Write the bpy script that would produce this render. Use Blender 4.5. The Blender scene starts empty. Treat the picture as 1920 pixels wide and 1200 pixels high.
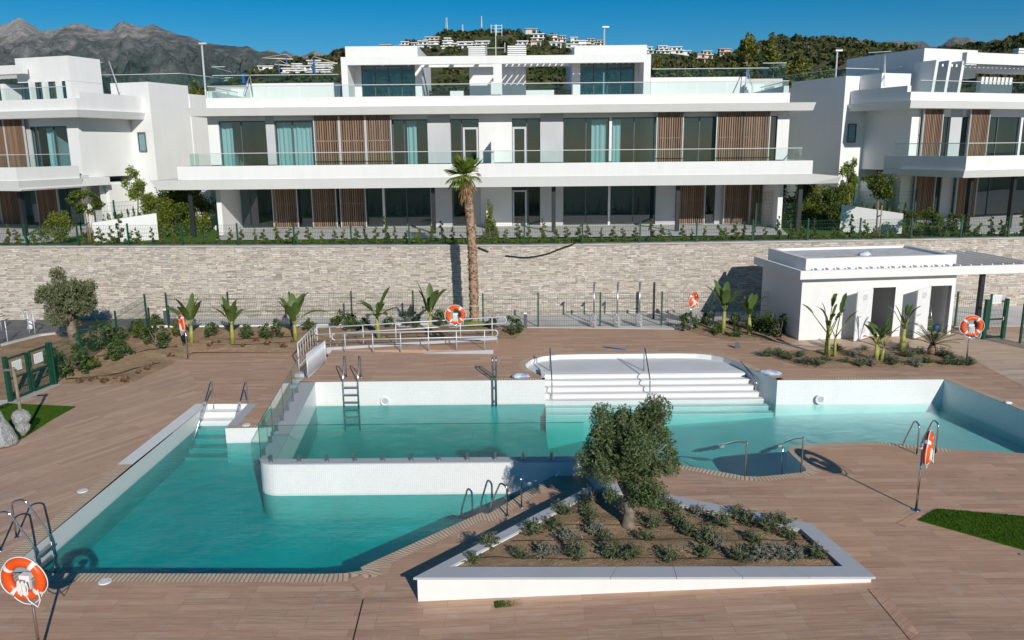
import bpy, bmesh, math, random
import numpy as np
from mathutils import Vector, Matrix, geometry
R = random.Random(7)
SC = bpy.context.scene
COL = SC.collection
# ---------------------------------------------------------------- camera
FOC, CAMH = 1500.0, 8.0
PITCH, ROLL = math.atan(324.5/1500), .0095
cam_d = bpy.data.cameras.new('camera'); cam = bpy.data.objects.new('camera', cam_d); COL.objects.link(cam)
cam_d.sensor_width = 36; cam_d.lens = FOC/1920*36; cam_d.clip_start = .1; cam_d.clip_end = 20000
_d = Vector((0, math.cos(PITCH), -math.sin(PITCH))); _u = Vector((0, math.sin(PITCH), math.cos(PITCH))); _r = Vector((1, 0, 0))
_c, _s = math.cos(ROLL), math.sin(ROLL)
_ri = _r*_c - _u*_s; _ui = _r*_s + _u*_c
cam.matrix_world = Matrix(((_ri.x, _ui.x, -_d.x, 0), (_ri.y, _ui.y, -_d.y, 0), (_ri.z, _ui.z, -_d.z, CAMH), (0, 0, 0, 1)))
SC.camera = cam
# ---------------------------------------------------------------- sky, sun, exposure
SUN_EL = math.radians(25.0)
SUN_DIR = Vector((.375*math.cos(SUN_EL), -.927*math.cos(SUN_EL), math.sin(SUN_EL))).normalized()
w = bpy.data.worlds.new('World'); SC.world = w; w.use_nodes = True
nt = w.node_tree; nt.nodes.clear()
sky = nt.nodes.new('ShaderNodeTexSky'); sky.sky_type = 'NISHITA'; sky.sun_disc = False
sky.sun_elevation = SUN_EL; sky.sun_rotation = math.atan2(SUN_DIR.x, SUN_DIR.y)
sky.altitude = 900; sky.air_density = 1.0; sky.dust_density = 0.05; sky.ozone_density = 5.0
hs = nt.nodes.new('ShaderNodeHueSaturation'); hs.inputs['Hue'].default_value = .492; hs.inputs['Saturation'].default_value = 1.45
bg = nt.nodes.new('ShaderNodeBackground'); bg.inputs['Strength'].default_value = .068
wo = nt.nodes.new('ShaderNodeOutputWorld')
nt.links.new(sky.outputs[0], hs.inputs['Color']); nt.links.new(hs.outputs[0], bg.inputs[0]); nt.links.new(bg.outputs[0], wo.inputs[0])
sd = bpy.data.lights.new('sun', 'SUN'); sd.energy = 4.15; sd.angle = math.radians(.5); sd.color = (1, .95, .87)
so = bpy.data.objects.new('sun', sd); COL.objects.link(so); so.location = (20, -40, 60)
so.rotation_euler = SUN_DIR.to_track_quat('Z', 'Y').to_euler()
SC.view_settings.view_transform = 'Standard'; SC.view_settings.look = 'None'; SC.view_settings.exposure = 0; SC.view_settings.gamma = 1
try:
    SC.cycles.max_bounces = 10; SC.cycles.transparent_max_bounces = 32; SC.cycles.glossy_bounces = 4
    SC.cycles.transmission_bounces = 4; SC.cycles.volume_bounces = 0; SC.cycles.caustics_reflective = False; SC.cycles.caustics_refractive = False
    SC.cycles.sample_clamp_indirect = 8
except Exception: pass
# ---------------------------------------------------------------- surveying the photo: pixel (1920x1200) -> point
def ray(px, py):
    u, v = (px-960)/FOC, (600-py)/FOC
    return _ri*u + _ui*v + _d
def P(px, py, z=0.):
    r = ray(px, py); t = (z-CAMH)/r.z
    return Vector((r.x*t, r.y*t, z))
def Q(px, py, Y):
    r = ray(px, py); t = Y/r.y
    return Vector((r.x*t, Y, CAMH+r.z*t))
def QX(px, Y, py=300): return Q(px, py, Y).x
def QZ(py, Y, px=960): return Q(px, py, Y).z
def zd(x, y):
    if y > 21: return .38
    return min(.38, max(0., .045*(x+1.8)+.03*max(0, y-13)))
def D(px, py):
    z = .2
    for i in range(12):
        p = P(px, py, z); z = zd(p.x, p.y)
    return P(px, py, z)
# ---------------------------------------------------------------- materials
MAT = {}
class N:
    def __init__(s, name):
        m = bpy.data.materials.new(name); m.use_nodes = True; s.m = m; s.t = m.node_tree; s.n = s.t.nodes; s.b = s.n['Principled BSDF']; s.out = s.n['Material Output']
        MAT[name] = m
    def new(s, ty, **kw):
        n = s.n.new(ty)
        for k, v in kw.items():
            if k in n.inputs: s.set(n.inputs[k], v)
            else: setattr(n, k, v)
        return n
    def set(s, sock, v):
        if isinstance(v, bpy.types.NodeSocket): s.t.links.new(v, sock)
        elif isinstance(v, tuple) and len(v) == 3 and sock.type == 'RGBA': sock.default_value = (*v, 1)
        else: sock.default_value = v
    def bs(s, **kw):
        for k, v in kw.items(): s.set(s.b.inputs[k.replace('_', ' ')], v)
    def coord(s, kind='Object', scale=(1, 1, 1), rot=0):
        c = s.new('ShaderNodeTexCoord'); mp = s.new('ShaderNodeMapping'); s.set(mp.inputs[0], c.outputs[kind])
        mp.inputs['Scale'].default_value = scale; mp.inputs['Rotation'].default_value = (0, 0, rot) if not isinstance(rot, tuple) else rot
        return mp.outputs[0]
    def noise(s, vec, scale, detail=4, rough=.55):
        n = s.new('ShaderNodeTexNoise'); s.set(n.inputs['Vector'], vec); n.inputs['Scale'].default_value = scale; n.inputs['Detail'].default_value = detail; n.inputs['Roughness'].default_value = rough
        return n.outputs['Fac']
    def ramp(s, fac, stops):
        r = s.new('ShaderNodeValToRGB'); s.set(r.inputs[0], fac); e = r.color_ramp.elements
        while len(e) < len(stops): e.new(.5)
        for i, (p, c) in enumerate(stops):
            e[i].position = p; e[i].color = (*c, 1) if len(c) == 3 else c
        return r.outputs[0]
    def mix(s, fac, a, b, mode='MIX'):
        n = s.new('ShaderNodeMix'); n.data_type = 'RGBA'; n.blend_type = mode
        s.set(n.inputs[0], fac); s.set(n.inputs[6], a); s.set(n.inputs[7], b); return n.outputs[2]
    def math(s, op, a, b=0.):
        n = s.new('ShaderNodeMath'); n.operation = op; s.set(n.inputs[0], a); s.set(n.inputs[1], b); return n.outputs[0]
    def bump(s, h, strength=.3, dist=.02):
        n = s.new('ShaderNodeBump'); s.set(n.inputs['Height'], h); n.inputs['Strength'].default_value = strength; n.inputs['Distance'].default_value = dist
        s.set(s.b.inputs['Normal'], n.outputs[0]); return n.outputs[0]
    def schlick(s, f0, normal=None):
        lw = s.new('ShaderNodeLayerWeight')
        if normal is not None: s.set(lw.inputs['Normal'], normal)
        return s.math('ADD', f0, s.math('MULTIPLY', 1-f0, s.math('POWER', lw.outputs['Facing'], 5.)))
    def island(s): return s.new('ShaderNodeNewGeometry').outputs['Random Per Island']
def simple(name, col, rough=.6, metal=0., var=.12, scale=3., bump=0., spec=.4):
    a = N(name); v = a.coord(); f = a.noise(v, scale, 5)
    lo = tuple(c*(1-var) for c in col); hi = tuple(min(1, c*(1+var)) for c in col)
    a.bs(Base_Color=a.ramp(f, [(.3, lo), (.7, hi)]), Roughness=rough, Metallic=metal, Specular_IOR_Level=spec)
    if bump: a.bump(a.noise(v, scale*20, 3), bump, .01)
    return a.m
def leafmat(name, c1, c2, c3=None, trans=.25, rough=.6):
    a = N(name); v = a.coord(); f = a.noise(v, 1.6, 3); i = a.island()
    k = a.math('ADD', a.math('MULTIPLY', f, .5), a.math('MULTIPLY', i, .5))
    st = [(.2, c1), (.75, c2)] if c3 is None else [(.15, c1), (.55, c2), (.85, c3)]
    c = a.ramp(k, st); a.bs(Base_Color=c, Roughness=rough, Specular_IOR_Level=.3)
    tr = a.new('ShaderNodeBsdfTranslucent'); a.set(tr.inputs[0], c)
    mx = a.new('ShaderNodeMixShader'); mx.inputs[0].default_value = trans
    a.set(mx.inputs[1], a.b.outputs[0]); a.set(mx.inputs[2], tr.outputs[0]); a.set(a.out.inputs[0], mx.outputs[0])
    return a.m
def glassmat(name, tint, rough=.0, ior=1.5, gloss_col=(1, 1, 1), wav=0.):
    a = N(name); a.n.remove(a.b)
    tr = a.new('ShaderNodeBsdfTransparent'); a.set(tr.inputs[0], tint)
    gl = a.new('ShaderNodeBsdfGlossy'); gl.inputs['Roughness'].default_value = rough; a.set(gl.inputs[0], gloss_col)
    mx = a.new('ShaderNodeMixShader'); a.set(mx.inputs[0], a.schlick(((ior-1)/(ior+1))**2)); a.set(mx.inputs[1], tr.outputs[0]); a.set(mx.inputs[2], gl.outputs[0])
    a.set(a.out.inputs[0], mx.outputs[0])
    if wav:
        f = a.noise(a.coord(), .6, 1); b = a.new('ShaderNodeBump'); b.inputs['Strength'].default_value = wav; b.inputs['Distance'].default_value = .05
        a.set(b.inputs['Height'], f); a.set(gl.inputs['Normal'], b.outputs[0])
    return a

# white render with faint streaks
a = N('white_render'); v = a.coord(); f = a.noise(v, .6, 5); g = a.noise(a.coord(scale=(1.5, 1.5, .15)), 2.2, 4)
a.bs(Base_Color=a.mix(a.math('MULTIPLY', f, g), (.81, .81, .80), (.66, .655, .635)), Roughness=.85, Specular_IOR_Level=.2); a.bump(a.noise(v, 60, 3), .08, .01)
simple('grey_render', (.52, .53, .54), .85, var=.06, scale=.7)
simple('room_wall', (.62, .64, .63), .9, var=.2, scale=.4)
simple('room_floor', (.22, .20, .18), .6, var=.15)
glassmat('window_glass', (.46, .66, .69), .0, 1.95, wav=.02)
glassmat('clear_glass', (.80, .92, .89), .0, 1.45)
glassmat('pool_glass', (.74, .93, .87), .0, 1.45)
simple('glass_edge', (.02, .10, .08), .2)
a = N('curtain'); a.bs(Base_Color=(.88, .89, .87), Roughness=.9)
simple('dark_metal', (.022, .024, .026), .45, var=.2)
simple('frame_metal', (.55, .56, .57), .4, var=.05)
simple('dark_frame', (.09, .11, .12), .4, var=.1)
a = N('slat_wood'); i = a.island(); v = a.coord(scale=(1, 1, .12)); f = a.noise(v, 9, 4)
a.bs(Base_Color=a.ramp(a.math('ADD', a.math('MULTIPLY', f, .5), a.math('MULTIPLY', i, .5)), [(.2, (.15, .085, .052)), (.8, (.30, .185, .12))]), Roughness=.65)
simple('steel', (.62, .62, .63), .16, 1., var=.05)
simple('dull_steel', (.42, .43, .45), .3, .9, var=.1)
simple('galvanized', (.62, .64, .67), .45, .25, var=.08, scale=8)
simple('green_paint', (.006, .062, .035), .5, var=.2, scale=6)
simple('wire_green', (.010, .060, .040), .5, var=.2)
simple('white_plastic', (.78, .79, .80), .4, var=.03)
simple('orange_plastic', (.80, .095, .012), .38, var=.06, scale=5)
simple('red_paint', (.5, .06, .03), .5)
simple('blue_plastic', (.02, .12, .40), .45, var=.2)
simple('rope_white', (.75, .75, .72), .9)
simple('black_rubber', (.012, .012, .013), .7)
simple('concrete', (.46, .45, .43), .85, var=.16, scale=1.4, bump=.1)
simple('paving', (.60, .58, .56), .85, var=.14, scale=.9, bump=.08)
simple('patio', (.55, .54, .53), .8, var=.1, scale=1.3)
simple('asphalt', (.15, .15, .155), .9, var=.25, scale=2.2, bump=.2)
simple('coping_stone', (.46, .475, .505), .6, var=.04, scale=1.2)
simple('bark_olive', (.20, .165, .125), .95, var=.45, scale=9, bump=.7)
simple('bark_thin', (.24, .19, .14), .9, var=.3, scale=12)
simple('stake_wood', (.40, .25, .13), .8, var=.2, scale=6)
simple('stalk', (.30, .31, .07), .55, var=.3, scale=6)
simple('drip_hose', (.035, .022, .016), .7)
a = N('bubble_wrap'); v = a.coord(); n_ = a.noise(v, 16, 4, .7)
a.bs(Base_Color=(.86, .87, .88), Roughness=.12, Specular_IOR_Level=.8); a.bump(a.noise(v, 9, 3, .7), 1., .25)
tr = a.new('ShaderNodeBsdfTransparent'); tr.inputs[0].default_value = (.93, .94, .95, 1); mx = a.new('ShaderNodeMixShader'); a.set(mx.inputs[0], a.ramp(n_, [(.30, (.34, .34, .34)), (.70, (.60, .60, .60))])); a.set(mx.inputs[1], tr.outputs[0]); a.set(mx.inputs[2], a.b.outputs[0]); a.set(a.out.inputs[0], mx.outputs[0])
a = N('white_sack'); n_ = a.noise(a.coord(), 11, 3)
a.bs(Base_Color=a.ramp(a.noise(a.coord(), 4, 2), [(.42, (.74, .78, .84)), (.62, (.30, .42, .62))]), Roughness=.25); a.bump(n_, .9, .06)
# stone wall
a = N('split_stone'); c = a.new('ShaderNodeTexCoord'); sx = a.new('ShaderNodeSeparateXYZ'); a.set(sx.inputs[0], c.outputs['Object'])
cb = a.new('ShaderNodeCombineXYZ'); a.set(cb.inputs[0], sx.outputs[0]); a.set(cb.inputs[1], sx.outputs[2])
wob = a.noise(c.outputs['Object'], 1.1, 2)
def brick(a, vec, w_, h_, mortar, off=.5, c1=(0, 0, 0), c2=(1, 1, 1), sq=1., sqf=2, offf=2):
    b = a.new('ShaderNodeTexBrick'); a.set(b.inputs['Vector'], vec); b.inputs['Scale'].default_value = 1
    b.inputs['Brick Width'].default_value = w_; b.inputs['Row Height'].default_value = h_; b.inputs['Mortar Size'].default_value = mortar
    b.inputs['Mortar Smooth'].default_value = .2; a.set(b.inputs['Color1'], c1); a.set(b.inputs['Color2'], c2); a.set(b.inputs['Mortar'], (0, 0, 0)); b.offset = off; b.squash = sq; b.squash_frequency = sqf; b.offset_frequency = offf
    return b
b1 = brick(a, cb.outputs[0], .42, .085, .004, .37, sq=.62, sqf=3, offf=3); b2 = brick(a, cb.outputs[0], .29, .0425, .003, .43, sq=1.5, sqf=3, offf=5)
pick = a.math('GREATER_THAN', a.noise(cb.outputs[0], .0 + 2.3, 2), .5)
val = a.mix(pick, b1.outputs[0], b2.outputs[0]); mor = a.mix(pick, b1.outputs[1], b2.outputs[1])
col = a.ramp(val, [(0, (.25, .20, .155)), (.18, (.50, .43, .36)), (.45, (.68, .61, .525)), (.62, (.34, .315, .295)), (.8, (.74, .685, .605)), (1, (.55, .47, .385))])
fine = a.noise(c.outputs['Object'], 16, 4)
col = a.mix(.20, col, a.ramp(fine, [(.3, (.26, .23, .20)), (.7, (.74, .69, .62))]))
col = a.mix(a.math('MULTIPLY', mor, .8), col, (.12, .10, .08))
col = a.mix(a.ramp(a.noise(c.outputs['Object'], .35, 4), [(.42, (0, 0, 0)), (.7, (.16, .16, .16))]), col, (.44, .37, .30))
a.bs(Base_Color=col, Roughness=.9, Specular_IOR_Level=.15); a.bump(a.math('ADD', val, a.math('MULTIPLY', fine, .5)), .8, .04)
# wood-look plank tile
def plank(name, rot, tone=(1, 1, 1)):
    a = N(name); v = a.coord(rot=rot); b = brick(a, v, 1.2, .2, .004, .35, offf=3)
    st = a.new('ShaderNodeMapping'); a.set(st.inputs[0], v); st.inputs['Scale'].default_value = (.35, 6, 1)
    g = a.noise(st.outputs[0], 4.0, 6, .65); big = a.noise(a.coord(), .35, 4); dust = a.noise(a.coord(), 1.7, 6, .7)
    t = lambda c: tuple(x*y*k for x, y, k in zip(c, tone, (2.02, 1.95, 1.82)))
    base = a.ramp(b.outputs[0], [(0, t((.150, .092, .066))), (.3, t((.255, .163, .118))), (.55, t((.205, .13, .098))), (.8, t((.285, .188, .138))), (1, t((.36, .25, .19)))])
    base = a.mix(.55, base, a.ramp(g, [(.28, t((.125, .074, .054))), (.5, t((.245, .158, .118))), (.75, t((.37, .265, .205)))]))
    base = a.mix(a.ramp(big, [(.35, (0, 0, 0)), (.7, (.35, .35, .35))]), base, t((.285, .185, .125)))
    base = a.mix(a.ramp(dust, [(.56, (0, 0, 0)), (.76, (.42, .42, .42))]), base, (.62, .56, .52))
    base = a.mix(a.math('MULTIPLY', b.outputs[1], .5), base, (.16, .11, .085))
    warm = a.noise(a.coord(), .16, 3); base = a.mix(a.ramp(warm, [(.42, (0, 0, 0)), (.66, (.34, .34, .34))]), base, t((.31, .185, .105)))
    scr = a.noise(a.coord(rot=rot, scale=(.5, 3, 1)), 2.6, 7, .78); base = a.mix(a.ramp(scr, [(.555, (0, 0, 0)), (.70, (.46, .46, .46))]), base, (.64, .57, .53))
    a.bs(Base_Color=base, Roughness=a.ramp(g, [(.3, (.5, .5, .5)), (.7, (.68, .68, .68))]), Specular_IOR_Level=.35); a.bump(a.math('ADD', a.math('MULTIPLY', g, .5), a.math('MULTIPLY', b.outputs[1], -1)), .18, .01)
plank('deck_planks', 0.); plank('deck_planks_diagonal', math.radians(-58), (1.02, 1.07, 1.12)); plank('deck_planks_depth', math.radians(-38), (1.05, 1.02, 1.0))
plank('deck_planks_pale', math.radians(-3), (1.08, 1.28, 1.42))
# ribbed beige overflow grating (UV.x = metres along the edge)
a = N('ribbed_coping'); uv = a.new('ShaderNodeTexCoord').outputs['UV']; wv = a.new('ShaderNodeTexWave'); wv.wave_type = 'BANDS'; wv.bands_direction = 'X'; a.set(wv.inputs[0], uv); wv.inputs['Scale'].default_value = 3.6; wv.inputs['Distortion'].default_value = .15
f = a.noise(a.coord(), 3, 4)
a.bs(Base_Color=a.mix(a.ramp(wv.outputs['Fac'], [(.12, (0, 0, 0)), (.3, (1, 1, 1))]), (.30, .20, .13), a.ramp(f, [(.3, (.56, .42, .29)), (.7, (.70, .55, .40))])), Roughness=.8); a.bump(wv.outputs['Fac'], .2, .01)
# white pool mosaic
a = N('pool_mosaic'); c = a.new('ShaderNodeTexCoord'); sx = a.new('ShaderNodeSeparateXYZ'); a.set(sx.inputs[0], c.outputs['Object'])
cb = a.new('ShaderNodeCombineXYZ'); a.set(cb.inputs[0], a.math('ADD', sx.outputs[0], sx.outputs[1])); a.set(cb.inputs[1], a.math('ADD', sx.outputs[2], a.math('MULTIPLY', sx.outputs[1], .0)))
b = brick(a, cb.outputs[0], .05, .05, .0035, 0, (.76, .77, .76), (.84, .84, .83))
b.inputs['Mortar'].default_value = (.60, .62, .61, 1)
a.bs(Base_Color=a.mix(.25, b.outputs[0], a.ramp(a.noise(c.outputs['Object'], 1.2, 5), [(.3, (.70, .71, .70)), (.7, (.86, .86, .85))])), Roughness=.3)
simple('pool_floor', (.55, .68, .65), .5, var=.1, scale=.5)
simple('pool_lining', (.025, .33, .315), .45, var=.12, scale=.8)  # darker than the floor: weaker underwater sun on walls put into the colour
simple('deep_floor', (.01, .48, .455), .45, var=.12, scale=.7)
simple('beach_floor', (.66, .66, .67), .7, var=.06, scale=1)
# water
def water(name, sig, scale=1., bmp=.06):
    a = N(name); a.n.remove(a.b)
    tr = a.new('ShaderNodeBsdfTransparent'); tr.inputs[0].default_value = (.97, .99, .985, 1)
    gl = a.new('ShaderNodeBsdfGlossy'); gl.inputs['Roughness'].default_value = .02; gl.inputs[0].default_value = (.95, .97, 1, 1)
    mx = a.new('ShaderNodeMixShader')
    v = a.coord(); n1 = a.noise(v, 1.1*scale, 2); n2 = a.noise(a.coord(scale=(.8, 2.6, 1)), 4.2*scale, 4, .65)
    h = a.math('ADD', a.math('MULTIPLY', n1, 1.0), a.math('MULTIPLY', n2, .34))
    b = a.new('ShaderNodeBump'); b.inputs['Strength'].default_value = bmp; b.inputs['Distance'].default_value = .6; a.set(b.inputs['Height'], h)
    a.set(gl.inputs['Normal'], b.outputs[0]); 
    a.set(mx.inputs[0], a.schlick(.02, b.outputs[0])); a.set(mx.inputs[1], tr.outputs[0]); a.set(mx.inputs[2], gl.outputs[0]); a.set(a.out.inputs[0], mx.outputs[0])
    va = a.new('ShaderNodeVolumeAbsorption'); dn = .9; va.inputs['Density'].default_value = dn; va.inputs[0].default_value = (1-sig[0]/dn, 1-sig[1]/dn, 1-sig[2]/dn, 1)
    a.set(a.out.inputs[1], va.outputs[0])
water('pool_water', (.56, .105, .105), 1., .10)
# soil, turf, gravel, terrain
a = N('soil'); v = a.coord(); f = a.noise(v, 3, 6, .7); g = a.noise(v, 38, 4, .7)
a.bs(Base_Color=a.mix(.45, a.ramp(f, [(.3, (0.271, 0.175, 0.102)), (.7, (0.525, 0.359, 0.219))]), a.ramp(g, [(.35, (0.158, 0.102, 0.061)), (.55, (0.473, 0.333, 0.210)), (.72, (0.735, 0.595, 0.438))])), Roughness=.95, Specular_IOR_Level=.1); a.bump(a.math('ADD', f, a.math('MULTIPLY', g, .4)), .9, .12)
a = N('turf'); v = a.coord(); f = a.noise(v, 1.5, 4); g = a.noise(v, 60, 3, .8)
a.bs(Base_Color=a.mix(.5, a.ramp(f, [(.3, (0.047, 0.115, 0.011)), (.7, (0.088, 0.182, 0.019))]), a.ramp(g, [(.3, (0.020, 0.061, 0.005)), (.7, (0.128, 0.243, 0.030))])), Roughness=1., Specular_IOR_Level=.05); a.bump(g, 1., .03)
a = N('lawn'); v = a.coord(); f = a.noise(v, 1.2, 5); g = a.noise(v, 45, 3, .8)
a.bs(Base_Color=a.mix(.5, a.ramp(f, [(.3, (0.070, 0.140, 0.017)), (.7, (0.140, 0.238, 0.028))]), a.ramp(g, [(.3, (0.042, 0.084, 0.008)), (.7, (0.182, 0.294, 0.042))])), Roughness=1., Specular_IOR_Level=.05); a.bump(g, 1., .04)
a = N('gravel'); v = a.coord(); vo = a.new('ShaderNodeTexVoronoi'); a.set(vo.inputs['Vector'], v); vo.inputs['Scale'].default_value = 28
a.bs(Base_Color=a.mix(.6, a.ramp(a.noise(v, 2, 3), [(.3, (.58, .585, .59)), (.7, (.72, .725, .73))]), vo.outputs['Color'], 'SOFT_LIGHT'), Roughness=.9); a.bump(vo.outputs['Distance'], 1., .03)
a = N('hill_ground'); v = a.coord(); f = a.noise(v, .012, 6, .65); g = a.noise(v, .09, 5, .7)
a.bs(Base_Color=a.mix(.5, a.ramp(f, [(.35, (0.056, 0.077, 0.029)), (.5, (0.088, 0.099, 0.042)), (.64, (0.240, 0.176, 0.104))]), a.ramp(g, [(.4, (0.040, 0.064, 0.022)), (.6, (0.136, 0.128, 0.064))])), Roughness=.95, Specular_IOR_Level=.05); a.bump(g, 1., 4)
a = N('mountain_rock'); v = a.coord(); ge = a.new('ShaderNodeNewGeometry'); sx = a.new('ShaderNodeSeparateXYZ'); a.set(sx.inputs[0], v)
f = a.noise(v, .0035, 8, .7); g = a.noise(v, .022, 6, .75)
hgt = a.math('MULTIPLY', sx.outputs[2], 1/700.)
k = a.math('ADD', a.math('MULTIPLY', g, .55), a.math('ADD', a.math('MULTIPLY', f, .5), a.math('MULTIPLY', hgt, .42)))
a.bs(Base_Color=a.ramp(k, [(.48, (.028, .055, .042)), (.63, (.055, .085, .064)), (.75, (.115, .128, .115)), (.83, (.20, .20, .195)), (.95, (.42, .38, .345))]), Roughness=.95, Specular_IOR_Level=.05); a.bump(a.math('ADD', f, a.math('MULTIPLY', g, .6)), 1., 45)  # greens and greys shifted towards blue, distance haze mixed into the rock colour
simple('far_white', (.78, .77, .75), .8, var=.05, scale=.2)
simple('far_pink', (.66, .46, .38), .8, var=.1, scale=.2)
simple('far_cream', (.70, .60, .50), .8, var=.08, scale=.2)
simple('far_window', (.03, .05, .06), .2)
simple('terracotta', (.55, .40, .31), .8, var=.2, scale=.5)
leafmat('leaf_olive', (.052, .086, .028), (.122, .168, .065), (.24, .285, .145), .2)
leafmat('leaf_olive_pale', (0.083, 0.108, 0.045), (0.180, 0.203, 0.099), (0.315, 0.330, 0.195), .2)
leafmat('leaf_hedge', (0.053, 0.093, 0.012), (0.165, 0.203, 0.027), (0.345, 0.323, 0.045), .25)
leafmat('leaf_hedge_dark', (0.027, 0.060, 0.011), (0.083, 0.123, 0.018), (0.195, 0.210, 0.033), .2)
leafmat('leaf_bright', (0.090, 0.150, 0.018), (0.210, 0.285, 0.045), (0.330, 0.375, 0.090), .3)
leafmat('leaf_dark', (0.024, 0.051, 0.013), (0.060, 0.105, 0.027), (0.128, 0.173, 0.053), .15)
leafmat('leaf_lavender', (0.045, 0.066, 0.027), (0.112, 0.150, 0.068), (0.225, 0.255, 0.165), .15)
leafmat('leaf_grey', (0.105, 0.120, 0.090), (0.210, 0.225, 0.180), (0.300, 0.300, 0.255), .15)
leafmat('leaf_brown', (.10, .045, .02), (.20, .10, .05), (.26, .14, .08), .15)
leafmat('leaf_banana', (0.053, 0.098, 0.022), (0.112, 0.173, 0.045), (0.180, 0.240, 0.083), .25, .4)
leafmat('leaf_palm', (0.068, 0.112, 0.015), (0.150, 0.225, 0.027), (0.255, 0.300, 0.060), .25, .45)
leafmat('leaf_dead', (.20, .125, .055), (.34, .225, .11), (.46, .33, .18), .2)
leafmat('leaf_pine', (0.068, 0.090, 0.015), (0.158, 0.173, 0.027), (0.285, 0.270, 0.053), .25)
a = N('scrub'); v = a.coord(); f = a.noise(v, .035, 4, .6); i = a.island()
a.bs(Base_Color=a.ramp(a.math('ADD', a.math('MULTIPLY', f, .75), a.math('MULTIPLY', i, .25)), [(.28, (.022, .040, .012)), (.46, (.050, .070, .022)), (.58, (.085, .085, .036)), (.75, (.17, .135, .075))]), Roughness=.95, Specular_IOR_Level=.05)
a = N('palm_trunk'); v = a.coord(scale=(1, 1, 2.2)); f = a.noise(v, 9, 5, .7); i = a.island()
a.bs(Base_Color=a.ramp(a.math('ADD', a.math('MULTIPLY', f, .6), a.math('MULTIPLY', i, .4)), [(.25, (.12, .062, .035)), (.5, (.30, .18, .11)), (.8, (.50, .36, .25))]), Roughness=.95); a.bump(f, .8, .03)

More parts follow.
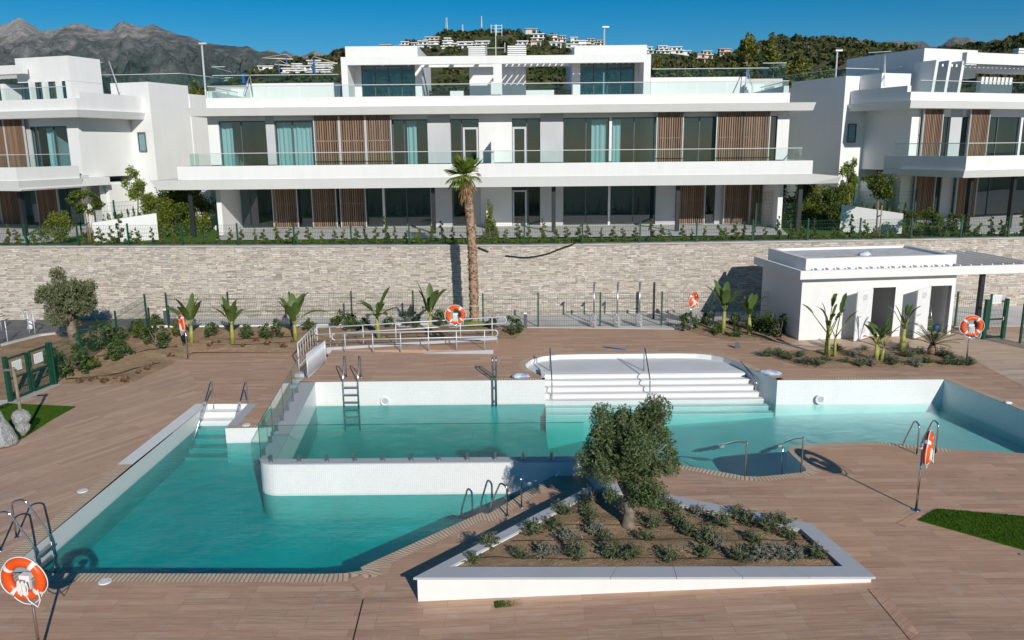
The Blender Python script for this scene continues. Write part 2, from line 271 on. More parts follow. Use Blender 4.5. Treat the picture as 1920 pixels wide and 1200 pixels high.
# ---------------------------------------------------------------- mesh helpers
class MB:
    def __init__(s): s.v = []; s.f = []; s.uv = {}; s.M = None; s.sm = set()
    def pts(s, ps):
        i = len(s.v)
        if s.M is not None: s.v += [tuple(s.M @ Vector(p)) for p in ps]
        else: s.v += [tuple(p) for p in ps]
        return i
    def poly(s, ps, uv=None):
        i = s.pts(ps); s.f.append(tuple(range(i, i+len(ps))))
        if uv: s.uv[len(s.f)-1] = uv
    def box(s, x0, x1, y0, y1, z0, z1):
        i = s.pts([(x0, y0, z0), (x1, y0, z0), (x1, y1, z0), (x0, y1, z0), (x0, y0, z1), (x1, y0, z1), (x1, y1, z1), (x0, y1, z1)])
        s.f += [tuple(i+k for k in q) for q in ((0, 3, 2, 1), (4, 5, 6, 7), (0, 1, 5, 4), (1, 2, 6, 5), (2, 3, 7, 6), (3, 0, 4, 7))]; return s
    def hexa(s, b, t):          # bottom 4 pts, top 4 pts (ccw from above)
        i = s.pts(list(b)+list(t)); s.f += [tuple(i+k for k in q) for q in ((3, 2, 1, 0), (4, 5, 6, 7), (0, 1, 5, 4), (1, 2, 6, 5), (2, 3, 7, 6), (3, 0, 4, 7))]; return s
    def prism(s, poly, z0, z1):
        n = len(poly); z0f = z0 if callable(z0) else (lambda x, y: z0); z1f = z1 if callable(z1) else (lambda x, y: z1)
        ar = sum(poly[k][0]*poly[(k+1) % n][1]-poly[(k+1) % n][0]*poly[k][1] for k in range(n))
        if ar < 0: poly = poly[::-1]
        i = s.pts([(p[0], p[1], z0f(p[0], p[1])) for p in poly]+[(p[0], p[1], z1f(p[0], p[1])) for p in poly])
        s.f.append(tuple(i+k for k in range(n-1, -1, -1))); s.f.append(tuple(i+n+k for k in range(n)))
        for k in range(n): s.f.append((i+k, i+(k+1) % n, i+n+(k+1) % n, i+n+k))
        return s
    def tube(s, pts, r, n=8, cap=True, closed=False, smooth=True):
        pts = [Vector(p) for p in pts]; m = len(pts); rs = r if isinstance(r, (list, tuple)) else [r]*m
        up = None; i0 = len(s.v)
        for k in range(m):
            if closed: d = pts[(k+1) % m]-pts[k-1]
            else: d = pts[min(k+1, m-1)]-pts[max(k-1, 0)]
            d = d.normalized() if d.length > 1e-9 else Vector((0, 0, 1))
            if up is None: up = Vector((0, 0, 1)) if abs(d.z) < .9 else Vector((1, 0, 0))
            a = d.cross(up)
            if a.length < 1e-4: a = d.cross(Vector((.3, 1, .2)))
            a.normalize(); b = a.cross(d).normalized(); up = b
            s.pts([pts[k]+(a*math.cos(2*math.pi*j/n)+b*math.sin(2*math.pi*j/n))*rs[k] for j in range(n)])
        rg = m if closed else m-1
        for k in range(rg):
            for j in range(n):
                a0 = i0+k*n+j; a1 = i0+k*n+(j+1) % n; b0 = i0+((k+1) % m)*n+j; b1 = i0+((k+1) % m)*n+(j+1) % n
                if smooth: s.sm.add(len(s.f))
                s.f.append((a0, a1, b1, b0))
        if cap and not closed:
            s.f.append(tuple(i0+j for j in range(n-1, -1, -1))); s.f.append(tuple(i0+(m-1)*n+j for j in range(n)))
        return s
    def torus(s, c, ax, Rr, r, n=40, m=12, a0=0, a1=2*math.pi, squash=1.):
        ax = Vector(ax).normalized(); e1 = ax.cross(Vector((0, 0, 1)));
        if e1.length < 1e-3: e1 = Vector((1, 0, 0))
        e1.normalize(); e2 = e1.cross(ax).normalized()*-1; c = Vector(c); full = abs(a1-a0-2*math.pi) < 1e-6; i0 = len(s.v); cnt = n if full else n+1
        for k in range(cnt):
            t = a0+(a1-a0)*k/n; d = e1*math.cos(t)+e2*math.sin(t)
            s.pts([c+d*(Rr+r*math.cos(2*math.pi*j/m))+ax*(r*squash*math.sin(2*math.pi*j/m)) for j in range(m)])
        for k in range(n):
            for j in range(m):
                k2 = (k+1) % cnt; s.sm.add(len(s.f))
                s.f.append((i0+k*m+j, i0+k2*m+j, i0+k2*m+(j+1) % m, i0+k*m+(j+1) % m))
        return s
    def ball(s, c, r, nu=12, nv=8, sc=(1, 1, 1), jit=0., rnd=R):
        c = Vector(c); i0 = len(s.v); ps = []
        for a in range(nv+1):
            th = math.pi*a/nv
            for b in range(nu):
                ph = 2*math.pi*b/nu; q = 1+jit*(rnd.random()-.5)
                if a in (0, nv): q = 1
                ps.append(c+Vector((math.sin(th)*math.cos(ph)*sc[0], math.sin(th)*math.sin(ph)*sc[1], math.cos(th)*sc[2]))*r*q)
        s.pts(ps)
        for a in range(nv):
            for b in range(nu):
                s.sm.add(len(s.f)); s.f.append((i0+a*nu+b, i0+(a+1)*nu+b, i0+(a+1)*nu+(b+1) % nu, i0+a*nu+(b+1) % nu))
        return s
    def build(s, name, mat, parent=None, world=True):
        me = bpy.data.meshes.new(name); vs = s.v
        if parent is not None and world:
            o = parent.location if parent.parent is None else parent.parent.location
            vs = [(a-o.x, b-o.y, c-o.z) for a, b, c in vs]
        me.from_pydata(vs, [], s.f)
        if s.sm:
            fl = [False]*len(s.f)
            for k in s.sm: fl[k] = True
            me.polygons.foreach_set('use_smooth', fl)
        if s.uv:
            l = me.uv_layers.new(name='UVMap')
            for k, u in s.uv.items():
                for j, li in enumerate(me.polygons[k].loop_indices): l.data[li].uv = u[j]
        me.materials.append(MAT[mat]); ob = bpy.data.objects.new(name, me); COL.objects.link(ob)
        if parent is not None: ob.parent = parent
        return ob
def tag(o, label, cat, group=None):
    o['label'] = label; o['category'] = cat
    if group: o['group'] = group
    return o
def thing(name, label, cat, loc=(0, 0, 0), group=None):
    o = bpy.data.objects.new(name, None); COL.objects.link(o); o.location = loc; o.empty_display_size = .2
    return tag(o, label, cat, group)
def struct(o): o['kind'] = 'structure'; return o
def stuff(o, label=None, cat=None):
    o['kind'] = 'stuff'
    if label: tag(o, label, cat)
    return o
def dup(root, loc, rz=0, sc=1., label=None, group=None):
    r = root.copy(); COL.objects.link(r); r.location = loc; r.rotation_euler = (0, 0, rz); r.scale = sc if isinstance(sc, tuple) else (sc, sc, sc)
    if label: r['label'] = label
    if group: r['group'] = group
    for ch in list(root.children):
        c = ch.copy(); COL.objects.link(c); c.parent = r
        for g in list(ch.children):
            d = g.copy(); COL.objects.link(d); d.parent = c
    return r
ORD = 'first second third fourth fifth sixth seventh eighth ninth tenth eleventh twelfth thirteenth fourteenth fifteenth sixteenth seventeenth eighteenth nineteenth twentieth'.split()
def facing(dirv): return Vector(dirv).normalized()

def cards(name, pos, size, mat, parent=None, seed=1, aspect=.4, nrm=None, flat=.0, world=True):
    """many leaf-sized quads (numpy) : pos (n,3), size scalar/array"""
    rg = np.random.default_rng(seed); n = len(pos); pos = np.asarray(pos, float)
    a = rg.normal(size=(n, 3));
    if nrm is not None: a = a*.7+np.asarray(nrm)*1.0
    a /= np.linalg.norm(a, axis=1)[:, None]
    b = rg.normal(size=(n, 3)); b[:, 2] *= (1-flat); b -= a*0; b /= np.linalg.norm(b, axis=1)[:, None]
    c = np.cross(a, b); c /= (np.linalg.norm(c, axis=1)[:, None]+1e-9)
    sz = np.broadcast_to(np.asarray(size, float), (n,))*rg.uniform(.6, 1.3, n); L = a*sz[:, None]*.5; W = c*(sz*aspect)[:, None]*.5
    v = np.empty((n, 4, 3)); v[:, 0] = pos-L; v[:, 1] = pos+W*1.0; v[:, 2] = pos+L; v[:, 3] = pos-W
    if parent is not None and world:
        o = parent.location if parent.parent is None else parent.parent.location; v -= np.array(o)
    return rawquads(name, v, mat, parent)
def rawquads(name, v, mat, parent=None):
    n = len(v); me = bpy.data.meshes.new(name); me.vertices.add(n*4); me.vertices.foreach_set('co', v.reshape(-1).astype(np.float32))
    me.loops.add(n*4); me.loops.foreach_set('vertex_index', np.arange(n*4, dtype=np.int32)); me.polygons.add(n)
    me.polygons.foreach_set('loop_start', np.arange(0, n*4, 4, dtype=np.int32))
    try: me.polygons.foreach_set('loop_total', np.full(n, 4, dtype=np.int32))
    except Exception: pass
    me.update(calc_edges=True); me.materials.append(MAT[mat]); o = bpy.data.objects.new(name, me); COL.objects.link(o)
    if parent is not None: o.parent = parent
    return o
def blobs(seed, centers, radii, n, shell=.55):
    """random points in a set of ellipsoid clumps"""
    rg = np.random.default_rng(seed); c = np.asarray(centers, float); r = np.asarray(radii, float)
    if r.ndim == 1: r = np.repeat(r[:, None], 3, 1)
    vol = (r[:, 0]*r[:, 1]*r[:, 2])**.8; k = rg.choice(len(c), n, p=vol/vol.sum()); d = rg.normal(size=(n, 3)); d /= np.linalg.norm(d, axis=1)[:, None]
    rad = rg.uniform(0, 1, n)**shell
    return c[k]+d*rad[:, None]*r[k]
# value noise in numpy for the terrain
def vnoise(x, y, seed):
    xi = np.floor(x).astype(int); yi = np.floor(y).astype(int); fx = x-xi; fy = y-yi; fx = fx*fx*(3-2*fx); fy = fy*fy*(3-2*fy)
    def h(a, b):
        q = (a*374761393+b*668265263+seed*974634777) & 0xffffffff; q = ((q ^ (q >> 13))*1274126177) & 0xffffffff; return ((q ^ (q >> 16)) & 0xffff)/65535.
    return (h(xi, yi)*(1-fx)+h(xi+1, yi)*fx)*(1-fy)+(h(xi, yi+1)*(1-fx)+h(xi+1, yi+1)*fx)*fy
def fbm(x, y, seed, oc=5, ridge=False):
    t = 0; am = 1; fr = 1; tot = 0
    for k in range(oc):
        q = vnoise(x*fr, y*fr, seed+k)
        if ridge: q = 1-np.abs(2*q-1)
        t = t+q*am; tot += am; am *= .5; fr *= 2.03
    return t/tot
def grid(name, X, Y, Z, mat):
    ny, nx = Z.shape; me = bpy.data.meshes.new(name); v = np.stack([X, Y, Z], -1).reshape(-1, 3)
    idx = np.arange(nx*ny).reshape(ny, nx); q = np.stack([idx[:-1, :-1], idx[:-1, 1:], idx[1:, 1:], idx[1:, :-1]], -1).reshape(-1, 4)
    me.vertices.add(len(v)); me.vertices.foreach_set('co', v.reshape(-1).astype(np.float32)); me.loops.add(q.size); me.loops.foreach_set('vertex_index', q.reshape(-1).astype(np.int32))
    me.polygons.add(len(q)); me.polygons.foreach_set('loop_start', np.arange(0, q.size, 4, dtype=np.int32))
    try: me.polygons.foreach_set('loop_total', np.full(len(q), 4, dtype=np.int32))
    except Exception: pass
    me.polygons.foreach_set('use_smooth', np.ones(len(q), bool)); me.update(calc_edges=True); me.materials.append(MAT[mat])
    o = bpy.data.objects.new(name, me); COL.objects.link(o); return o
def inpoly(x, y, poly):
    c = False; n = len(poly)
    for i in range(n):
        x1, y1 = poly[i][0], poly[i][1]; x2, y2 = poly[i-1][0], poly[i-1][1]
        if (y1 > y) != (y2 > y) and x < (x2-x1)*(y-y1)/(y2-y1+1e-12)+x1: c = not c
    return c
def sheet(name, outer, holes, zf, mat, step=1., extra=None):
    """flat-ish sheet of an outline minus holes, following a height function"""
    vs = []; es = []
    for pl in [outer]+holes:
        b = len(vs); n = len(pl); vs += [Vector((p[0], p[1])) for p in pl]; es += [(b+i, b+(i+1) % n) for i in range(n)]
    xs = [p[0] for p in outer]; ys = [p[1] for p in outer]
    if step:
        x = min(xs)+step*.37
        while x < max(xs):
            y = min(ys)+step*.41
            while y < max(ys):
                if inpoly(x, y, outer) and not any(inpoly(x, y, h) for h in holes): vs.append(Vector((x, y)))
                y += step
            x += step
    rv, re_, rf, *_ = geometry.delaunay_2d_cdt(vs, es, [], 0, 1e-4)
    m = MB(); m.v = [(p.x, p.y, zf(p.x, p.y)) for p in rv]
    for t in rf:
        cx = sum(rv[k].x for k in t)/3; cy = sum(rv[k].y for k in t)/3
        if inpoly(cx, cy, outer) and not any(inpoly(cx, cy, h) for h in holes):
            a, b, c = (rv[k] for k in t)
            m.f.append(tuple(t) if (b-a).cross(c-a) > 0 else tuple(t)[::-1])
    return m.build(name, mat)
# ================================================================ THE GROUND AND THE POOL
def xy(v): return (v.x, v.y)
WZ = -.42
tipP = P(1128, 906, .5)
DVx0, DVx1, DVy0, DVy1 = -6.42, 1.80, 18.62, 18.92     # divider wall
e_a, e_b, e_c = P(902, 961.5, 0), P(915, 964, 0), P(1040, 904, 0)
HOLE = [(-9.93, 14.16), (-3.6, 14.02), (-3.25, 14.04), (-2.95, 14.13), xy(P(676, 1064, 0)), xy(e_a), xy(e_b), (e_c.x, DVy0+.02), (DVx1-.02, DVy0+.02), (DVx1-.02, 18.95)]
HOLE += [(2.9, 18.72)]+[xy(P(a, b, .38)) for a, b in ((1262, 869), (1330, 881), (1396, 893), (1423, 894), (1466, 890), (1502, 886), (1511, 883), (1510, 878), (1499, 866), (1486, 854), (1478, 845), (1477, 841), (1488, 837), (1525, 833), (1560, 830), (1640, 828), (1690, 833), (1780, 842), (1920, 850))]
HOLE += [(15.55, 18.2), (14.23, 25.33)]
HOLE += [(8.76, 25.42), (8.25, 26.9), (7.98, 27.9), (7.75, 28.4), (7.4, 28.75), (6.9, 28.95), (6.2, 29.03), (2.6, 29.05), (1.7, 29.0), (1.1, 28.75), (.68, 28.3), (.46, 27.7), (.5, 27.2), (.75, 26.6), (1.09, 25.95), (1.09, 25.72)]
HOLE += [(-6.62, 25.72), (-7.15, 25.80), (-7.11, 22.36), (-8.46, 22.32), (-8.52, 24.62), (-9.82, 24.64)]
LEFT = [(-45, 3), (-1.8, 3), (-1.8, 13), xy(tipP), (DVx1, DVy0), (DVx0, DVy0), (-7.15, 25.80), (-6.9, 28.3), (-7.1, 33), (-45, 33)]
RIGHT = [(-1.8, 3), (45, 3), (45, 34.5), (-7.1, 34.5), (-7.1, 33), (-6.9, 28.3), (-7.15, 25.80), (DVx0, DVy0), (DVx1, DVy0), xy(tipP), (-1.8, 13)]
# left deck : front planks run along the picture, the middle ones run along the pool side
lf = [(-45, 3), (-1.8, 3), (-1.8, 13), xy(tipP), (DVx1, DVy0), (DVx0, DVy0), (-6.4, 14.16), (-9.93, 14.16), (-11.5, 12.6), (-45, 12.6)]
lm = [(-45, 12.6), (-11.5, 12.6), (-9.93, 14.16), (-9.93, 22), (-9.9, 24.9), (-12.9, 30.2), (-14.6, 33), (-45, 33)]
lb = [(-9.93, 22), (-8.4, 22), (DVx0, DVy0), (-7.15, 25.80), (-6.9, 28.3), (-7.1, 33), (-14.6, 33), (-12.9, 30.2), (-9.9, 24.9)]
zero = lambda x, y: 0.
struct(sheet('deck_front', lf, [HOLE], zero, 'deck_planks', 0)); struct(sheet('deck_left', lm, [HOLE], zero, 'deck_planks_diagonal', 0)); struct(sheet('deck_back', lb, [HOLE], zero, 'deck_planks', 0))
ro = sheet('deck_upper', RIGHT, [HOLE], zd, 'deck_planks', .8); struct(ro)
m = MB()       # step between the lower and the upper deck
for a, b in (((-7.15, 25.80), (-6.9, 28.3)), ((-6.9, 28.3), (-7.1, 33))): m.poly([(*a, -.05), (*b, -.05), (*b, .38), (*a, .38)])
m.poly([(tipP.x, tipP.y, -.05), (DVx1, DVy0, -.05), (DVx1, DVy0, .4), (tipP.x, tipP.y, .4)]); struct(m.build('deck_step', 'coping_stone'))
pl = [P(*a, .38) for a in ((1428, 655), (1497, 640), (1590, 637), (1782, 627), (1800, 612), (2050, 640), (2050, 770), (1925, 728), (1850, 689), (1835, 680), (1700, 655), (1560, 648))]
struct(sheet('paving_pale', [xy(p) for p in pl], [], lambda x, y: .385, 'deck_planks_pale', 0))
# dark drainage joint and mitred border strips in the foreground
m = MB(); a_, b_ = P(681, 1124, 0), P(640, 1290, 0); n_ = Vector((.012, 0, 0)); m.poly([a_-n_+Vector((0, 0, .004)), b_-n_+Vector((0, 0, .004)), b_+n_+Vector((0, 0, .004)), a_+n_+Vector((0, 0, .004))])
struct(m.build('drain_joint', 'black_rubber'))
def border(pts, w, z=.010):
    a, b = pts; d = Vector((b[0]-a[0], b[1]-a[1], 0)).normalized(); n = Vector((-d.y, d.x, 0))*w/2; mm = MB(); k = 10
    for i in range(k):
        p = Vector((a[0]+(b[0]-a[0])*i/k, a[1]+(b[1]-a[1])*i/k, 0)); q = Vector((a[0]+(b[0]-a[0])*(i+1)/k, a[1]+(b[1]-a[1])*(i+1)/k, 0))
        mm.poly([(*xy(p-n), zd(*xy(p-n))+z), (*xy(q-n), zd(*xy(q-n))+z), (*xy(q+n), zd(*xy(q+n))+z), (*xy(p+n), zd(*xy(p+n))+z)][::-1])
    return mm
for a, b, w_ in (((D(1640, 1105)), D(1745, 1230), .22), (P(665, 1082, 0), P(693, 1118, 0), .3), (D(1725, 965), D(1690, 985), .2)):
    struct(border((xy(a), xy(b)), w_).build('border_plank', 'deck_planks_depth'))
# pool shell
m = MB(); n = len(HOLE)
ar = sum(HOLE[k][0]*HOLE[(k+1) % n][1]-HOLE[(k+1) % n][0]*HOLE[k][1] for k in range(n)); ccw = ar > 0
def edgez(x, y):
    if x < DVx0+.05 and y > 13 and y < 25.75: return 0.
    if inpoly(x, y, LEFT) or y < 18.6 and x < 1.5: return 0.
    return zd(x, y)
def rim(k):
    x, y = HOLE[k]; cx, cy = x, y
    if k <= 7: return 0.
    if k in (8, 9): return .30
    if k >= n-5 and HOLE[k][0] < -7: return 0.
    return zd(x, y)
for k in range(n):
    a, b = HOLE[k], HOLE[(k+1) % n]; za, zb = rim(k)-.003, rim((k+1) % n)-.003
    q = [(*a, WZ-.05), (*b, WZ-.05), (*b, zb), (*a, za)]; m.poly(q if not ccw else q[::-1])
struct(m.build('pool_shell', 'pool_mosaic')); m = MB()
m2 = MB()
for k in range(n):
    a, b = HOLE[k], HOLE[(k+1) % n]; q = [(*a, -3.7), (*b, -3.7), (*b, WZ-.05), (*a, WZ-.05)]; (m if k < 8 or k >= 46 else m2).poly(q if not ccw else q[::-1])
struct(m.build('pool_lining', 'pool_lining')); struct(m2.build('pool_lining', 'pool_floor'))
def pfl(x, y):
    return WZ-float(np.interp(x, [1.1, 3, 5, 9, 13], [1.5, 1.05, .70, .42, .30]))
LOW = [*HOLE[:9], (DVx0+.2, DVy0), (DVx0+.2, DVy0+.2), (OLX, 25.0)] if False else None
up_ = [(DVx0+.2, DVy0+.1), (DVx1, DVy0+.1), *HOLE[9:49], (-6.8, 25.7)]
lo_ = [*HOLE[:8], (DVx1, DVy0+.12), (DVx0+.2, DVy0+.12), (-6.9, 25.7), *HOLE[49:]]
ul_ = [(DVx0+.2, DVy0+.1), (1.1, DVy0+.1), (1.1, 25.75), *HOLE[48:49], (-6.8, 25.7)]; ur_ = [(1.1, DVy0+.1), *up_[1:]]; ur_ = [p for p in ur_ if p[0] > 1.05]+[(1.1, 25.75)]
struct(sheet('pool_floor', [(1.1, DVy0+.1), (DVx1, DVy0+.1), *HOLE[9:33], (8.2, 27.3), (1.1, 27.3)], [], pfl, 'pool_floor', .7)); struct(sheet('pool_floor', ul_, [], lambda x, y: -1.35, 'deep_floor', 0)); struct(sheet('pool_floor', lo_, [], lambda x, y: -1.10, 'deep_floor', 0))
def offset(poly, d):
    nn = len(poly); out = []; sgn = 1 if ccw else -1
    for k in range(nn):
        p, q, r = Vector(poly[k-1]), Vector(poly[k]), Vector(poly[(k+1) % nn]); a = (q-p).normalized(); b = (r-q).normalized(); nv = Vector((a.y, -a.x))+Vector((b.y, -b.x))
        nv = nv.normalized() if nv.length > 1e-6 else Vector((a.y, -a.x)); c = max(.4, nv.dot(Vector((a.y, -a.x)))); out.append(tuple(q+nv*(sgn*d/c)))
    return out
m = MB(); m.prism(offset(HOLE, .02), -3.65, WZ); wat = struct(m.build('pool_water', 'pool_water'))
# coping strips
def strip(name, pts, w_, mat, side, dz=.005, zs=None):
    mm = MB(); L = 0; pts = [Vector((p[0], p[1])) for p in pts]; k = len(pts); off = []
    for i in range(k):
        a = (pts[i]-pts[max(i-1, 0)]); b = (pts[min(i+1, k-1)]-pts[i]); a = a.normalized() if a.length > 0 else b.normalized(); b = b.normalized() if b.length > 0 else a
        nv = (Vector((a.y, -a.x))+Vector((b.y, -b.x))).normalized(); off.append(pts[i]+nv*side*w_/max(.5, nv.dot(Vector((a.y, -a.x)))))
    for i in range(k-1):
        l = (pts[i+1]-pts[i]).length; seg = max(1, int(l/.5))
        for j in range(seg):
            t0, t1 = j/seg, (j+1)/seg; p0, p1 = pts[i].lerp(pts[i+1], t0), pts[i].lerp(pts[i+1], t1); o0, o1 = off[i].lerp(off[i+1], t0), off[i].lerp(off[i+1], t1)
            Z = (lambda p: zs) if zs is not None else (lambda p: zd(p.x, p.y))
            q = [(*p0, Z(p0)+dz), (*o0, Z(o0)+dz), (*o1, Z(o1)+dz), (*p1, Z(p1)+dz)]; u = [(L+l*t0, 0), (L+l*t0, w_), (L+l*t1, w_), (L+l*t1, 0)]
            nrm = (Vector(q[1])-Vector(q[0])).cross(Vector(q[2])-Vector(q[0]))
            if nrm.z < 0: q, u = q[::-1], u[::-1]
            mm.poly(q, u)
        L += l
    return struct(mm.build(name, mat))
sg = 1 if ccw else -1
strip('coping_strip', HOLE[0:8], .30, 'ribbed_coping', sg, zs=0.)
strip('coping_strip', HOLE[9:29], .26, 'ribbed_coping', sg)
strip('coping_strip', [(15.55, 18.2), (14.23, 25.33), (8.76, 25.42), *HOLE[32:46]], .26, 'ribbed_coping', sg)
strip('coping_strip', [(1.09, 25.72), (-5.2, 25.72)], .22, 'ribbed_coping', sg)
strip('coping_strip', [(-9.93, 19.6), (-9.93, 14.16)], .34, 'ribbed_coping', sg, zs=0.)
strip('coping_white', [(-9.82, 24.64), (-9.93, 19.6)], .40, 'pool_mosaic', sg, zs=0.)
strip('coping_white', [(-8.46, 22.32), (-8.52, 24.62)], .30, 'coping_stone', sg, zs=0.)
strip('coping_strip', [(-7.15, 22.36), (-8.42, 22.32)], .22, 'ribbed_coping', sg, zs=0., dz=.009)
# white rounded rim of the big pool edge
m = MB(); m.tube([(-9.93, 14.12, -.03), (-3.6, 13.98, -.03)], .03, 6); m.tube([(-2.75, 14.2, -.03), (e_a.x, e_a.y-.04, -.03)], .03, 6); struct(m.build('pool_rim', 'white_plastic'))
# divider wall between the two basins (L-shaped, rounded corner)
dv = thing('divider_wall', 'white mosaic L-shaped wall with rounded corner dividing the two pool basins', 'wall', (-2.3, 18.7, -.42))
arc = [(DVx0+.55-.55*math.cos(t), DVy0+.55-.55*math.sin(t)) for t in [i*math.pi/2/8 for i in range(9)]]
OL, IL = -7.13, -6.6
pol = [(OL, 25.70)]+arc+[(DVx1, DVy0), (DVx1, DVy1), (-5.98, DVy1), (IL, 25.70)]
m = MB(); m.prism(pol, WZ-.05, .355); m.build('wall_body', 'pool_mosaic', dv)
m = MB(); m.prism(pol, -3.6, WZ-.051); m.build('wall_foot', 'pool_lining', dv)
pol2 = [(OL-.01, 25.70)]+[(x-.012, y-.012) for x, y in arc]+[(DVx1, DVy0-.012), (DVx1, DVy1+.012), (-5.96, DVy1+.012), (IL+.015, 25.70)]
m = MB(); m.prism(pol2, .357, .385); m.build('wall_cap', 'coping_stone', dv)
# wading shelf and wide steps
m = MB(); m.prism([(p[0], p[1]) for p in offset([(8.10, 27.25), (7.98, 27.9), (7.75, 28.4), (7.4, 28.75), (6.9, 28.95), (6.2, 29.03), (2.6, 29.05), (1.7, 29.0), (1.1, 28.75), (.68, 28.3), (.46, 27.7), (.5, 27.2)], .01)], -1.5, .2)
struct(m.build('wading_shelf', 'beach_floor'))
st = thing('pool_steps', 'wide white steps descending from the wading shelf into the pool', 'steps', (4, 26.5, -.5)); 
for k in range(7):
    y0, y1, zt = 27.25-.28*(k+1), 27.25-.28*k, .2-.15*(k+1)+.15
    xl = 1.095 if y0 < 26.0 else 1.02; xr = 8.2+.06*k if k < 6 else 8.75
    zt = .2-.152*k
    m = MB(); m.box(1.0 if k < 5 else 1.1, 8.14+.085*k, y0, y1 if k else 27.24, -3.55, zt-.03); m.build('riser', 'pool_mosaic' if k < 5 else 'pool_floor', st)
    m = MB(); m.box(.99 if k < 5 else 1.1, 8.14+.085*k, y0-.03, y1-.03 if k else 27.30, zt-.03, zt+.003); m.build('tread', 'far_white', st)
m = MB(); m.box(.98, 1.085, 25.74, 27.24, WZ-.04, .385); struct(m.build('step_cheek', 'pool_mosaic')); m = MB(); m.box(.98, 1.085, 25.74, 27.24, -3.55, WZ-.042); struct(m.build('step_cheek', 'pool_floor'))
m = MB(); m.tube([(.5, 27.2, .44), (.62, 26.7, .42), (1.04, 25.9, .41)], .05, 6)
# narrow entry steps on the left
s2 = thing('pool_steps', 'narrow white entry steps beside the wooden platform', 'steps', (-9.2, 24, -.5))
for k in range(7):
    y1, y0, zt = 24.62-.34*k, 24.62-.34*(k+1), -.16-.17*k
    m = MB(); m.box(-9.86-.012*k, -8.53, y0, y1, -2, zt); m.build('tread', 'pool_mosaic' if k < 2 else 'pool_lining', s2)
m = MB(); m.box(-9.9, -9.6, 14.5, 14.95, -2, -.005)
# white jets / lamps in the pool wall
for i, (px, py, yy, lb) in enumerate(((722, 752, 25.71, 'round white pool lamp on back wall right of the ladder'), (1537, 749, 25.33, 'round white pool lamp on back wall of the right-hand basin'))):
    c = Q(px, py, yy); t = thing('pool_lamp', lb, 'pool lamp', c, 'round white pool lamps')
    m = MB(); m.torus((c.x, yy-.02, c.z), (0, -1, 0), .13, .035, 28, 8); m.build('bezel', 'white_plastic', t)
    m = MB(); m.tube([(c.x, yy-.005, c.z), (c.x, yy-.03, c.z)], .10, 20); m.build('lens', 'coping_stone', t)
# skimmer lids
for px, py, z, lb in ((197, 1091, 0, 'round white skimmer lid on the deck in front of the big pool'), (155, 921, 0, 'round white skimmer lid on the deck beside the left pool edge'), (462, 797, .01, 'round white lid on the small wooden platform')):
    p = P(px, py, z); t = thing('skimmer_lid', lb, 'lid', p, 'white skimmer lids'); m = MB(); m.tube([p+Vector((0, 0, .002)), p+Vector((0, 0, .02))], [.125, .115], 24); m.build('cover', 'white_plastic', t); m = MB(); m.torus(p+Vector((0, 0, .018)), (0, 0, 1), .07, .006, 20, 6); m.build('grip', 'coping_stone', t)

# ---------------------------------------------------------------- garden beds, paths, upper ground
def bed(name, pts, zf, bump_=.06, step=.35, seed=3):
    poly = [xy(p) if isinstance(p, Vector) else p for p in pts]
    def zz(x, y):
        d = 9e9
        for i in range(len(poly)):
            a, b = Vector(poly[i-1]), Vector(poly[i]); q = Vector((x, y)); t = max(0, min(1, (q-a).dot(b-a)/((b-a).length_squared+1e-9))); d = min(d, (q-a-(b-a)*t).length)
        return zf(x, y)+min(1, d/.5)*(bump_+.10*(float(vnoise(np.array([x*1.7]), np.array([y*1.7]), seed)[0])-.3))-.035
    o = sheet(name, poly, [], zz, 'soil', step); struct(o); return zz
zbl = lambda x, y: max(.015, min(.38, .015+.10*(y-float(np.interp(x, [-16.2, -12.9, -7], [26.7, 30.4, 31.1])))))
Z_bedL = bed('soil_bed', [P(*a, z) for a, z in (((-160, 660), .38), ((-60, 655), .38), ((0, 648), .38), ((75, 629), .38), ((190, 617), .38))]+[(-16.0, 34.55), (-7.2, 34.55), (-7.2, 30.0)]+[P(*a, 0) for a in ((555, 661), (362, 663), (345, 673), (300, 697), (262, 715), (228, 724), (160, 722), (106, 720))]+[(-16.1, 26.95), (-16.1, 25.0), (-30, 24.0)], zbl)
zc = lambda x, y: .40
Z_bedM = bed('soil_bed', [(-7.0, 30.1), P(602, 655, .4), P(930, 636, .4), P(972, 637, .4), P(986, 612, .4), (-7.0, 34.4)], zc, .04)
Z_bedR = bed('soil_bed', [P(a, b, .4) for a, b in ((1283, 618), (1310, 628), (1330, 633), (1380, 640), (1440, 641), (1482, 636), (1482, 604), (1440, 596), (1290, 602))], zc, .06)
Z_bedI = bed('soil_bed', [P(a, b, .4) for a, b in ((1418, 659), (1440, 668), (1470, 680), (1505, 691), (1600, 691), (1830, 687), (1839, 683), (1815, 675), (1760, 661), (1700, 656), (1600, 652), (1500, 655))], zc, .05)
sheet_p = [(-15.0, 33.6), (45, 33.2), (45, 38), (-15.0, 38)]
m = MB(); m.prism([(-14.9, 34.6), (1.6, 33.55), (7.2, 33.0), (45, 33.0), (45, 38.5), (-14.9, 38.5)], -.2, .396); struct(m.build('path', 'paving'))
m = MB(); m.prism([xy(P(a, b, .4)) for a, b in ((200, 612), (190, 616), (75, 628), (0, 647), (-60, 654), (-200, 672))]+[(-60, 30), (-60, 38.5), (-14.9, 38.5), (-14.9, 34.6)], -.2, .40); struct(m.build('ramp_path', 'asphalt'))
m = MB(); pts = [P(a, b, .42) for a, b in ((200, 611.5), (190, 615.5), (75, 627.5), (0, 646.5), (-60, 653.5), (-200, 671))]
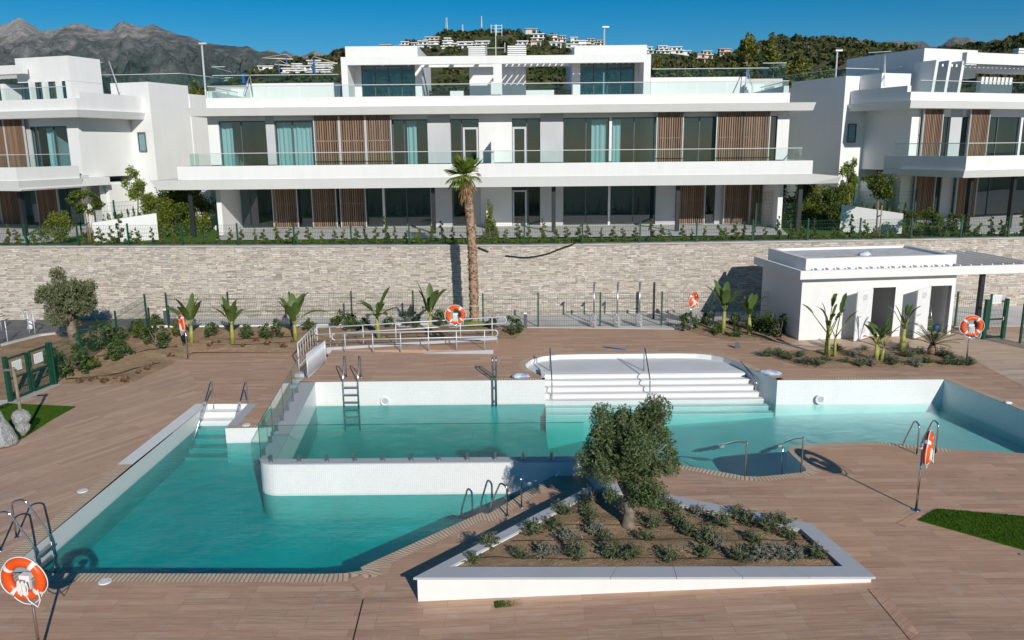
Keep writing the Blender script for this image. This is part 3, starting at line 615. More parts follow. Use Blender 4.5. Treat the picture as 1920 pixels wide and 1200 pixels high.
for a, b in zip(pts, pts[1:]):
    d = (b-a).normalized(); nn = Vector((-d.y, d.x, 0))*.07; m.hexa([(*xy(a-nn), .1), (*xy(a+nn), .1), (*xy(b+nn), .1), (*xy(b-nn), .1)][::-1], [(*xy(a-nn), .45), (*xy(a+nn), .45), (*xy(b+nn), .45), (*xy(b-nn), .45)][::-1])
struct(m.build('path_kerb', 'concrete'))
m = MB(); m.box(-15.9, -1.2, 34.45, 34.58, -.1, .44); tag(m.build('low_wall', 'white_render'), 'low white kerb wall under the green pool fence', 'low wall')
# retaining wall faced with split stone
WY = 36.2
wtop = [(-60, WY+.0, 3.98), (-22, WY, QZ(462, WY, 0)), (.6, WY, QZ(459.5, WY, 960)), (24, WY+1.15, Q(1920, 445, WY+1.15).z), (45, WY+2.2, 3.66)]
rw = thing('retaining_wall', 'long retaining wall faced with beige split stone below the houses', 'wall', (0, WY, .3))
m = MB(); mc = MB()
for a, b in zip(wtop, wtop[1:]):
    m.hexa([(a[0], a[1], -.3), (b[0], b[1], -.3), (b[0], b[1]+.4, -.3), (a[0], a[1]+.4, -.3)], [(a[0], a[1], a[2]-.06), (b[0], b[1], b[2]-.06), (b[0], b[1]+.4, b[2]-.06), (a[0], a[1]+.4, a[2]-.06)])
    mc.hexa([(a[0], a[1]-.05, a[2]-.058), (b[0], b[1]-.05, b[2]-.058), (b[0], b[1]+.42, b[2]-.058), (a[0], a[1]+.42, a[2]-.058)], [(a[0], a[1]-.05, a[2]), (b[0], b[1]-.05, b[2]), (b[0], b[1]+.42, b[2]), (a[0], a[1]+.42, a[2])])
m.build('stone_facing', 'split_stone', rw); mc.build('wall_cap', 'concrete', rw)
GZ = 3.58
def zg(x, y): return GZ+.08*max(0, 1-(y-36.6)/4)
m = MB(); gp = [(x, y, z) for x, y, z in wtop]
for a, b in zip(gp, gp[1:]): m.poly([(a[0], a[1]+.41, a[2]-.03), (b[0], b[1]+.41, b[2]-.03), (b[0], 40, 3.58), (a[0], 40, 3.58)])
m.poly([(-60, 40, 3.58), (45, 40, 3.58), (70, 90, 3.5), (-90, 90, 3.5)]); struct(m.build('ground', 'lawn'))
m = MB(); m.poly([(QX(440, 43), 39.2, 3.66), (QX(1440, 43), 39.2, 3.66), (QX(1490, 43), 45.4, 3.64), (QX(395, 43), 45.4, 3.64)]); struct(m.build('patio', 'patio'))
m = MB(); m.box(-60, QX(70, 40), 39, 60, 3.2, 3.645); m.box(QX(1815, 41), 60, 39.5, 60, 3.2, 3.645); struct(m.build('patio', 'patio'))
m = MB(); m.poly([(-5200, -300, -4.2), (5200, -300, -4.2), (5200, 6800, -4.2), (-5200, 6800, -4.2)]); struct(m.build('ground', 'hill_ground'))

# ---------------------------------------------------------------- hills and mountains
def ridge(pts, Dist):
    xs = np.array([Q(a, b, Dist).x for a, b in pts]); zs = np.array([Q(a, b, Dist).z for a, b in pts]); o = np.argsort(xs); return xs[o], zs[o]
HD = 560.
hx, hz = ridge([(-900, 200), (-300, 215), (200, 205), (300, 190), (385, 172), (430, 155), (480, 135), (540, 116), (590, 111), (640, 98), (700, 96), (740, 88), (800, 71), (840, 62), (900, 61), (950, 61), (1000, 62), (1050, 75), (1100, 82), (1150, 90), (1200, 96), (1260, 101), (1310, 108), (1340, 108), (1380, 100), (1420, 86), (1460, 73), (1500, 70), (1560, 73), (1600, 79), (1640, 86), (1700, 90), (1740, 96), (1790, 92), (1830, 90), (1870, 84), (1900, 74), (1920, 69), (2000, 55), (2400, 40), (3200, 60)], HD)
def hill_z(x, y):
    x = np.asarray(x, float); y = np.asarray(y, float)
    t = np.clip((y-92)/(HD-92), 0, 2.2); sx = x*(HD/np.maximum(y, 60))*np.clip(t, 0, 1)+x*(1-np.clip(t, 0, 1)); top = np.interp(sx, hx, hz)
    pr = np.where(t < 1, (t**1.0)*.80+.20*t*t, 1-.25*(t-1)-.6*(t-1)**2)
    z = 3.4+(top-3.4)*pr
    return z+(fbm(x/70, y/70, 5, 4)-.5)*14*np.clip(t*3, 0, 1)*np.clip(np.abs(1-t)*3, .15, 1)
gx = np.concatenate([np.linspace(-900, -420, 40), np.linspace(-412, 412, 260), np.linspace(420, 900, 40)]); gy = np.concatenate([np.linspace(88, 600, 170), np.linspace(610, 1000, 40)])
X, Y = np.meshgrid(gx, gy); struct(grid('hillside', X, Y, hill_z(X, Y), 'hill_ground'))
def hit(px, py):
    r = ray(px, py); t = 90/r.y
    while t*r.y < 1000:
        p = r*t
        if CAMH+p.z < float(hill_z(np.array([p.x]), np.array([p.y]))[0]): return Vector((p.x, p.y, CAMH+p.z))
        t += 1.5
    p = r*HD; return Vector((p.x, HD, float(hill_z(np.array([p.x]), np.array([HD]))[0])))
def mountain(name, pts, Dist, depth, seed, amp, x0, x1, nx=760, ny=240):
    mx, mz = ridge(pts, Dist); gx = np.linspace(Q(x0, 200, Dist).x, Q(x1, 200, Dist).x, nx); gy = np.linspace(Dist-depth, Dist+depth*.5, ny); X, Y = np.meshgrid(gx, gy)
    t = np.clip((Y-(Dist-depth))/depth, 0, 1.6); top = np.interp(X*Dist/Y, mx, mz); pr = np.where(t < 1, .55*t+.45*t**2.2, 1-(t-1)*1.1)
    nz = fbm(X/(depth*.20), Y/(depth*.26), seed, 7, True); n2 = fbm(X/(depth*.055), Y/(depth*.055), seed+9, 5, True)
    k = np.clip(np.abs(1-t)*2.6, .16, 1)*np.clip(t*3, 0, 1)
    Z = -60+(top+60)*pr+((nz-.55)*amp+(n2-.55)*amp*.55)*k
    o = struct(grid(name, X, Y, Z, 'mountain_rock')); return o
mountain('mountain', [(-700, 110), (-400, 60), (-200, 50), (-60, 70), (0, 45), (10, 40), (20, 36), (35, 30), (44, 35), (55, 42), (66, 50), (80, 59), (92, 64), (105, 68), (130, 75), (260, 100), (420, 130), (700, 160)], 5200, 2600, 21, 420, -800, 700)
mountain('mountain', [(-700, 95), (-300, 90), (-60, 78), (0, 76), (40, 72), (90, 63), (112, 60), (130, 53), (160, 54), (178, 57), (200, 55), (212, 54), (220, 46), (234, 41), (250, 45), (270, 47), (287, 45), (296, 48), (310, 55), (330, 63), (356, 73), (380, 79), (410, 86), (440, 91), (468, 94), (480, 100), (500, 106), (540, 112), (600, 125), (800, 150), (1200, 200)], 3900, 2100, 33, 330, -800, 900)
mountain('mountain', [(380, 110), (470, 104), (500, 100), (512, 97), (525, 101), (533, 95), (548, 102), (560, 106), (578, 100), (592, 95), (603, 99), (615, 103), (640, 108), (760, 125), (1000, 160)], 4800, 1500, 45, 200, 300, 1100)
mountain('mountain', [(1300, 150), (1500, 110), (1620, 85), (1650, 80), (1672, 74), (1690, 75), (1710, 78), (1730, 77), (1745, 84), (1765, 81), (1780, 74), (1792, 68), (1805, 67), (1815, 66), (1830, 74), (1845, 77), (1870, 75), (1895, 73), (1910, 77), (1960, 90), (2200, 70), (2700, 110)], 4300, 2000, 57, 260, 1200, 2700)

hz_ = MB(); hz_.box(-5400, 5400, -400, 7000, -5.2, 760); hzo = hz_.build('haze', 'far_white'); stuff(hzo); hzo.data.materials.clear()
hm = bpy.data.materials.new('haze_air'); hm.use_nodes = True; hn = hm.node_tree; hn.nodes.clear(); ho = hn.nodes.new('ShaderNodeOutputMaterial'); pvn = hn.nodes.new('ShaderNodeVolumePrincipled'); pvn.inputs['Color'].default_value = (.42, .68, 1, 1); pvn.inputs['Density'].default_value = .000015; pvn.inputs['Anisotropy'].default_value = 0
hn.links.new(pvn.outputs[0], ho.inputs['Volume']); hzo.data.materials.append(hm); hzo.display_type = 'WIRE'
# ================================================================ THE HOUSES
Z1b, Z1w, Z1t = QZ(350, 41), QZ(331, 41), QZ(306, 41)      # lower canopy lip, parapet
Z2b, Z2w, Z2t = QZ(212, 41), QZ(197, 41), QZ(178, 41)      # roof slab lip, parapet
F1, F2 = Z1t-.42, Z2t-.32
class House:
    """local frame: u to the right along the front, v into the depth"""
    def __init__(s, name, label, o, ang):
        s.M = Matrix.Translation((o[0], o[1], 0)) @ Matrix.Rotation(ang, 4, 'Z'); s.t = thing(name, label, 'house', (o[0], o[1], GZ)); s.inv = s.M.inverted(); s.py = 300
    def u(s, px, v, py=None):
        """local u where the pixel column meets the plane v"""
        py = s.py if py is None else py
        r = ray(px, py); a = s.inv.to_3x3() @ Vector((r.x, r.y, 0)); c = s.inv @ Vector((0, 0, 0)); t = (v-c.y)/a.y; return c.x+a.x*t
    def z(s, px, py, v):
        r = ray(px, py); a = s.inv.to_3x3() @ Vector((r.x, r.y, 0)); c = s.inv @ Vector((0, 0, 0)); t = (v-c.y)/a.y; return CAMH+r.z*t
    def mb(s): m = MB(); m.M = s.M; return m
    def box(s, name, mat, *b, parent=None):
        if isinstance(b[0], list) and name in ('wall', 'terrace_wall', 'stair_wall', 'bench', 'fin_wall', 'upper_terrace', 'door_frame_', 'penthouse_wall'):
            for q in b[0]: o = s.box(name, mat, *q, parent=parent)
            return o
        m = s.mb()
        bb = b[0] if isinstance(b[0], list) else [b]
        for q in bb: m.box(*q)
        return m.build(name, mat, parent or s.t)
def window(h, u0, u1, v, z0, z1, mull=(), curtain=(), door=False, fr='dark_frame'):
    f = .035; bars = [(u0, u1, v, v+.07, z0, z0+.05), (u0, u1, v, v+.07, z1-.05, z1), (u0, u0+f, v, v+.07, z0+.05, z1-.05), (u1-f, u1, v, v+.07, z0+.05, z1-.05)]
    for q in mull: bars.append((q-.025, q+.025, v-.01, v+.07, z0+.05, z1-.05))
    w = h.box('window', fr, *[bars]) if False else None
    m = h.mb(); [m.box(*b) for b in bars]; w = m.build('window', fr, h.t)
    m = h.mb(); m.poly([(u0+f, v+.035, z0+.05), (u1-f, v+.035, z0+.05), (u1-f, v+.035, z1-.05), (u0+f, v+.035, z1-.05)]); m.build('pane', 'window_glass', w)
    for c0, c1 in curtain:
        m = h.mb(); k = max(6, int((c1-c0)/.06)); ps = [(c0+(c1-c0)*i/k, v+.28+.05*math.sin(i*1.7+c0)+.03*math.sin(i*.63)) for i in range(k+1)]
        for a, b in zip(ps, ps[1:]): m.poly([(a[0], a[1], z0+.03), (b[0], b[1], z0+.03), (b[0], b[1], z1-.1), (a[0], a[1], z1-.1)])
        m.build('curtain', 'curtain', w)
    if door:
        m = h.mb(); d0, d1 = door
        for b in ((d0, d0+.10, v-.02, v+.05, z0+.02, z1-.42), (d1-.10, d1, v-.02, v+.05, z0+.02, z1-.42), (d0+.1, d1-.1, v-.02, v+.05, z1-.52, z1-.42), (d0+.1, d1-.1, v-.02, v+.05, z0+.02, z0+.12)): m.box(*b)
        m.build('door_frame', 'frame_metal', w)
    return w
def slats(h, u0, u1, v, z0, z1):
    m = h.mb(); n = max(4, round((u1-u0)/.118)); p = (u1-u0)/n
    for i in range(n): m.box(u0+p*(i+.22), u0+p*(i+.80), v, v+.06, z0+.04, z1-.02)
    s = m.build('slat_screen', 'slat_wood', h.t); m = h.mb()
    for zz in (z0, z0+(z1-z0)*.55, z1-.04): m.box(u0, u1, v+.062, v+.09, zz, zz+.045)
    m.box(u0-.05, u0, v-.01, v+.09, z0, z1); m.box(u1, u1+.05, v-.01, v+.09, z0, z1); m.build('screen_rail', 'frame_metal', s); return s
def lip(h, u0, u1, v, z0, z1, d=.24, back=.5, ul=0, ur=0):
    """slab with a front edge that leans inwards towards the bottom"""
    m = h.mb(); m.hexa([(u0+d*ul, v+d, z0), (u1-d*ur, v+d, z0), (u1-d*ur, v+back, z0), (u0+d*ul, v+back, z0)], [(u0, v, z1), (u1, v, z1), (u1, v+back, z1), (u0, v+back, z1)]); return m.build('slab', 'white_render', h.t)
def balustrade(h, pts, z0, z1, name='balustrade', every=1.5):
    """frameless glass panels along (u,v) points"""
    m = h.mb(); mr = h.mb()
    for a, b in zip(pts, pts[1:]):
        a, b = Vector(a), Vector(b); L = (b-a).length; n = max(1, round(L/every))
        for i in range(n):
            p, q = a.lerp(b, (i+.008)/n), a.lerp(b, (i+.992)/n); m.poly([(p.x, p.y, z0), (q.x, q.y, z0), (q.x, q.y, z1-.02), (p.x, p.y, z1-.02)])
        d = (b-a).normalized(); nn = Vector((-d.y, d.x))*.018
        mr.hexa([(*(a-nn), z1-.02), (*(b-nn), z1-.02), (*(b+nn), z1-.02), (*(a+nn), z1-.02)], [(*(a-nn), z1+.015), (*(b-nn), z1+.015), (*(b+nn), z1+.015), (*(a+nn), z1+.015)])
    g = m.build(name, 'clear_glass', h.t); mr.build('handrail', 'frame_metal', g); return g
def facade(h, items, v, z0, z1, zt, th=.3):
    """items: (kind, px0, px1, extra) in picture columns on the plane v"""
    for it in items:
        k, a, b = it[0], it[1], it[2]; u0, u1 = h.u(a, v), h.u(b, v); ex = it[3] if len(it) > 3 else {}
        if k == 'wall': h.box('wall', 'white_render', u0, u1, v, v+th, z0, zt)
        elif k == 'grey': h.box('wall', 'grey_render', u0, u1, v+.02, v+th, z0, zt)
        elif k == 'win':
            ml = [h.u(q, v) for q in ex.get('m', ())]; cu = [(h.u(q, v), h.u(r_, v)) for q, r_ in ex.get('c', ())]; dr = ex.get('d'); dr = (h.u(dr[0], v), h.u(dr[1], v)) if dr else False
            window(h, u0, u1, v+.1, z0, z1, ml, cu, dr)
            if zt > z1+.03: h.box('wall', 'white_render', u0, u1, v+.02, v+th, z1, zt)
        elif k == 'slat':
            vv = v-.28; slats(h, h.u(a, vv), h.u(b, vv), vv, z0+.02, zt-.03)
def rooms(h, u0, u1, v0, v1, z0, z1, parts=()):
    b = [(u0, u1, v1, v1+.1, z0, z1), (u0, u1, v0, v1, z0-.12, z0-.004), (u0, u0+.1, v0+.3, v1, z0, z1), (u1-.1, u1, v0+.3, v1, z0, z1), (u0, u1, v0+.3, v1, z1-.0, z1+.06)]+[(p-.07, p+.07, v0+.35, v1, z0, z1) for p in parts]
    return h.box('interior_walls', 'room_wall', b)
# ---- the middle house
H = House('apartment_house', 'long white two-storey apartment house in the middle with roof terrace and pergola', (0, 41), 0)
u = H.u
FV = 1.0; GV = 4.2; CV = -.4; H.py = 395
# ground floor
G0 = GZ+.08
facade(H, [('wall', 398, 420), ('win', 420, 512, dict(m=(468,), c=((421, 440),))), ('wall', 512, 518), ('slat', 513, 557), ('win', 518, 586, dict(m=(558,))), ('slat', 587, 630), ('win', 586, 640, dict(m=(633,))), ('slat', 640, 685), ('win', 640, 687), ('win', 687, 718), ('wall', 718, 722), ('win', 722, 808, dict(m=(763,))), ('grey', 808, 848), ('win', 848, 876), ('grey', 876, 902), ('wall', 902, 960), ('win', 960, 990, dict(d=(961, 988))), ('win', 990, 1013), ('grey', 1013, 1056), ('win', 1056, 1140, dict(m=(1098,))), ('wall', 1140, 1144), ('win', 1144, 1229, dict(m=(1187,))), ('grey', 1229, 1272), ('slat', 1274, 1320), ('win', 1272, 1340, dict(m=(1321,))), ('grey', 1340, 1357), ('slat', 1358, 1404), ('slat', 1407, 1452), ('win', 1357, 1450), ('wall', 1450, 1470)], GV, G0, Z1b+.02, Z1b+.03)
rooms(H, u(398, GV)+.05, u(1470, GV)-.05, GV, GV+5, G0, Z1b+.1, [u(p, GV) for p in (640, 848, 925, 1034, 1250)])
# dark plinth behind the patio, posts
for px in (360, 813, 1038, 1270, 1498):
    c = u(px, .5, 400); H.box('post', 'dark_metal', c-.10, c+.10, .42, .60, G0-.1, Z1b+.02)
# lower canopy + parapet + terrace floor
H.py = 340; m = H.mb(); a0, a1 = u(333, CV), u(1577, CV, 345)
H.py = 330
lip(H, u(340, CV), u(1524, CV), CV, Z1b, Z1w, .22, GV+.8)
e0, e1 = u(280, CV), a1
m.hexa([(e0+.25, CV+.22, Z1b+.01), (u(340, CV), CV+.22, Z1b), (u(340, CV), 3.4, Z1b), (e0+.25, 3.4, Z1b+.01)], [(e0, CV, Z1w-.03), (u(340, CV), CV, Z1w-.01), (u(340, CV), 3.4, Z1w-.01), (e0, 3.4, Z1w-.03)])
m.hexa([(u(1524, CV), CV+.22, Z1b), (e1-.05, CV+.25, Z1b+.03), (e1-.05, 3.4, Z1b+.03), (u(1524, CV), 3.4, Z1b)], [(u(1524, CV), CV, Z1w-.01), (e1, CV, Z1w-.12), (e1, 3.4, Z1w-.12), (u(1524, CV), 3.4, Z1w-.01)]); m.build('canopy', 'white_render', H.t)
H.box('parapet', 'white_render', [(u(333, CV), u(1523, CV), CV+.03, CV+.33, Z1w+.003, Z1t), (u(333, CV), u(333, CV)+.3, CV+.33, 3.3, Z1w+.003, Z1t), (u(1523, CV)-.3, u(1523, CV), CV+.33, 3.3, Z1w+.003, Z1t)])
H.box('terrace_floor', 'patio', u(333, CV)+.3, u(1523, CV)-.3, CV+.33, FV+.01, Z1w+.003, F1)
bq = CV+.18; H.py = 290
balustrade(H, [(u(355, bq), FV), (u(355, bq), bq), (u(1503, bq), bq), (u(1503, bq), FV)], Z1t+.003, Z1t+.62)
# first floor
H.py = 265
zt1 = H.z(960, 222, FV); sof = Z2b+.02
facade(H, [('wall', 392, 412), ('win', 412, 500, dict(m=(453,), c=((413, 433),))), ('grey', 500, 516), ('win', 516, 588, dict(m=(549,), c=((517, 587),))), ('wall', 588, 592), ('slat', 591, 635), ('slat', 639, 684), ('slat', 688, 733), ('win', 592, 737), ('win', 737, 802, dict(m=(758,), c=((762, 780),))), ('grey', 802, 845), ('win', 845, 898, dict(m=(866,), d=(868, 897))), ('wall', 898, 960), ('win', 960, 1013, dict(m=(988,), d=(961, 987))), ('grey', 1013, 1056), ('win', 1056, 1142, dict(m=(1099,), c=((1110, 1138),))), ('wall', 1142, 1147), ('win', 1147, 1230, dict(m=(1189,), c=((1150, 1165),))), ('slat', 1232, 1279), ('win', 1230, 1343, dict(m=(1282, 1311))), ('slat', 1344, 1391), ('slat', 1393, 1441), ('win', 1343, 1456, dict(m=(1442,))), ('wall', 1456, 1478)], FV, F1, zt1, sof)
rooms(H, u(392, FV)+.25, u(1478, FV)-.25, FV, FV+6.5, F1, sof-.01, [u(p, FV) for p in (508, 590, 823, 925, 1034, 1144, 1232)])
H.box('fin_wall', 'white_render', [(u(921, .3), u(926, .3), -.1, FV, F1, F1+1.55)])
# body behind the facades
H.box('wall', 'white_render', [(u(392, FV), u(392, FV)+.25, FV+.3, 13, GZ-.2, Z2b), (u(1478, FV)-.25, u(1478, FV), FV+.3, 13, GZ-.2, Z2b), (u(392, FV), u(1478, FV), 13, 13.3, GZ-.2, Z2b)])
H.box('fin_wall', 'white_render', u(912, 3, 380), u(916, 3, 380), 2.6, GV, G0-.1, G0+1.45)
# roof slab
H.py = 200
lip(H, u(345, 0), u(1530, 0), 0, Z2b, Z2w, .2, 13.3, 1, .3)
H.box('parapet', 'white_render', [(u(387, .3), u(1480, .3), .30, .55, Z2w+.003, Z2t), (u(387, .3), u(387, .3)+.25, .55, 9, Z2w+.003, Z2t+.35), (u(1480, .3)-.25, u(1480, .3), .55, 9, Z2w+.003, Z2t+.35)])
H.box('terrace_floor', 'paving', u(387, .3)+.25, u(1480, .3)-.25, .55, 13, Z2w+.003, F2)
balustrade(H, [(u(392, .42), 5), (u(392, .42), .42), (u(1476, .42), .42), (u(1476, .42), 5)], Z2t+.003, Z2t+.58)
# penthouse : left frame, right frame, beams, pergola
PV = 5.2; H.py = 135
def zz(py, v, px=960): return H.z(px, py, v)
zb0, zb1 = zz(119, PV), zz(104, PV)
W = 'white_render'
H.box('pergola_frame', W, [(u(640, PV), u(652, PV), PV, PV+3.6, F2, zb1), (u(1207, PV), u(1220, PV), PV, PV+3.6, F2, zb1), (u(652, PV), u(1207, PV), PV, PV+.3, zb0, zb1), (u(925, PV), u(941, PV), PV+.02, PV+.3, F2, zb0)])
H.box('pillar_cap', W, u(920, 1.5), u(940, 1.5), 1.4, 1.8, F2, Z2t+.75)
H.box('bench', W, [(u(652, 3.2), u(664, 3.2), 3.2, 3.6, F2, F2+.5), (u(843, 3.2), u(868, 3.2), 3.2, 3.7, F2, F2+.75), (u(986, 3.2), u(1039, 3.2), 3.2, 3.7, F2, F2+.75)])
VB = 7.2
zp = zz(91, VB)
for x0, x1, wl in ((660, 790, (677, 778)), (1074, 1206, (1088, 1190))):
    H.box('penthouse_roof', W, u(x0, VB), u(x1, VB), PV+.32 if x0 < 700 else PV+.9, 13, zb1-.25, zp)
    ua, ub = u(wl[0], VB), u(wl[1], VB)
    H.box('wall', W, [(u(x0, VB), ua, VB, VB+.3, F2, zb1-.26), (ub, u(x1, VB), VB, VB+.3, F2, zb1-.26), (u(x0, VB), u(x0, VB)+.2, VB+.3, 13, F2, zb1-.26), (u(x1, VB)-.2, u(x1, VB), VB+.3, 13, F2, zb1-.26)])
    m = H.mb(); m.poly([(u(x0, VB)+.2, 12.8, F2), (u(x1, VB)-.2, 12.8, F2), (u(x1, VB)-.2, 12.8, zb1-.26), (u(x0, VB)+.2, 12.8, zb1-.26)]); m.build('added_back_pane', 'window_glass', H.t)  # glazing added in place of the back wall to let sky light in
    k = (wl[1]-wl[0])/4.; window(H, ua, ub, VB+.08, F2, zb1-.27, [u(wl[0]+k*j, VB) for j in (1, 2, 3)])
    m = H.mb(); uu = ua+.3
    while uu < ub-.6: m.box(uu, uu+.06, VB+1.4, VB+1.45, F2, F2+.95); uu += .22
    m.build('curtain', 'curtain', H.t)
    H.box('ceiling', 'room_wall', u(x0, VB)+.2, u(x1, VB)-.2, VB+.3, 12.7, zb1-.30, zb1-.262)
# pergola slats
m = H.mb()
for a, b, v0, v1 in ((652, 790, PV+.3, VB), (790, 925, PV+.3, VB+.2), (941, 1074, PV+.3, VB+.2), (1074, 1207, PV+.3, VB)):
    ua, ub = u(a, PV), u(b, PV); n = int((ub-ua)/.34)
    for i in range(n):
        if a < 800 and i % 4: continue
        x = ua+(i+.5)*(ub-ua)/n; m.box(x-.05, x+.05, v0, v1+.25, zb0+.12, zb1-.06)
m.build('pergola_slats', W, H.t)
H.box('wall', W, [(u(880, 8.2), u(986, 8.2), 8.2, 8.5, F2, zz(122, 8.2)), (u(790, 8.2), u(830, 8.2), 8.6, 8.9, F2, F2+.9)])
H.box('beam', W, [(u(790, VB+.3), u(1074, VB+.3), VB+.2, VB+.45, zb0+.05, zb1)])
for x0, x1 in ((879, 911), (952, 987)):
    a, b = u(x0, 9), u(x1, 9); m = H.mb(); m.box(a+.1, b-.1, 9.1, 9.4, zz(103.5, 9)-.3, zz(103.5, 9)+.5)
    for k in range(5): m.box(a, b, 9, 9.5, zz(103.5, 9)+.115*k, zz(103.5, 9)+.115*k+.075)
    m.build('roof_louvre', W, H.t)
for x0, x1 in ((803, 880), (988, 1036), (1036, 1072)):
    a, b = u(x0, 8.4), u(x1, 8.4); m = H.mb(); m.box(a, a+.06, 8.6, 8.65, F2, F2+1.2); m.box(b-.06, b, 8.6, 8.65, F2, F2+1.2)
    for k in range(7): m.box(a, b, 8.55, 8.6, F2+.1+.15*k, F2+.1+.15*k+.10)
    m.build('timber_fence', 'slat_wood', H.t)
# terrace side walls, glass on top and stairs at both ends
HV = 7.6; H.py = 160
zl, zr = zz(154, HV), zz(148, HV)
H.box('terrace_wall', W, [(u(463, HV), u(637, HV), HV, HV+.3, F2, zl+.06), (u(1220, HV), u(1400, HV), HV, HV+.3, F2, zr)])
H.box('upper_terrace', 'paving', [(u(400, HV), u(637, HV), HV+.3, 13.2, F2, zl-.1), (u(1220, HV), u(1470, HV), HV+.3, 13.2, F2, zr-.1)])
balustrade(H, [(u(400, HV+.2), HV+.2), (u(640, HV+.2), HV+.2)], zl+.063, zl+.55, every=2.2)
balustrade(H, [(u(1222, HV+.2), HV+.2), (u(1440, HV+.2), HV+.2)], zr+.003, zr+.50, every=2.2)
balustrade(H, [(u(400, 9.5), 13), (u(400, 9.5), 9.5), (u(424, 9.5), 9.5)], zl+.1, zl+1.2)
balustrade(H, [(u(1428, 8.6), 8.6), (u(1472, 8.6), 8.6), (u(1472, 8.6), 13)], zr, zr+.85)
for x0, x1 in ((430, 463), (1400, 1435)):
    a, b = u(x0, 7), u(x1, 7); H.box('stair', W, [(a, b, 5.4+.3*k, 5.4+.3*(k+1), F2, F2+.18*(k+1)) for k in range(7)])
H.box('stair_wall', W, [(u(392, 5), u(402, 5), 5.2, 8, F2, F2+1.0), (u(402, 6), u(428, 6), 6.2, 6.45, F2, F2+.75), (u(414, 6), u(424, 6), 6.0, 6.19, F2, F2+1.0), (u(1448, 5), u(1456, 5), 4.6, 6.4, F2, F2+.95), (u(1456, 5), u(1474, 5), 4.6, 4.8, F2, F2+.8)])
for x0, x1 in ((455, 470), (1398, 1411)):
    m = H.mb(); a, b = u(x0, 5.4), u(x1, 7.4); lo = x0 if x0 < 900 else x1
    if x0 < 900: m.tube([(u(456, 5.4), 5.4, F2), (u(456, 5.4), 5.4, F2+.9), (u(470, 7.2), 7.2, F2+2.0), (u(473, 7.4), 7.4, F2+.9)], .03, 6)
    else: m.tube([(u(1411, 5.4), 5.4, F2), (u(1411, 5.4), 5.4, F2+.95), (u(1399, 7.2), 7.2, F2+2.1), (u(1397, 7.2), 7.2, F2+.9)], .03, 6)
    m.build('stair_rail', 'galvanized', H.t)
for x0, x1, za, hh in ((455, 459, zl, .75), (1399, 1403, zr, .55)): m = H.mb(); m.box(u(x0, 8.6), u(x1, 8.6), 8.6, 8.8, za, za+hh); m.tube([(u(x0, 8.6)+.05, 8.6, za+hh), (u(x0, 8.6)+.05, 8.4, za+hh+.1)], .03, 6); m.build('roof_shower', 'blue_plastic', H.t)
H.box('roof_mast', 'galvanized', [(u(930, 9), u(931.2, 9), 9, 9.04, zp-.6, zz(46, 9)), (u(913, 9), u(948, 9), 9, 9.03, zz(90, 9), zz(89, 9)), (u(947, 9), u(948, 9), 9, 9.03, zz(98, 9), zz(80, 9)), (u(913, 9), u(914, 9), 9, 9.03, zz(103, 9), zz(85, 9))])
# ---- the left house
A = math.radians(-18.4)
cL = Q(145, 219, 44.2); dL = cL.z-Z2b
L = House('apartment_house', 'white house at the left edge seen at an angle, with fin columns on its roof', (cL.x, cL.y), A)
uL = L.u; L.py = 200
def side_u(h, px, v): return h.u(px, v)
def vat(h, px, uu, py=None):
    py = h.py if py is None else py
    r = ray(px, py); a = h.inv.to_3x3() @ Vector((r.x, r.y, 0)); c = h.inv @ Vector((0, 0, 0)); t = (uu-c.x)/a.x; return c.y+a.y*t
vj = vat(L, 272, 0)                     # where the side jogs out
lip(L, -24, 0, 0, (Z2b+dL), (Z2w+dL), .2, 11, 0, .9)
L.box('parapet', W, [(-24, -.15, .2, .45, (Z2w+dL)+.003, (Z2t+dL)+.12), (-.4, -.15, .45, vj+.1, (Z2w+dL)+.003, (Z2t+dL)+.45)])
L.box('terrace_floor', 'paving', -24, -.4, .45, 11, (Z2w+dL)+.003, (F2+dL))
balustrade(L, [(-24, .32), (uL(130, .32), .32)], (Z2t+dL)+.123, (Z2t+dL)+.75)
fv = 1.1; L.py = 265; uf = L.u(149, fv)                # facade plane and its right corner
facade(L, [('wall', 128, 149), ('win', 70, 128, dict(m=(100,), c=((78, 95),))), ('grey', 46, 58), ('win', 58, 70), ('slat', 11, 46), ('slat', -40, 9), ('win', -60, 46), ('wall', -200, -60)], fv, F1-.1, H.z(100, 231, FV)-.02, (Z2b+dL)+.02)
rooms(L, -14, uf-.3, fv, fv+5, F1, (Z2b+dL), [-3.5])
L.box('wall', W, [(uf-.25, uf, fv+.3, vj-.01, Z1w, (Z2b+dL)), (uf-.25, uf, 2.8, vj-.01, GZ-.2, Z1b), (-24, uf-.3, 11, 11.3, GZ-.2, (Z2b+dL))])
# side block with the tall bulkhead
L.py = 220; zq = L.z(284, 153, vj); uj0, uj1 = uf-.25, L.u(284, vj)
L.box('wall', W, [(uf-1.2, uj1, vj, 8.4, GZ-.2, zq), (uf-1.2, uj1+.05, 8.4, 13.5, GZ-.2, (zq-.5)), (-3.2, uf, vj+1.2, 9, (Z2b+dL), (zq-.15))])
window(L, L.u(254, vj-.12), L.u(268, vj-.12), vj-.12, L.z(261, 284, vj), L.z(261, 248, vj))
balustrade(L, [(L.u(190, 8), vj+1.6), (L.u(242, 8), 7.6), (uj1-.4, 8.3), (uj1-.4, 13)], zq-.1, zq+.75)
balustrade(L, [(L.u(192, 8), vj+1.4), (L.u(240, 8), vj+1.4)], zq, zq+1.4)
m = L.mb(); m.tube([(-.6, vj-1.2, (Z2t+dL)+.6), (L.u(206, vj), vj+.4, zq+1.3), (L.u(209, vj), vj+.4, zq-.2)], .035, 6); m.build('stair_rail', 'galvanized', L.t)
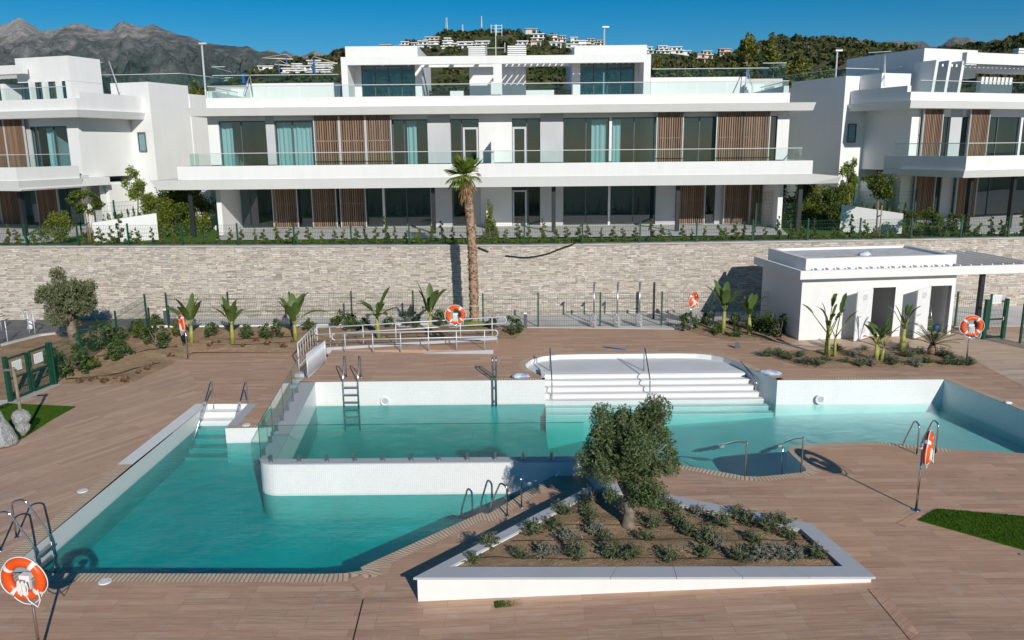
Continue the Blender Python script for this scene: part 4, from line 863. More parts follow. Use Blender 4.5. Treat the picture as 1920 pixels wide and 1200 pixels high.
# roof box and pergola
L.py = 130; bv = 3.4; zt_ = L.z(128, 104, bv); ub1 = L.u(130, bv)
be = vat(L, 189, ub1)
L.box('penthouse_roof', W, L.u(30, bv), ub1, bv, be, zt_-1.4, zt_)
L.box('wall', W, [(ub1-.25, ub1, bv, be, (F2+dL), zt_-1.41), (L.u(122, bv+.1), ub1-.25, bv, bv+.3, (F2+dL), zt_-1.41), (-9.2, -8.9, bv, be, (F2+dL), zt_-1.41)])
window(L, L.u(34, bv+.1), L.u(124, bv+.1), bv+.1, (F2+dL), zt_-1.42, [L.u(p, bv+.4) for p in (47, 74, 100)])
m = L.mb()
for p in (51, 76, 102):
    c = L.u(p, bv-.3); m.box(c-.02, c+.14, bv-.34, bv-.02, F2+dL, zt_-1.38)
m.box(-24, L.u(50, bv-.4), bv-.65, bv-.35, zt_-.95, zt_-.45); m.box(-24, -13, 1.7, 5, (F2+dL), (F2+dL)+2.2); m.build('pergola_frame', W, L.t)
m = L.mb(); x = -20
while x < L.u(30, bv): m.box(x, x+.12, bv-.34, bv+2.2, zt_-.9, zt_-.76); x += .36
m.box(-20, L.u(30, bv), bv+2.0, bv+2.19, zt_-.75, zt_-.6)
m.build('pergola_slats', W, L.t)
# lower floor
L.py = 350
cl2 = L.inv @ Vector((Q(36, 354, 41).x, 41, 0)); u2 = cl2.x; v2 = cl2.y
ve = vat(L, 208, u2)
m = lip(L, -24, u2, v2, Z1b, Z1w, .2, 4, 0, .9)
L.box('slab', W, u2-3, u2-.12, v2+.2, vat(L, 208, u2-.1), Z1b+.06, Z1w-.005)
L.box('parapet', W, [(-24, u2-.1, v2+.05, v2+.3, Z1w+.003, Z1t+.02), (u2-.35, u2-.1, v2+.3, vat(L, 152, u2-.1), Z1w+.003, Z1t+.02)])
L.box('terrace_floor', 'patio', -24, u2-.35, v2+.3, fv+.1, Z1w+.003, F1-.1)
balustrade(L, [(-24, v2+.2), (u2-.25, v2+.2), (u2-.25, vat(L, 139, u2-.25))], Z1t+.023, Z1t+.65)
facade(L, [('win', 118, 152, dict(m=(120,))), ('slat', 66, 104), ('win', 36, 118, dict(m=(66,))), ('slat', -4, 32), ('win', -60, 36), ('wall', 152, 162)], 2.2, G0, Z1b, Z1b+.02)
rooms(L, -14, uf-.3, 2.2, 7.5, G0, Z1b+.1, [-3])
c = L.u(36, v2+1); L.box('post', 'dark_metal', c-.1, c+.1, v2+.9, v2+1.1, GZ-.1, Z1b+.02)
# ---- the right house
B = math.radians(20.3)
cR = Q(1707, 202, 43)
Rh = House('apartment_house', 'white house at the right edge seen at an angle, side wall in shade', (cR.x, cR.y), B)
ur = Rh.u; Rh.py = 190
vjr = vat(Rh, 1589, 0)
zRb = cR.z; dz = zRb-Z2b
lip(Rh, 0, 24, 0, Z2b+dz, Z2w+dz, .2, 11, .9, 0)
Rh.box('parapet', W, [(.15, 24, .2, .45, Z2w+dz+.003, Rh.z(1720, 172, .2)), (.15, .4, .45, vjr-.1, Z2w+dz+.003, Rh.z(1720, 160, .2))])
zpr = Rh.z(1720, 172, .2)
Rh.box('terrace_floor', 'paving', .4, 24, .45, 11, Z2w+dz+.003, F2+dz)
balustrade(Rh, [(ur(1722, .32), .32), (24, .32)], zpr+.003, zpr+.6)
Rh.py = 250
facade(Rh, [('wall', 1707, 1724), ('win', 1724, 1765), ('slat', 1731, 1765), ('win', 1765, 1780), ('grey', 1781, 1802), ('win', 1802, 1816), ('slat', 1818, 1852), ('win', 1816, 1872), ('win', 1872, 1912), ('wall', 1912, 1916), ('win', 1916, 1990), ('wall', 1990, 2200)], 1.1, F1+.1, Z2b-.25, Z2b+dz+.02)
rooms(Rh, ur(1712, 1.1)+.3, 16, 1.1, 6.6, F1+.1, Z2b, [6])
ufr = ur(1709, 1.1)
Rh.box('wall', W, [(ufr, ufr+.25, 1.4, vjr+.01, Z1w, Z2b+dz), (ufr, ufr+.25, 2.8, vjr+.01, GZ-.2, Z1b), (ufr+.3, 24, 11, 11.3, GZ-.2, Z2b)])
Rh.py = 200; uJ = ur(1582, vjr); zJ = Rh.z(1582, 142, vjr)
Rh.box('wall', W, [(uJ, ufr+1.2, vjr, vjr+4.6, GZ-.2, zJ), (uJ-.0, ufr+1.2, vjr+4.61, vjr+9, GZ-.2, zJ-.35)])
window(Rh, ur(1591, vjr-.02)+.05, ur(1607, vjr-.02), vjr-.12, Rh.z(1598, 267, vjr), Rh.z(1598, 232, vjr))
Rh.box('wall', W, [(ufr-.6, ufr+1.5, vjr-1.6, vjr-.01, Z2b+dz+.5, Rh.z(1660, 139, vjr-1))])
balustrade(Rh, [(uJ+.2, vjr+8), (uJ+.2, vjr+.3), (ufr+1.0, vjr+.3), (ufr+1.0, vjr-1.3)], zJ+.003, zJ+.45)
balustrade(Rh, [(ur(1620, vjr+3), vjr+3), (ur(1662, vjr+2), vjr+2)], zJ, zJ+1.7)
m = Rh.mb(); m.tube([(.5, 2.4, F2+.9), (ur(1652, vjr-.5), vjr-.5, zJ+1.2), (ur(1650, vjr-.5), vjr-.5, zJ-.2)], .035, 6); m.build('stair_rail', 'galvanized', Rh.t)
Rh.py = 130; pv = 3.2; ztr = Rh.z(1731, 90, pv); up = ur(1730, pv)
Rh.box('penthouse_roof', W, up, ur(1830, pv), pv, pv+6, ztr-1.55, ztr)
Rh.box('wall', W, [(up, up+.25, pv, pv+6, F2+dz, ztr-1.56), (up+.25, ur(1740, pv), pv, pv+.3, F2+dz, ztr-1.56), (ur(1842, pv+1.6), ur(1902, pv+1.6), pv+1.6, pv+1.9, F2+dz, ztr-1.3)])
window(Rh, ur(1740, pv+.4), ur(1802, pv+.4), pv+.4, F2+dz, ztr-1.56, [ur(p, pv+.4) for p in (1760, 1782)])
m = Rh.mb()
for p in (1754, 1778, 1803):
    c = ur(p, 1.8); m.hexa([(c-.1, 1.9, F2), (c+.1, 1.9, F2), (c+.1, pv+.25, F2), (c-.1, pv+.25, F2)], [(c-.1, 1.7, ztr-.8), (c+.1, 1.7, ztr-.8), (c+.1, pv-.01, ztr-.8), (c-.1, pv-.01, ztr-.8)])
c = ur(1806, 1.8); m.box(c-.12, 24, 1.55, 1.85, ztr-.95, ztr-.35); m.build('pergola_frame', W, Rh.t)
m = Rh.mb(); x = ur(1756, 2.2)
while x < 16: m.box(x, x+.12, 1.86, pv+1.6, ztr-1.12, ztr-.98); x += .34
m.build('pergola_slats', W, Rh.t)
m = Rh.mb()
for k in range(4): m.box(ur(1906, 5), ur(1960, 5), 5, 5.4, ztr-.1+.16*k, ztr+.02+.16*k)
m.build('roof_louvre', W, Rh.t)
Rh.py = 330; cr2 = Rh.inv @ Q(1807, 334, 39.5); u3, v3 = cr2.x, cr2.y; zr3 = Q(1807, 334, 39.5).z
zw3 = Rh.z(1808, 320, v3)
lip(Rh, u3, 24, v3, zr3, zw3, .2, 4, .9, 0)
va = vat(Rh, 1655, u3+.1)
Rh.box('slab', W, u3+.12, u3+3, v3+.2, va, zr3+.05, zw3-.005)
Rh.box('parapet', W, [(u3+.1, 24, v3+.05, v3+.3, zw3+.003, Rh.z(1810, 293, v3)), (u3+.1, u3+.35, v3+.3, va, zw3+.003, Rh.z(1810, 293, v3))])
zp3 = Rh.z(1810, 293, v3); Rh.box('terrace_floor', 'patio', u3+.35, 24, v3+.3, 1.15, zw3+.003, zp3-.4)
balustrade(Rh, [(u3+.25, va-.5), (u3+.25, v3+.2), (24, v3+.2)], zp3+.003, zp3+.62)
facade(Rh, [('wall', 1690, 1714), ('win', 1714, 1757), ('slat', 1719, 1755), ('grey', 1768, 1790), ('win', 1757, 1768), ('win', 1790, 1836), ('slat', 1798, 1834), ('win', 1836, 1860), ('win', 1860, 1990)], 2.6, G0, zr3, zr3+.02)
rooms(Rh, ur(1692, 2.6)+.3, 16, 2.6, 7.6, G0, zr3+.1, [6])
for px in (1816, 1896):
    c = ur(px, v3+.7, 380); Rh.box('post', 'dark_metal', c-.1, c+.1, v3+.6, v3+.8, GZ-.1, zr3+.02)
# sloping garden walls between the houses
for (p0, p1, p2, p3, yy, lb) in (((172, 418), (293, 400), (293, 438), (172, 470), 40.5, 'low white sloping garden wall on the lawn left of the middle house'), ((1578, 384), (1694, 401), (1694, 440), (1576, 430), 40.5, 'low white sloping garden wall in shade right of the middle house')):
    m = MB(); a, b = Q(*p0, yy+.6), Q(*p1, yy-.6) if p0[0] > 900 else Q(*p1, yy)
    if p0[0] < 900: a, b = Q(*p0, yy-1.8), Q(*p1, yy)
    d = (b-a); nn = Vector((-d.y, d.x, 0)).normalized()*.22
    m.hexa([(a.x, a.y, 3.4), (b.x, b.y, 3.4), (b.x+nn.x, b.y+nn.y, 3.4), (a.x+nn.x, a.y+nn.y, 3.4)], [tuple(a), tuple(b), tuple(b+nn), tuple(a+nn)]); tag(m.build('garden_wall', W), lb, 'wall')
# ================================================================ PAVILION, PLANTER, FENCES, RAILS
# ---- pavilion with open doors
pf, pe = P(1497, 637.5, .39), P(1782, 626, .39)
pang = math.atan2(pe.y-pf.y, pe.x-pf.x)
V = House('pavilion', 'small white flat-roofed pavilion with two open doors and a slatted pergola', (pf.x, pf.y), pang); V.t['category'] = 'pavilion'; V.t.location.z = .39
vu = V.u; WL = vu(1782, 0, 626); dp = 3.6; zr0 = QZ(0, 1) if False else Q(1499, 521, pf.y).z; zr1 = Q(1497, 505, pf.y).z; zb = .36
z_top = zr0+.02
d1a, d1b, d2a, d2b = vu(1631, 0, 600), vu(1674, 0, 600), vu(1739, 0, 590), vu(1779, 0, 590)
zd1 = V.z(1650, 539, 0); zd2 = V.z(1760, 536, 0)
V.box('wall', W, [(0, d1a, 0, .2, zb, z_top), (d1a, d1b, 0, .2, zd1, z_top), (d1b, d2a, 0, .2, zb, z_top), (d2a, d2b, 0, .2, zd2, z_top), (d2b, WL, 0, .2, zb, z_top), (0, .2, .2, dp, zb, z_top), (WL-.2, WL, .2, dp, zb, z_top), (.2, WL-.2, dp-.2, dp, zb, z_top), ((d1b+d2a)/2-.05, (d1b+d2a)/2+.05, .2, dp-.2, zb, z_top), (.2, WL-.2, .2, dp-.2, zb, .4)])
for a, b in ((d1a, d1b), (d2a, d2b)):
    V.box('door_frame', 'white_plastic', [(a-.04, a, -.015, .2, .4, zd1), (b, b+.04, -.015, .2, .4, zd1), (a-.04, b+.04, -.015, .2, zd1, zd1+.04)])
# doors stand wide open against the wall, to the left of each opening
for a, lead in ((d1a, vu(1593, -.25, 600)), (d2a, vu(1704, -.25, 595))):
    m = V.mb(); m.hexa([(lead, -.62, .42), (lead+.02, -.66, .42), (a, -.07, .42), (a-.02, -.03, .42)], [(lead, -.62, zd1-.02), (lead+.02, -.66, zd1-.02), (a, -.07, zd1-.02), (a-.02, -.03, zd1-.02)]); dd = m.build('door', 'white_plastic', V.t)
    m = V.mb()
    for zc in (zd1-.32, .75):
        for k in range(4):
            w_ = (.28, .36, .36, .28)[k]/2; zq = zc-.09+.06*k; t0, t1 = .5-w_/1.1, .5+w_/1.1
            p0 = Vector((lead+.02, -.675, 0)).lerp(Vector((a, -.085, 0)), t0); p1 = Vector((lead+.02, -.675, 0)).lerp(Vector((a, -.085, 0)), t1)
            m.hexa([(p0.x, p0.y, zq), (p1.x, p1.y, zq), (p1.x-.01, p1.y+.012, zq), (p0.x-.01, p0.y+.012, zq)], [(p0.x, p0.y, zq+.03), (p1.x, p1.y, zq+.03), (p1.x-.01, p1.y+.012, zq+.03), (p0.x-.01, p0.y+.012, zq+.03)])
    m.build('vent', 'coping_stone', dd)
    m = V.mb(); m.tube([(lead+.1, -.68, 1.4), (lead+.1, -.74, 1.4), (lead+.22, -.66, 1.4)], .014, 6); m.build('handle', 'dull_steel', dd)
# roof slab with overhang, upstand, gravel, pergola slats to the right
er = vu(1960, -.35, 510)
V.box('roof', W, [(-.30, er, -.40, -.28, zr0, zr1), (-.30, -.18, -.28, dp+.3, zr0, zr1), (-.18, WL+.02, -.28, dp+.3, zr0+.04, zr0+.16), (WL, er, dp+.18, dp+.3, zr0, zr1)])
zu = Q(1509, 486, pf.y).z
V.box('roof_upstand', W, [(.15, WL-.02, .1, .3, zr0+.161, zu), (.15, WL-.02, dp-.3, dp-.1, zr0+.161, zu), (.15, .35, .3, dp-.3, zr0+.161, zu), (WL-.22, WL-.02, .3, dp-.3, zr0+.161, zu)])
m = V.mb(); m.poly([(.35, .3, zu-.10), (WL-.22, .3, zu-.10), (WL-.22, dp-.3, zu-.10), (.35, dp-.3, zu-.10)]); m.build('roof_gravel', 'gravel', V.t)
m = V.mb(); x = .05
while x < er-.1:
    y1 = -.01 if x < WL-.05 else dp+.17
    m.hexa([(x, -.279, zr0+.17), (x+.04, -.279, zr0+.17), (x+.04, y1, zr0+.17), (x, y1, zr0+.17)], [(x-.09, -.279, zr1+.05), (x-.05, -.279, zr1+.05), (x-.05, y1, zr1+.05), (x-.09, y1, zr1+.05)]); x += .46
m.box(0, er-.1, -.278, -.262, zr0+.165, zr0+.182); m.build('pergola_slats', W, V.t)
c = vu(1832, .0, 600); V.box('post', 'dark_metal', c-.08, c+.08, -.1, .06, .38, zr0)
# things in and on the pavilion
q = V.M @ Vector(((d1a*.62+d1b*.38), 1.1, 0)); q.z = .4
t = thing('toilet', 'white toilet seen through the left open pavilion door', 'toilet', q)
m = MB(); m.ball(q+Vector((0, -.1, .36)), .22, 14, 8, (1, 1.25, .45)); m.tube([q+Vector((0, .05, 0)), q+Vector((0, 0, .3))], [.13, .16], 14); m.build('bowl', 'white_plastic', t)
m = MB(); m.box(q.x-.2, q.x+.2, q.y+.2, q.y+.36, .72, 1.12); m.build('cistern', 'white_plastic', t)
m = MB(); m.ball(q+Vector((0, .14, .62)), .22, 14, 8, (.9, .14, 1.1)); m.build('lid', 'white_plastic', t)
q = V.M @ Vector((d2a*.5+d2b*.5, .9, 0)); q.z = .4
t = thing('step_ladder', 'folding metal step ladder standing inside the right pavilion doorway', 'ladder', q)
for s in (-.2, .2):
    m = MB(); m.tube([q+Vector((s*1.2, -.35, 0)), q+Vector((s, 0, 1.25))], .018, 6); m.build('rail', 'dull_steel', t)
    m = MB(); m.tube([q+Vector((s*1.2, .35, 0)), q+Vector((s, .02, 1.25))], .018, 6); m.build('leg', 'dull_steel', t)
for k in range(4):
    f = (k+.7)/4.6; y = -.35*(1-f); m = MB(); m.box(q.x-.22, q.x+.22, q.y+y-.05, q.y+y+.05, .4+1.25*f, .4+1.25*f+.02); m.build('tread', 'dull_steel', t)
q = V.M @ Vector((d2b-.12, .5, 0)); m = MB(); m.tube([(q.x, q.y, .4), (q.x, q.y, .66)], [.1, .13], 14); tag(m.build('bucket', 'blue_plastic'), 'blue bucket just inside the right pavilion doorway', 'bucket')
q = V.M @ Vector((d2a+.22, .75, 0)); m = MB(); m.ball((q.x, q.y, .6), .26, 12, 7, (1, .8, .8), .3); tag(m.build('rubble_bag', 'bark_thin'), 'crumpled dark bag on the floor of the right pavilion doorway', 'bag')
zgv = zu-.10
q = V.M @ Vector((vu(1622, 1.2, 478), 1.2, 0)); m = MB(); m.ball((q.x, q.y, zgv+.06), .17, 10, 6, (1.6, .7, .6), .5); tag(m.build('plastic_sack', 'white_sack'), 'crumpled blue and white plastic sack on the pavilion roof gravel', 'sack')
q0, q1 = V.M @ Vector((vu(1545, .7, 481), .62, 0)), V.M @ Vector((vu(1606, .7, 481), .72, 0)); m = MB(); m.hexa([(q0.x, q0.y, zgv+.02), (q1.x, q1.y, zgv+.02), (q1.x, q1.y+.12, zgv+.02), (q0.x, q0.y+.12, zgv+.02)], [(q0.x, q0.y, zgv+.05), (q1.x, q1.y, zgv+.05), (q1.x, q1.y+.12, zgv+.05), (q0.x, q0.y+.12, zgv+.05)]); tag(m.build('timber_board', 'stake_wood'), 'loose brown timber board lying on the pavilion roof gravel', 'board')
# ---- planter in front
CZ = .49
pout = [P(*a, CZ) for a in ((775, 1083), (1126, 901), (1522, 981.5), (1642, 1081.5))]
pin = [P(*a, CZ) for a in ((842, 1062.5), (1128, 915), (1501, 991), (1580, 1061.5))]
pcx = thing('planter', 'large white raised planter with grey stone coping in the foreground', 'planter', (pout[0].x+3, pout[0].y+1.5, .1))
m = MB()
for k in range(4):
    a, b, c, d = pout[k], pout[(k+1) % 4], pin[(k+1) % 4], pin[k]; L = (b-a).length; n = max(1, round(L/1.2))
    for i in range(n):
        e0, e1 = (i+(.004 if i else 0))/n, (i+1-(.004 if i < n-1 else 0))/n
        q = [a.lerp(b, e0), a.lerp(b, e1), d.lerp(c, e1), d.lerp(c, e0)]
        m.hexa([(p.x, p.y, CZ-.045) for p in q[::-1]], [(p.x, p.y, CZ) for p in q[::-1]])
m.build('coping', 'coping_stone', pcx)
cen = sum(pout, Vector())/4
def toward(p, d):
    e = (cen-p); e.z = 0; return p+e.normalized()*d
wo_, wi_ = [toward(p, .07) for p in pout], [toward(p, -.02) for p in pin]
m = MB()
for k in range(4):
    a, b, c, d = wo_[k], wo_[(k+1) % 4], wi_[(k+1) % 4], wi_[k]
    n = 6
    for i in range(n):
        q = [a.lerp(b, i/n), a.lerp(b, (i+1)/n), d.lerp(c, (i+1)/n), d.lerp(c, i/n)][::-1]
        m.hexa([(p.x, p.y, -.06) for p in q], [(p.x, p.y, CZ-.047) for p in q])
m.build('wall', W, pcx)
def pzz(x, y): return .36
Z_pl = None
ppoly = [xy(toward(p, -.03)) for p in pin]
def soilz(x, y): return .37+.10*float(vnoise(np.array([x*2.1]), np.array([y*2.1]), 5)[0])
so_ = sheet('soil', ppoly, [], soilz, 'soil', .16); so_.parent = pcx; so_.location = (-pcx.location.x, -pcx.location.y, -pcx.location.z)
# irrigation hoses on the planter soil
for k, (a, b) in enumerate((((880, 1046), (1560, 1046)), ((960, 1012), (1545, 1012)), ((1010, 985), (1500, 985)))):
    p, q = P(*a, .45), P(*b, .45); m = MB(); m.tube([p.lerp(q, i/14)+Vector((0, R.uniform(-.05, .05), 0)) for i in range(15)], .009, 5); tag(m.build('drip_hose', 'drip_hose'), 'thin brown drip hose across the planter soil, %s' % ('nearest the front coping', 'running through the middle', 'farthest from the front coping')[k], 'hose', 'drip hoses in the planter')
# ---- wire mesh fences
def fence(name, label, pts, h, post_h=None, zf=None, every=2.5, gx=.075, bays=None, r=.0035):
    """pts: ground points of the posts (x,y,z)"""
    f = thing(name, label, 'fence', pts[0]); ph = post_h or h
    for p in pts:
        m = MB(); m.box(p[0]-.032, p[0]+.032, p[1]-.032, p[1]+.032, p[2]-.1, p[2]+ph); m.build('post', 'green_paint', f)
    for a, b in zip(pts, pts[1:]):
        a, b = Vector(a), Vector(b); L = (b-a).length; n = int(L/gx); m = MB(); d = (b-a)/L; nn = Vector((-d.y, d.x, 0)).normalized()*r
        for i in range(1, n):
            p = a+(b-a)*(i/n); m.hexa([tuple(p-d*r-nn+Vector((0, 0, .05))), tuple(p+d*r-nn+Vector((0, 0, .05))), tuple(p+d*r+nn+Vector((0, 0, .05))), tuple(p-d*r+nn+Vector((0, 0, .05)))], [tuple(p-d*r-nn+Vector((0, 0, h))), tuple(p+d*r-nn+Vector((0, 0, h))), tuple(p+d*r+nn+Vector((0, 0, h))), tuple(p-d*r+nn+Vector((0, 0, h)))])
        k = max(4, round(h/.2)); 
        for j in range(k+1):
            zz_ = .06+(h-.08)*j/k
            for dz_ in ((0,) if j % 3 else (0, .03)):
                o = nn*2.2; z0 = Vector((0, 0, zz_-dz_)); up_ = Vector((0, 0, r*2)); m.hexa([tuple(a+z0-nn+o), tuple(b+z0-nn+o), tuple(b+z0+nn+o), tuple(a+z0+nn+o)], [tuple(a+z0-nn+o+up_), tuple(b+z0-nn+o+up_), tuple(b+z0+nn+o+up_), tuple(a+z0+nn+o+up_)])
        m.build('mesh_panel', 'wire_green', f)
    return f
fy = lambda px: 34.35 if px < 900 else 33.75
ppx = [316, 431, 546, 661, 776, 893]
fence('wire_fence', 'long green wire mesh fence of the pool area, left of the palm, along the wall', [(*xy(Q(p, 608, 34.4)), .42) for p in ppx], 1.42, 1.5)
fence('wire_fence', 'green wire mesh fence of the pool area between the palm and the pavilion', [(*xy(Q(p, 608, 33.75)), .38) for p in (893+13, 1009, 1125, 1240, 1337, 1440)], 1.46, 1.5)
fence('wire_fence', 'green wire mesh fence climbing the planting bed beside the big double gate', [(-16.02, 27.0, .02), (-16.0, 28.8, .08), (-16.0, 31.6, .2), (-16.0, 34.3, .38)], 1.42, 1.5)
fence('wire_fence', 'short green wire mesh fence right of the pavilion behind the post', [(*xy(P(1790, 612, .39)), .39), (*xy(P(1852, 618, .39)), .39)], 1.45, 1.5)
zwt = lambda x: float(np.interp(x, [w_[0] for w_ in wtop], [w_[2] for w_ in wtop]))
wyt = lambda x: float(np.interp(x, [w_[0] for w_ in wtop], [w_[1] for w_ in wtop]))
up_px = [-60, 48, 145, 240, 341, 445, 551, 658, 767, 877, 983, 1092, 1200, 1306, 1411, 1514, 1612, 1708, 1801, 1890, 1985]
upts = []
for p in up_px:
    q = Q(p, 440, WY+.2); q = Q(p, 440, wyt(q.x)+.2); upts.append((q.x, q.y, zwt(q.x)))
fence('wire_fence', 'green wire mesh fence standing along the whole top of the stone wall', upts, .93, 1.0)
for a, b, lb in (((1418, 392, 43), (1572, 392, 43), 'green wire mesh fence between middle and right house in front of the hedge'), ((1600, 398, 42.5), (1715, 398, 42.5), 'green wire mesh fence on the garden wall right of the middle house')):
    pa, pb = Q(*a), Q(*b); z0 = 4.35; fence('wire_fence', lb, [(pa.x, pa.y, z0-.7), ((pa.x+pb.x)/2, pa.y, z0-.7), (pb.x, pb.y, z0-.7)], 1.9, 2.0)
fence('wire_fence', 'short green wire mesh fence left of the middle house beside the slim tree', [(*xy(Q(148, 400, 41.5)), 3.6), (*xy(Q(215, 400, 41.8)), 3.7), (*xy(Q(283, 400, 42)), 3.8)], 1.7, 1.8)
# gates
def gate(name, label, p0, p1, h, leaves, zb_, mat='green_paint', signs=True):
    g = thing(name, label, 'gate', (p0.x, p0.y, zb_)); d = (p1-p0); L = d.length; d = d/L; nn = Vector((-d.y, d.x, 0))
    def bar(a, b, w_, mm):
        a, b = Vector(a), Vector(b); e = (b-a).normalized(); s1 = nn*w_; s2 = e.cross(nn).normalized()*w_
        mm.hexa([tuple(a-s1-s2), tuple(a+s1-s2), tuple(a+s1+s2), tuple(a-s1+s2)], [tuple(b-s1-s2), tuple(b+s1-s2), tuple(b+s1+s2), tuple(b-s1+s2)])
    for e in (0, 1):
        m = MB(); q = p0+d*L*e; bar((q.x, q.y, zb_), (q.x, q.y, zb_+h+.1), .06, m); m.build('gate_post', mat, g)
    for k in range(leaves):
        a = p0+d*(L*k/leaves+.07); b = p0+d*(L*(k+1)/leaves-.07); m = MB(); z0, z1 = zb_+.08, zb_+h
        for q in (a, b): bar((q.x, q.y, z0), (q.x, q.y, z1), .035, m)
        for zz_ in (z0, z1, z0+(z1-z0)*.5): bar((a.x, a.y, zz_), (b.x, b.y, zz_), .03, m)
        lf_ = m.build('gate_leaf', mat, g); m = MB(); n = int((b-a).length/.06)
        for i in range(1, n):
            q = a+(b-a)*i/n; bar((q.x, q.y, z0), (q.x, q.y, z1), .003, m)
        for i in range(1, 8): bar((a.x, a.y, z0+(z1-z0)*i/8), (b.x, b.y, z0+(z1-z0)*i/8), .003, m)
        m.build('mesh', 'wire_green', lf_)
        if signs:
            c = a.lerp(b, .42)-nn*.05; m = MB(); hw = .2; e = d*hw; z1s = zb_+h-.12
            m.hexa([tuple(c-e+Vector((0, 0, z1s-.34))), tuple(c+e+Vector((0, 0, z1s-.34))), tuple(c+e+nn*.01+Vector((0, 0, z1s-.34))), tuple(c-e+nn*.01+Vector((0, 0, z1s-.34)))], [tuple(c-e+Vector((0, 0, z1s))), tuple(c+e+Vector((0, 0, z1s))), tuple(c+e+nn*.01+Vector((0, 0, z1s))), tuple(c-e+nn*.01+Vector((0, 0, z1s)))])
            sgn_ = m.build('notice', 'white_plastic', lf_)
            m = MB()
            for j in range(5):
                q = c+d*(-.15+.075*j)-nn*.006; m.hexa([tuple(q-d*.012+Vector((0, 0, z1s-.30))), tuple(q+d*.012+Vector((0, 0, z1s-.30))), tuple(q+d*.012+nn*.004+Vector((0, 0, z1s-.30))), tuple(q-d*.012+nn*.004+Vector((0, 0, z1s-.30)))], [tuple(q-d*.012+Vector((0, 0, z1s-.05))), tuple(q+d*.012+Vector((0, 0, z1s-.05))), tuple(q+d*.012+nn*.004+Vector((0, 0, z1s-.05))), tuple(q-d*.012+nn*.004+Vector((0, 0, z1s-.05)))])
            m.build('notice_print', 'grey_render', lf_)
    m = MB(); q = p0+d*(L/2 if leaves > 1 else L-.15)-nn*.07; m.box(q.x-.02, q.x+.02, q.y-.02, q.y+.02, zb_+.75, zb_+.9); m.build('lock', 'steel', g)
    return g
gate('double_gate', 'dark green double gate with two white notices beside the left lawn patch', Vector((-16.42, 25.05, 0)), Vector((-16.1, 26.95, 0)), 1.42, 2, 0.)
gate('single_gate', 'green single gate with one crooked white notice right of the pavilion', P(1843, 636, .39)*1., P(1880, 634, .39)*1., 1.5, 1, .39)
fence('wire_fence', 'green fence post and mesh panel at the right picture edge beside the gate', [(*xy(P(1912, 643, .39)), .39), (*xy(P(1985, 668, .39)), .39)], 1.5, 1.55)
m = MB(); m.hexa([(-16.6, 24.3, -.02), (-16.2, 24.3, -.02), (-15.9, 27.0, -.02), (-16.3, 27.0, -.02)], [(-16.6, 24.3, .02), (-16.2, 24.3, .02), (-15.9, 27.0, .02), (-16.3, 27.0, .02)]); struct(m.build('gate_kerb', 'concrete'))
m = MB(); m.poly([(-30, 20, .012), (-16.45, 24.5, .012), (-16.2, 26.2, .012), (-18.5, 27.5, .012), (-30, 27, .012)]); struct(m.build('paving_outside', 'paving'))
# ---- access ramp with kerbs and railings
m = MB(); A0, A1, A2, A3 = P(612, 656, .385), P(795, 661.5, .385), P(925, 657, .5), P(932, 637, .5)
m.hexa([(A0.x, A0.y, .2), (A1.x, A1.y, .2), (A2.x, A2.y, .2), (A3.x, A3.y, .2)], [(A0.x, A0.y, .386), (A1.x, A1.y, .386), (A2.x, A2.y, .52), (A3.x, A3.y, .52)]); struct(m.build('ramp', 'deck_planks'))
def kerb(a, b, h, w_=.06, name='ramp_kerb'):
    d = (b-a); nn = Vector((-d.y, d.x, 0)).normalized()*w_; m = MB(); m.hexa([(a.x-nn.x, a.y-nn.y, .25), (b.x-nn.x, b.y-nn.y, .25), (b.x+nn.x, b.y+nn.y, .25), (a.x+nn.x, a.y+nn.y, .25)], [(a.x-nn.x, a.y-nn.y, a.z+h), (b.x-nn.x, b.y-nn.y, b.z+h), (b.x+nn.x, b.y+nn.y, b.z+h), (a.x+nn.x, a.y+nn.y, a.z+h)]); struct(m.build(name, 'coping_stone'))
kerb(A0, Vector((A3.x, A3.y, .52)), .10); kerb(Vector((A1.x, A1.y, .36)), Vector((A2.x, A2.y, .50)), .035)
def railing(label, a, b, h, bars, nposts, mat='galvanized', r=.024, loop=(True, True), group=None):
    t = thing('railing', label, 'railing', a, group); up_ = Vector((0, 0, 1)); d = (b-a).normalized()
    for k in range(nposts):
        q = a.lerp(b, (k+.35)/(nposts-.3)); m = MB(); m.tube([q, q+up_*h], r*.9, 8); m.build('post', mat, t)
    m = MB(); hs_ = [h*f for f in bars]
    for z_ in hs_: m.tube([a+up_*z_, b+up_*z_], r, 8)
    for on, e, s in ((loop[0], a, -1), (loop[1], b, 1)):
        if on and len(hs_) > 1:
            c = e+up_*((hs_[0]+hs_[1])/2); rr = (hs_[0]-hs_[1])/2; m.tube([c+d*s*rr*math.cos(t_)+up_*rr*math.sin(t_) for t_ in [math.pi/2-math.pi*i/8 for i in range(9)]], r, 8)
    m.build('rail', mat, t); return t
railing('pale metal double railing along the back of the access ramp', Vector((A0.x-.3, A0.y+.1, .42)), Vector((A3.x+.25, A3.y+.05, .60)), .82, (1, .68), 6)
railing('pale metal double railing along the front of the access ramp', P(630, 661, .385), Vector((A2.x+.05, A2.y, .55)), .74, (1, .66), 6, loop=(True, True))
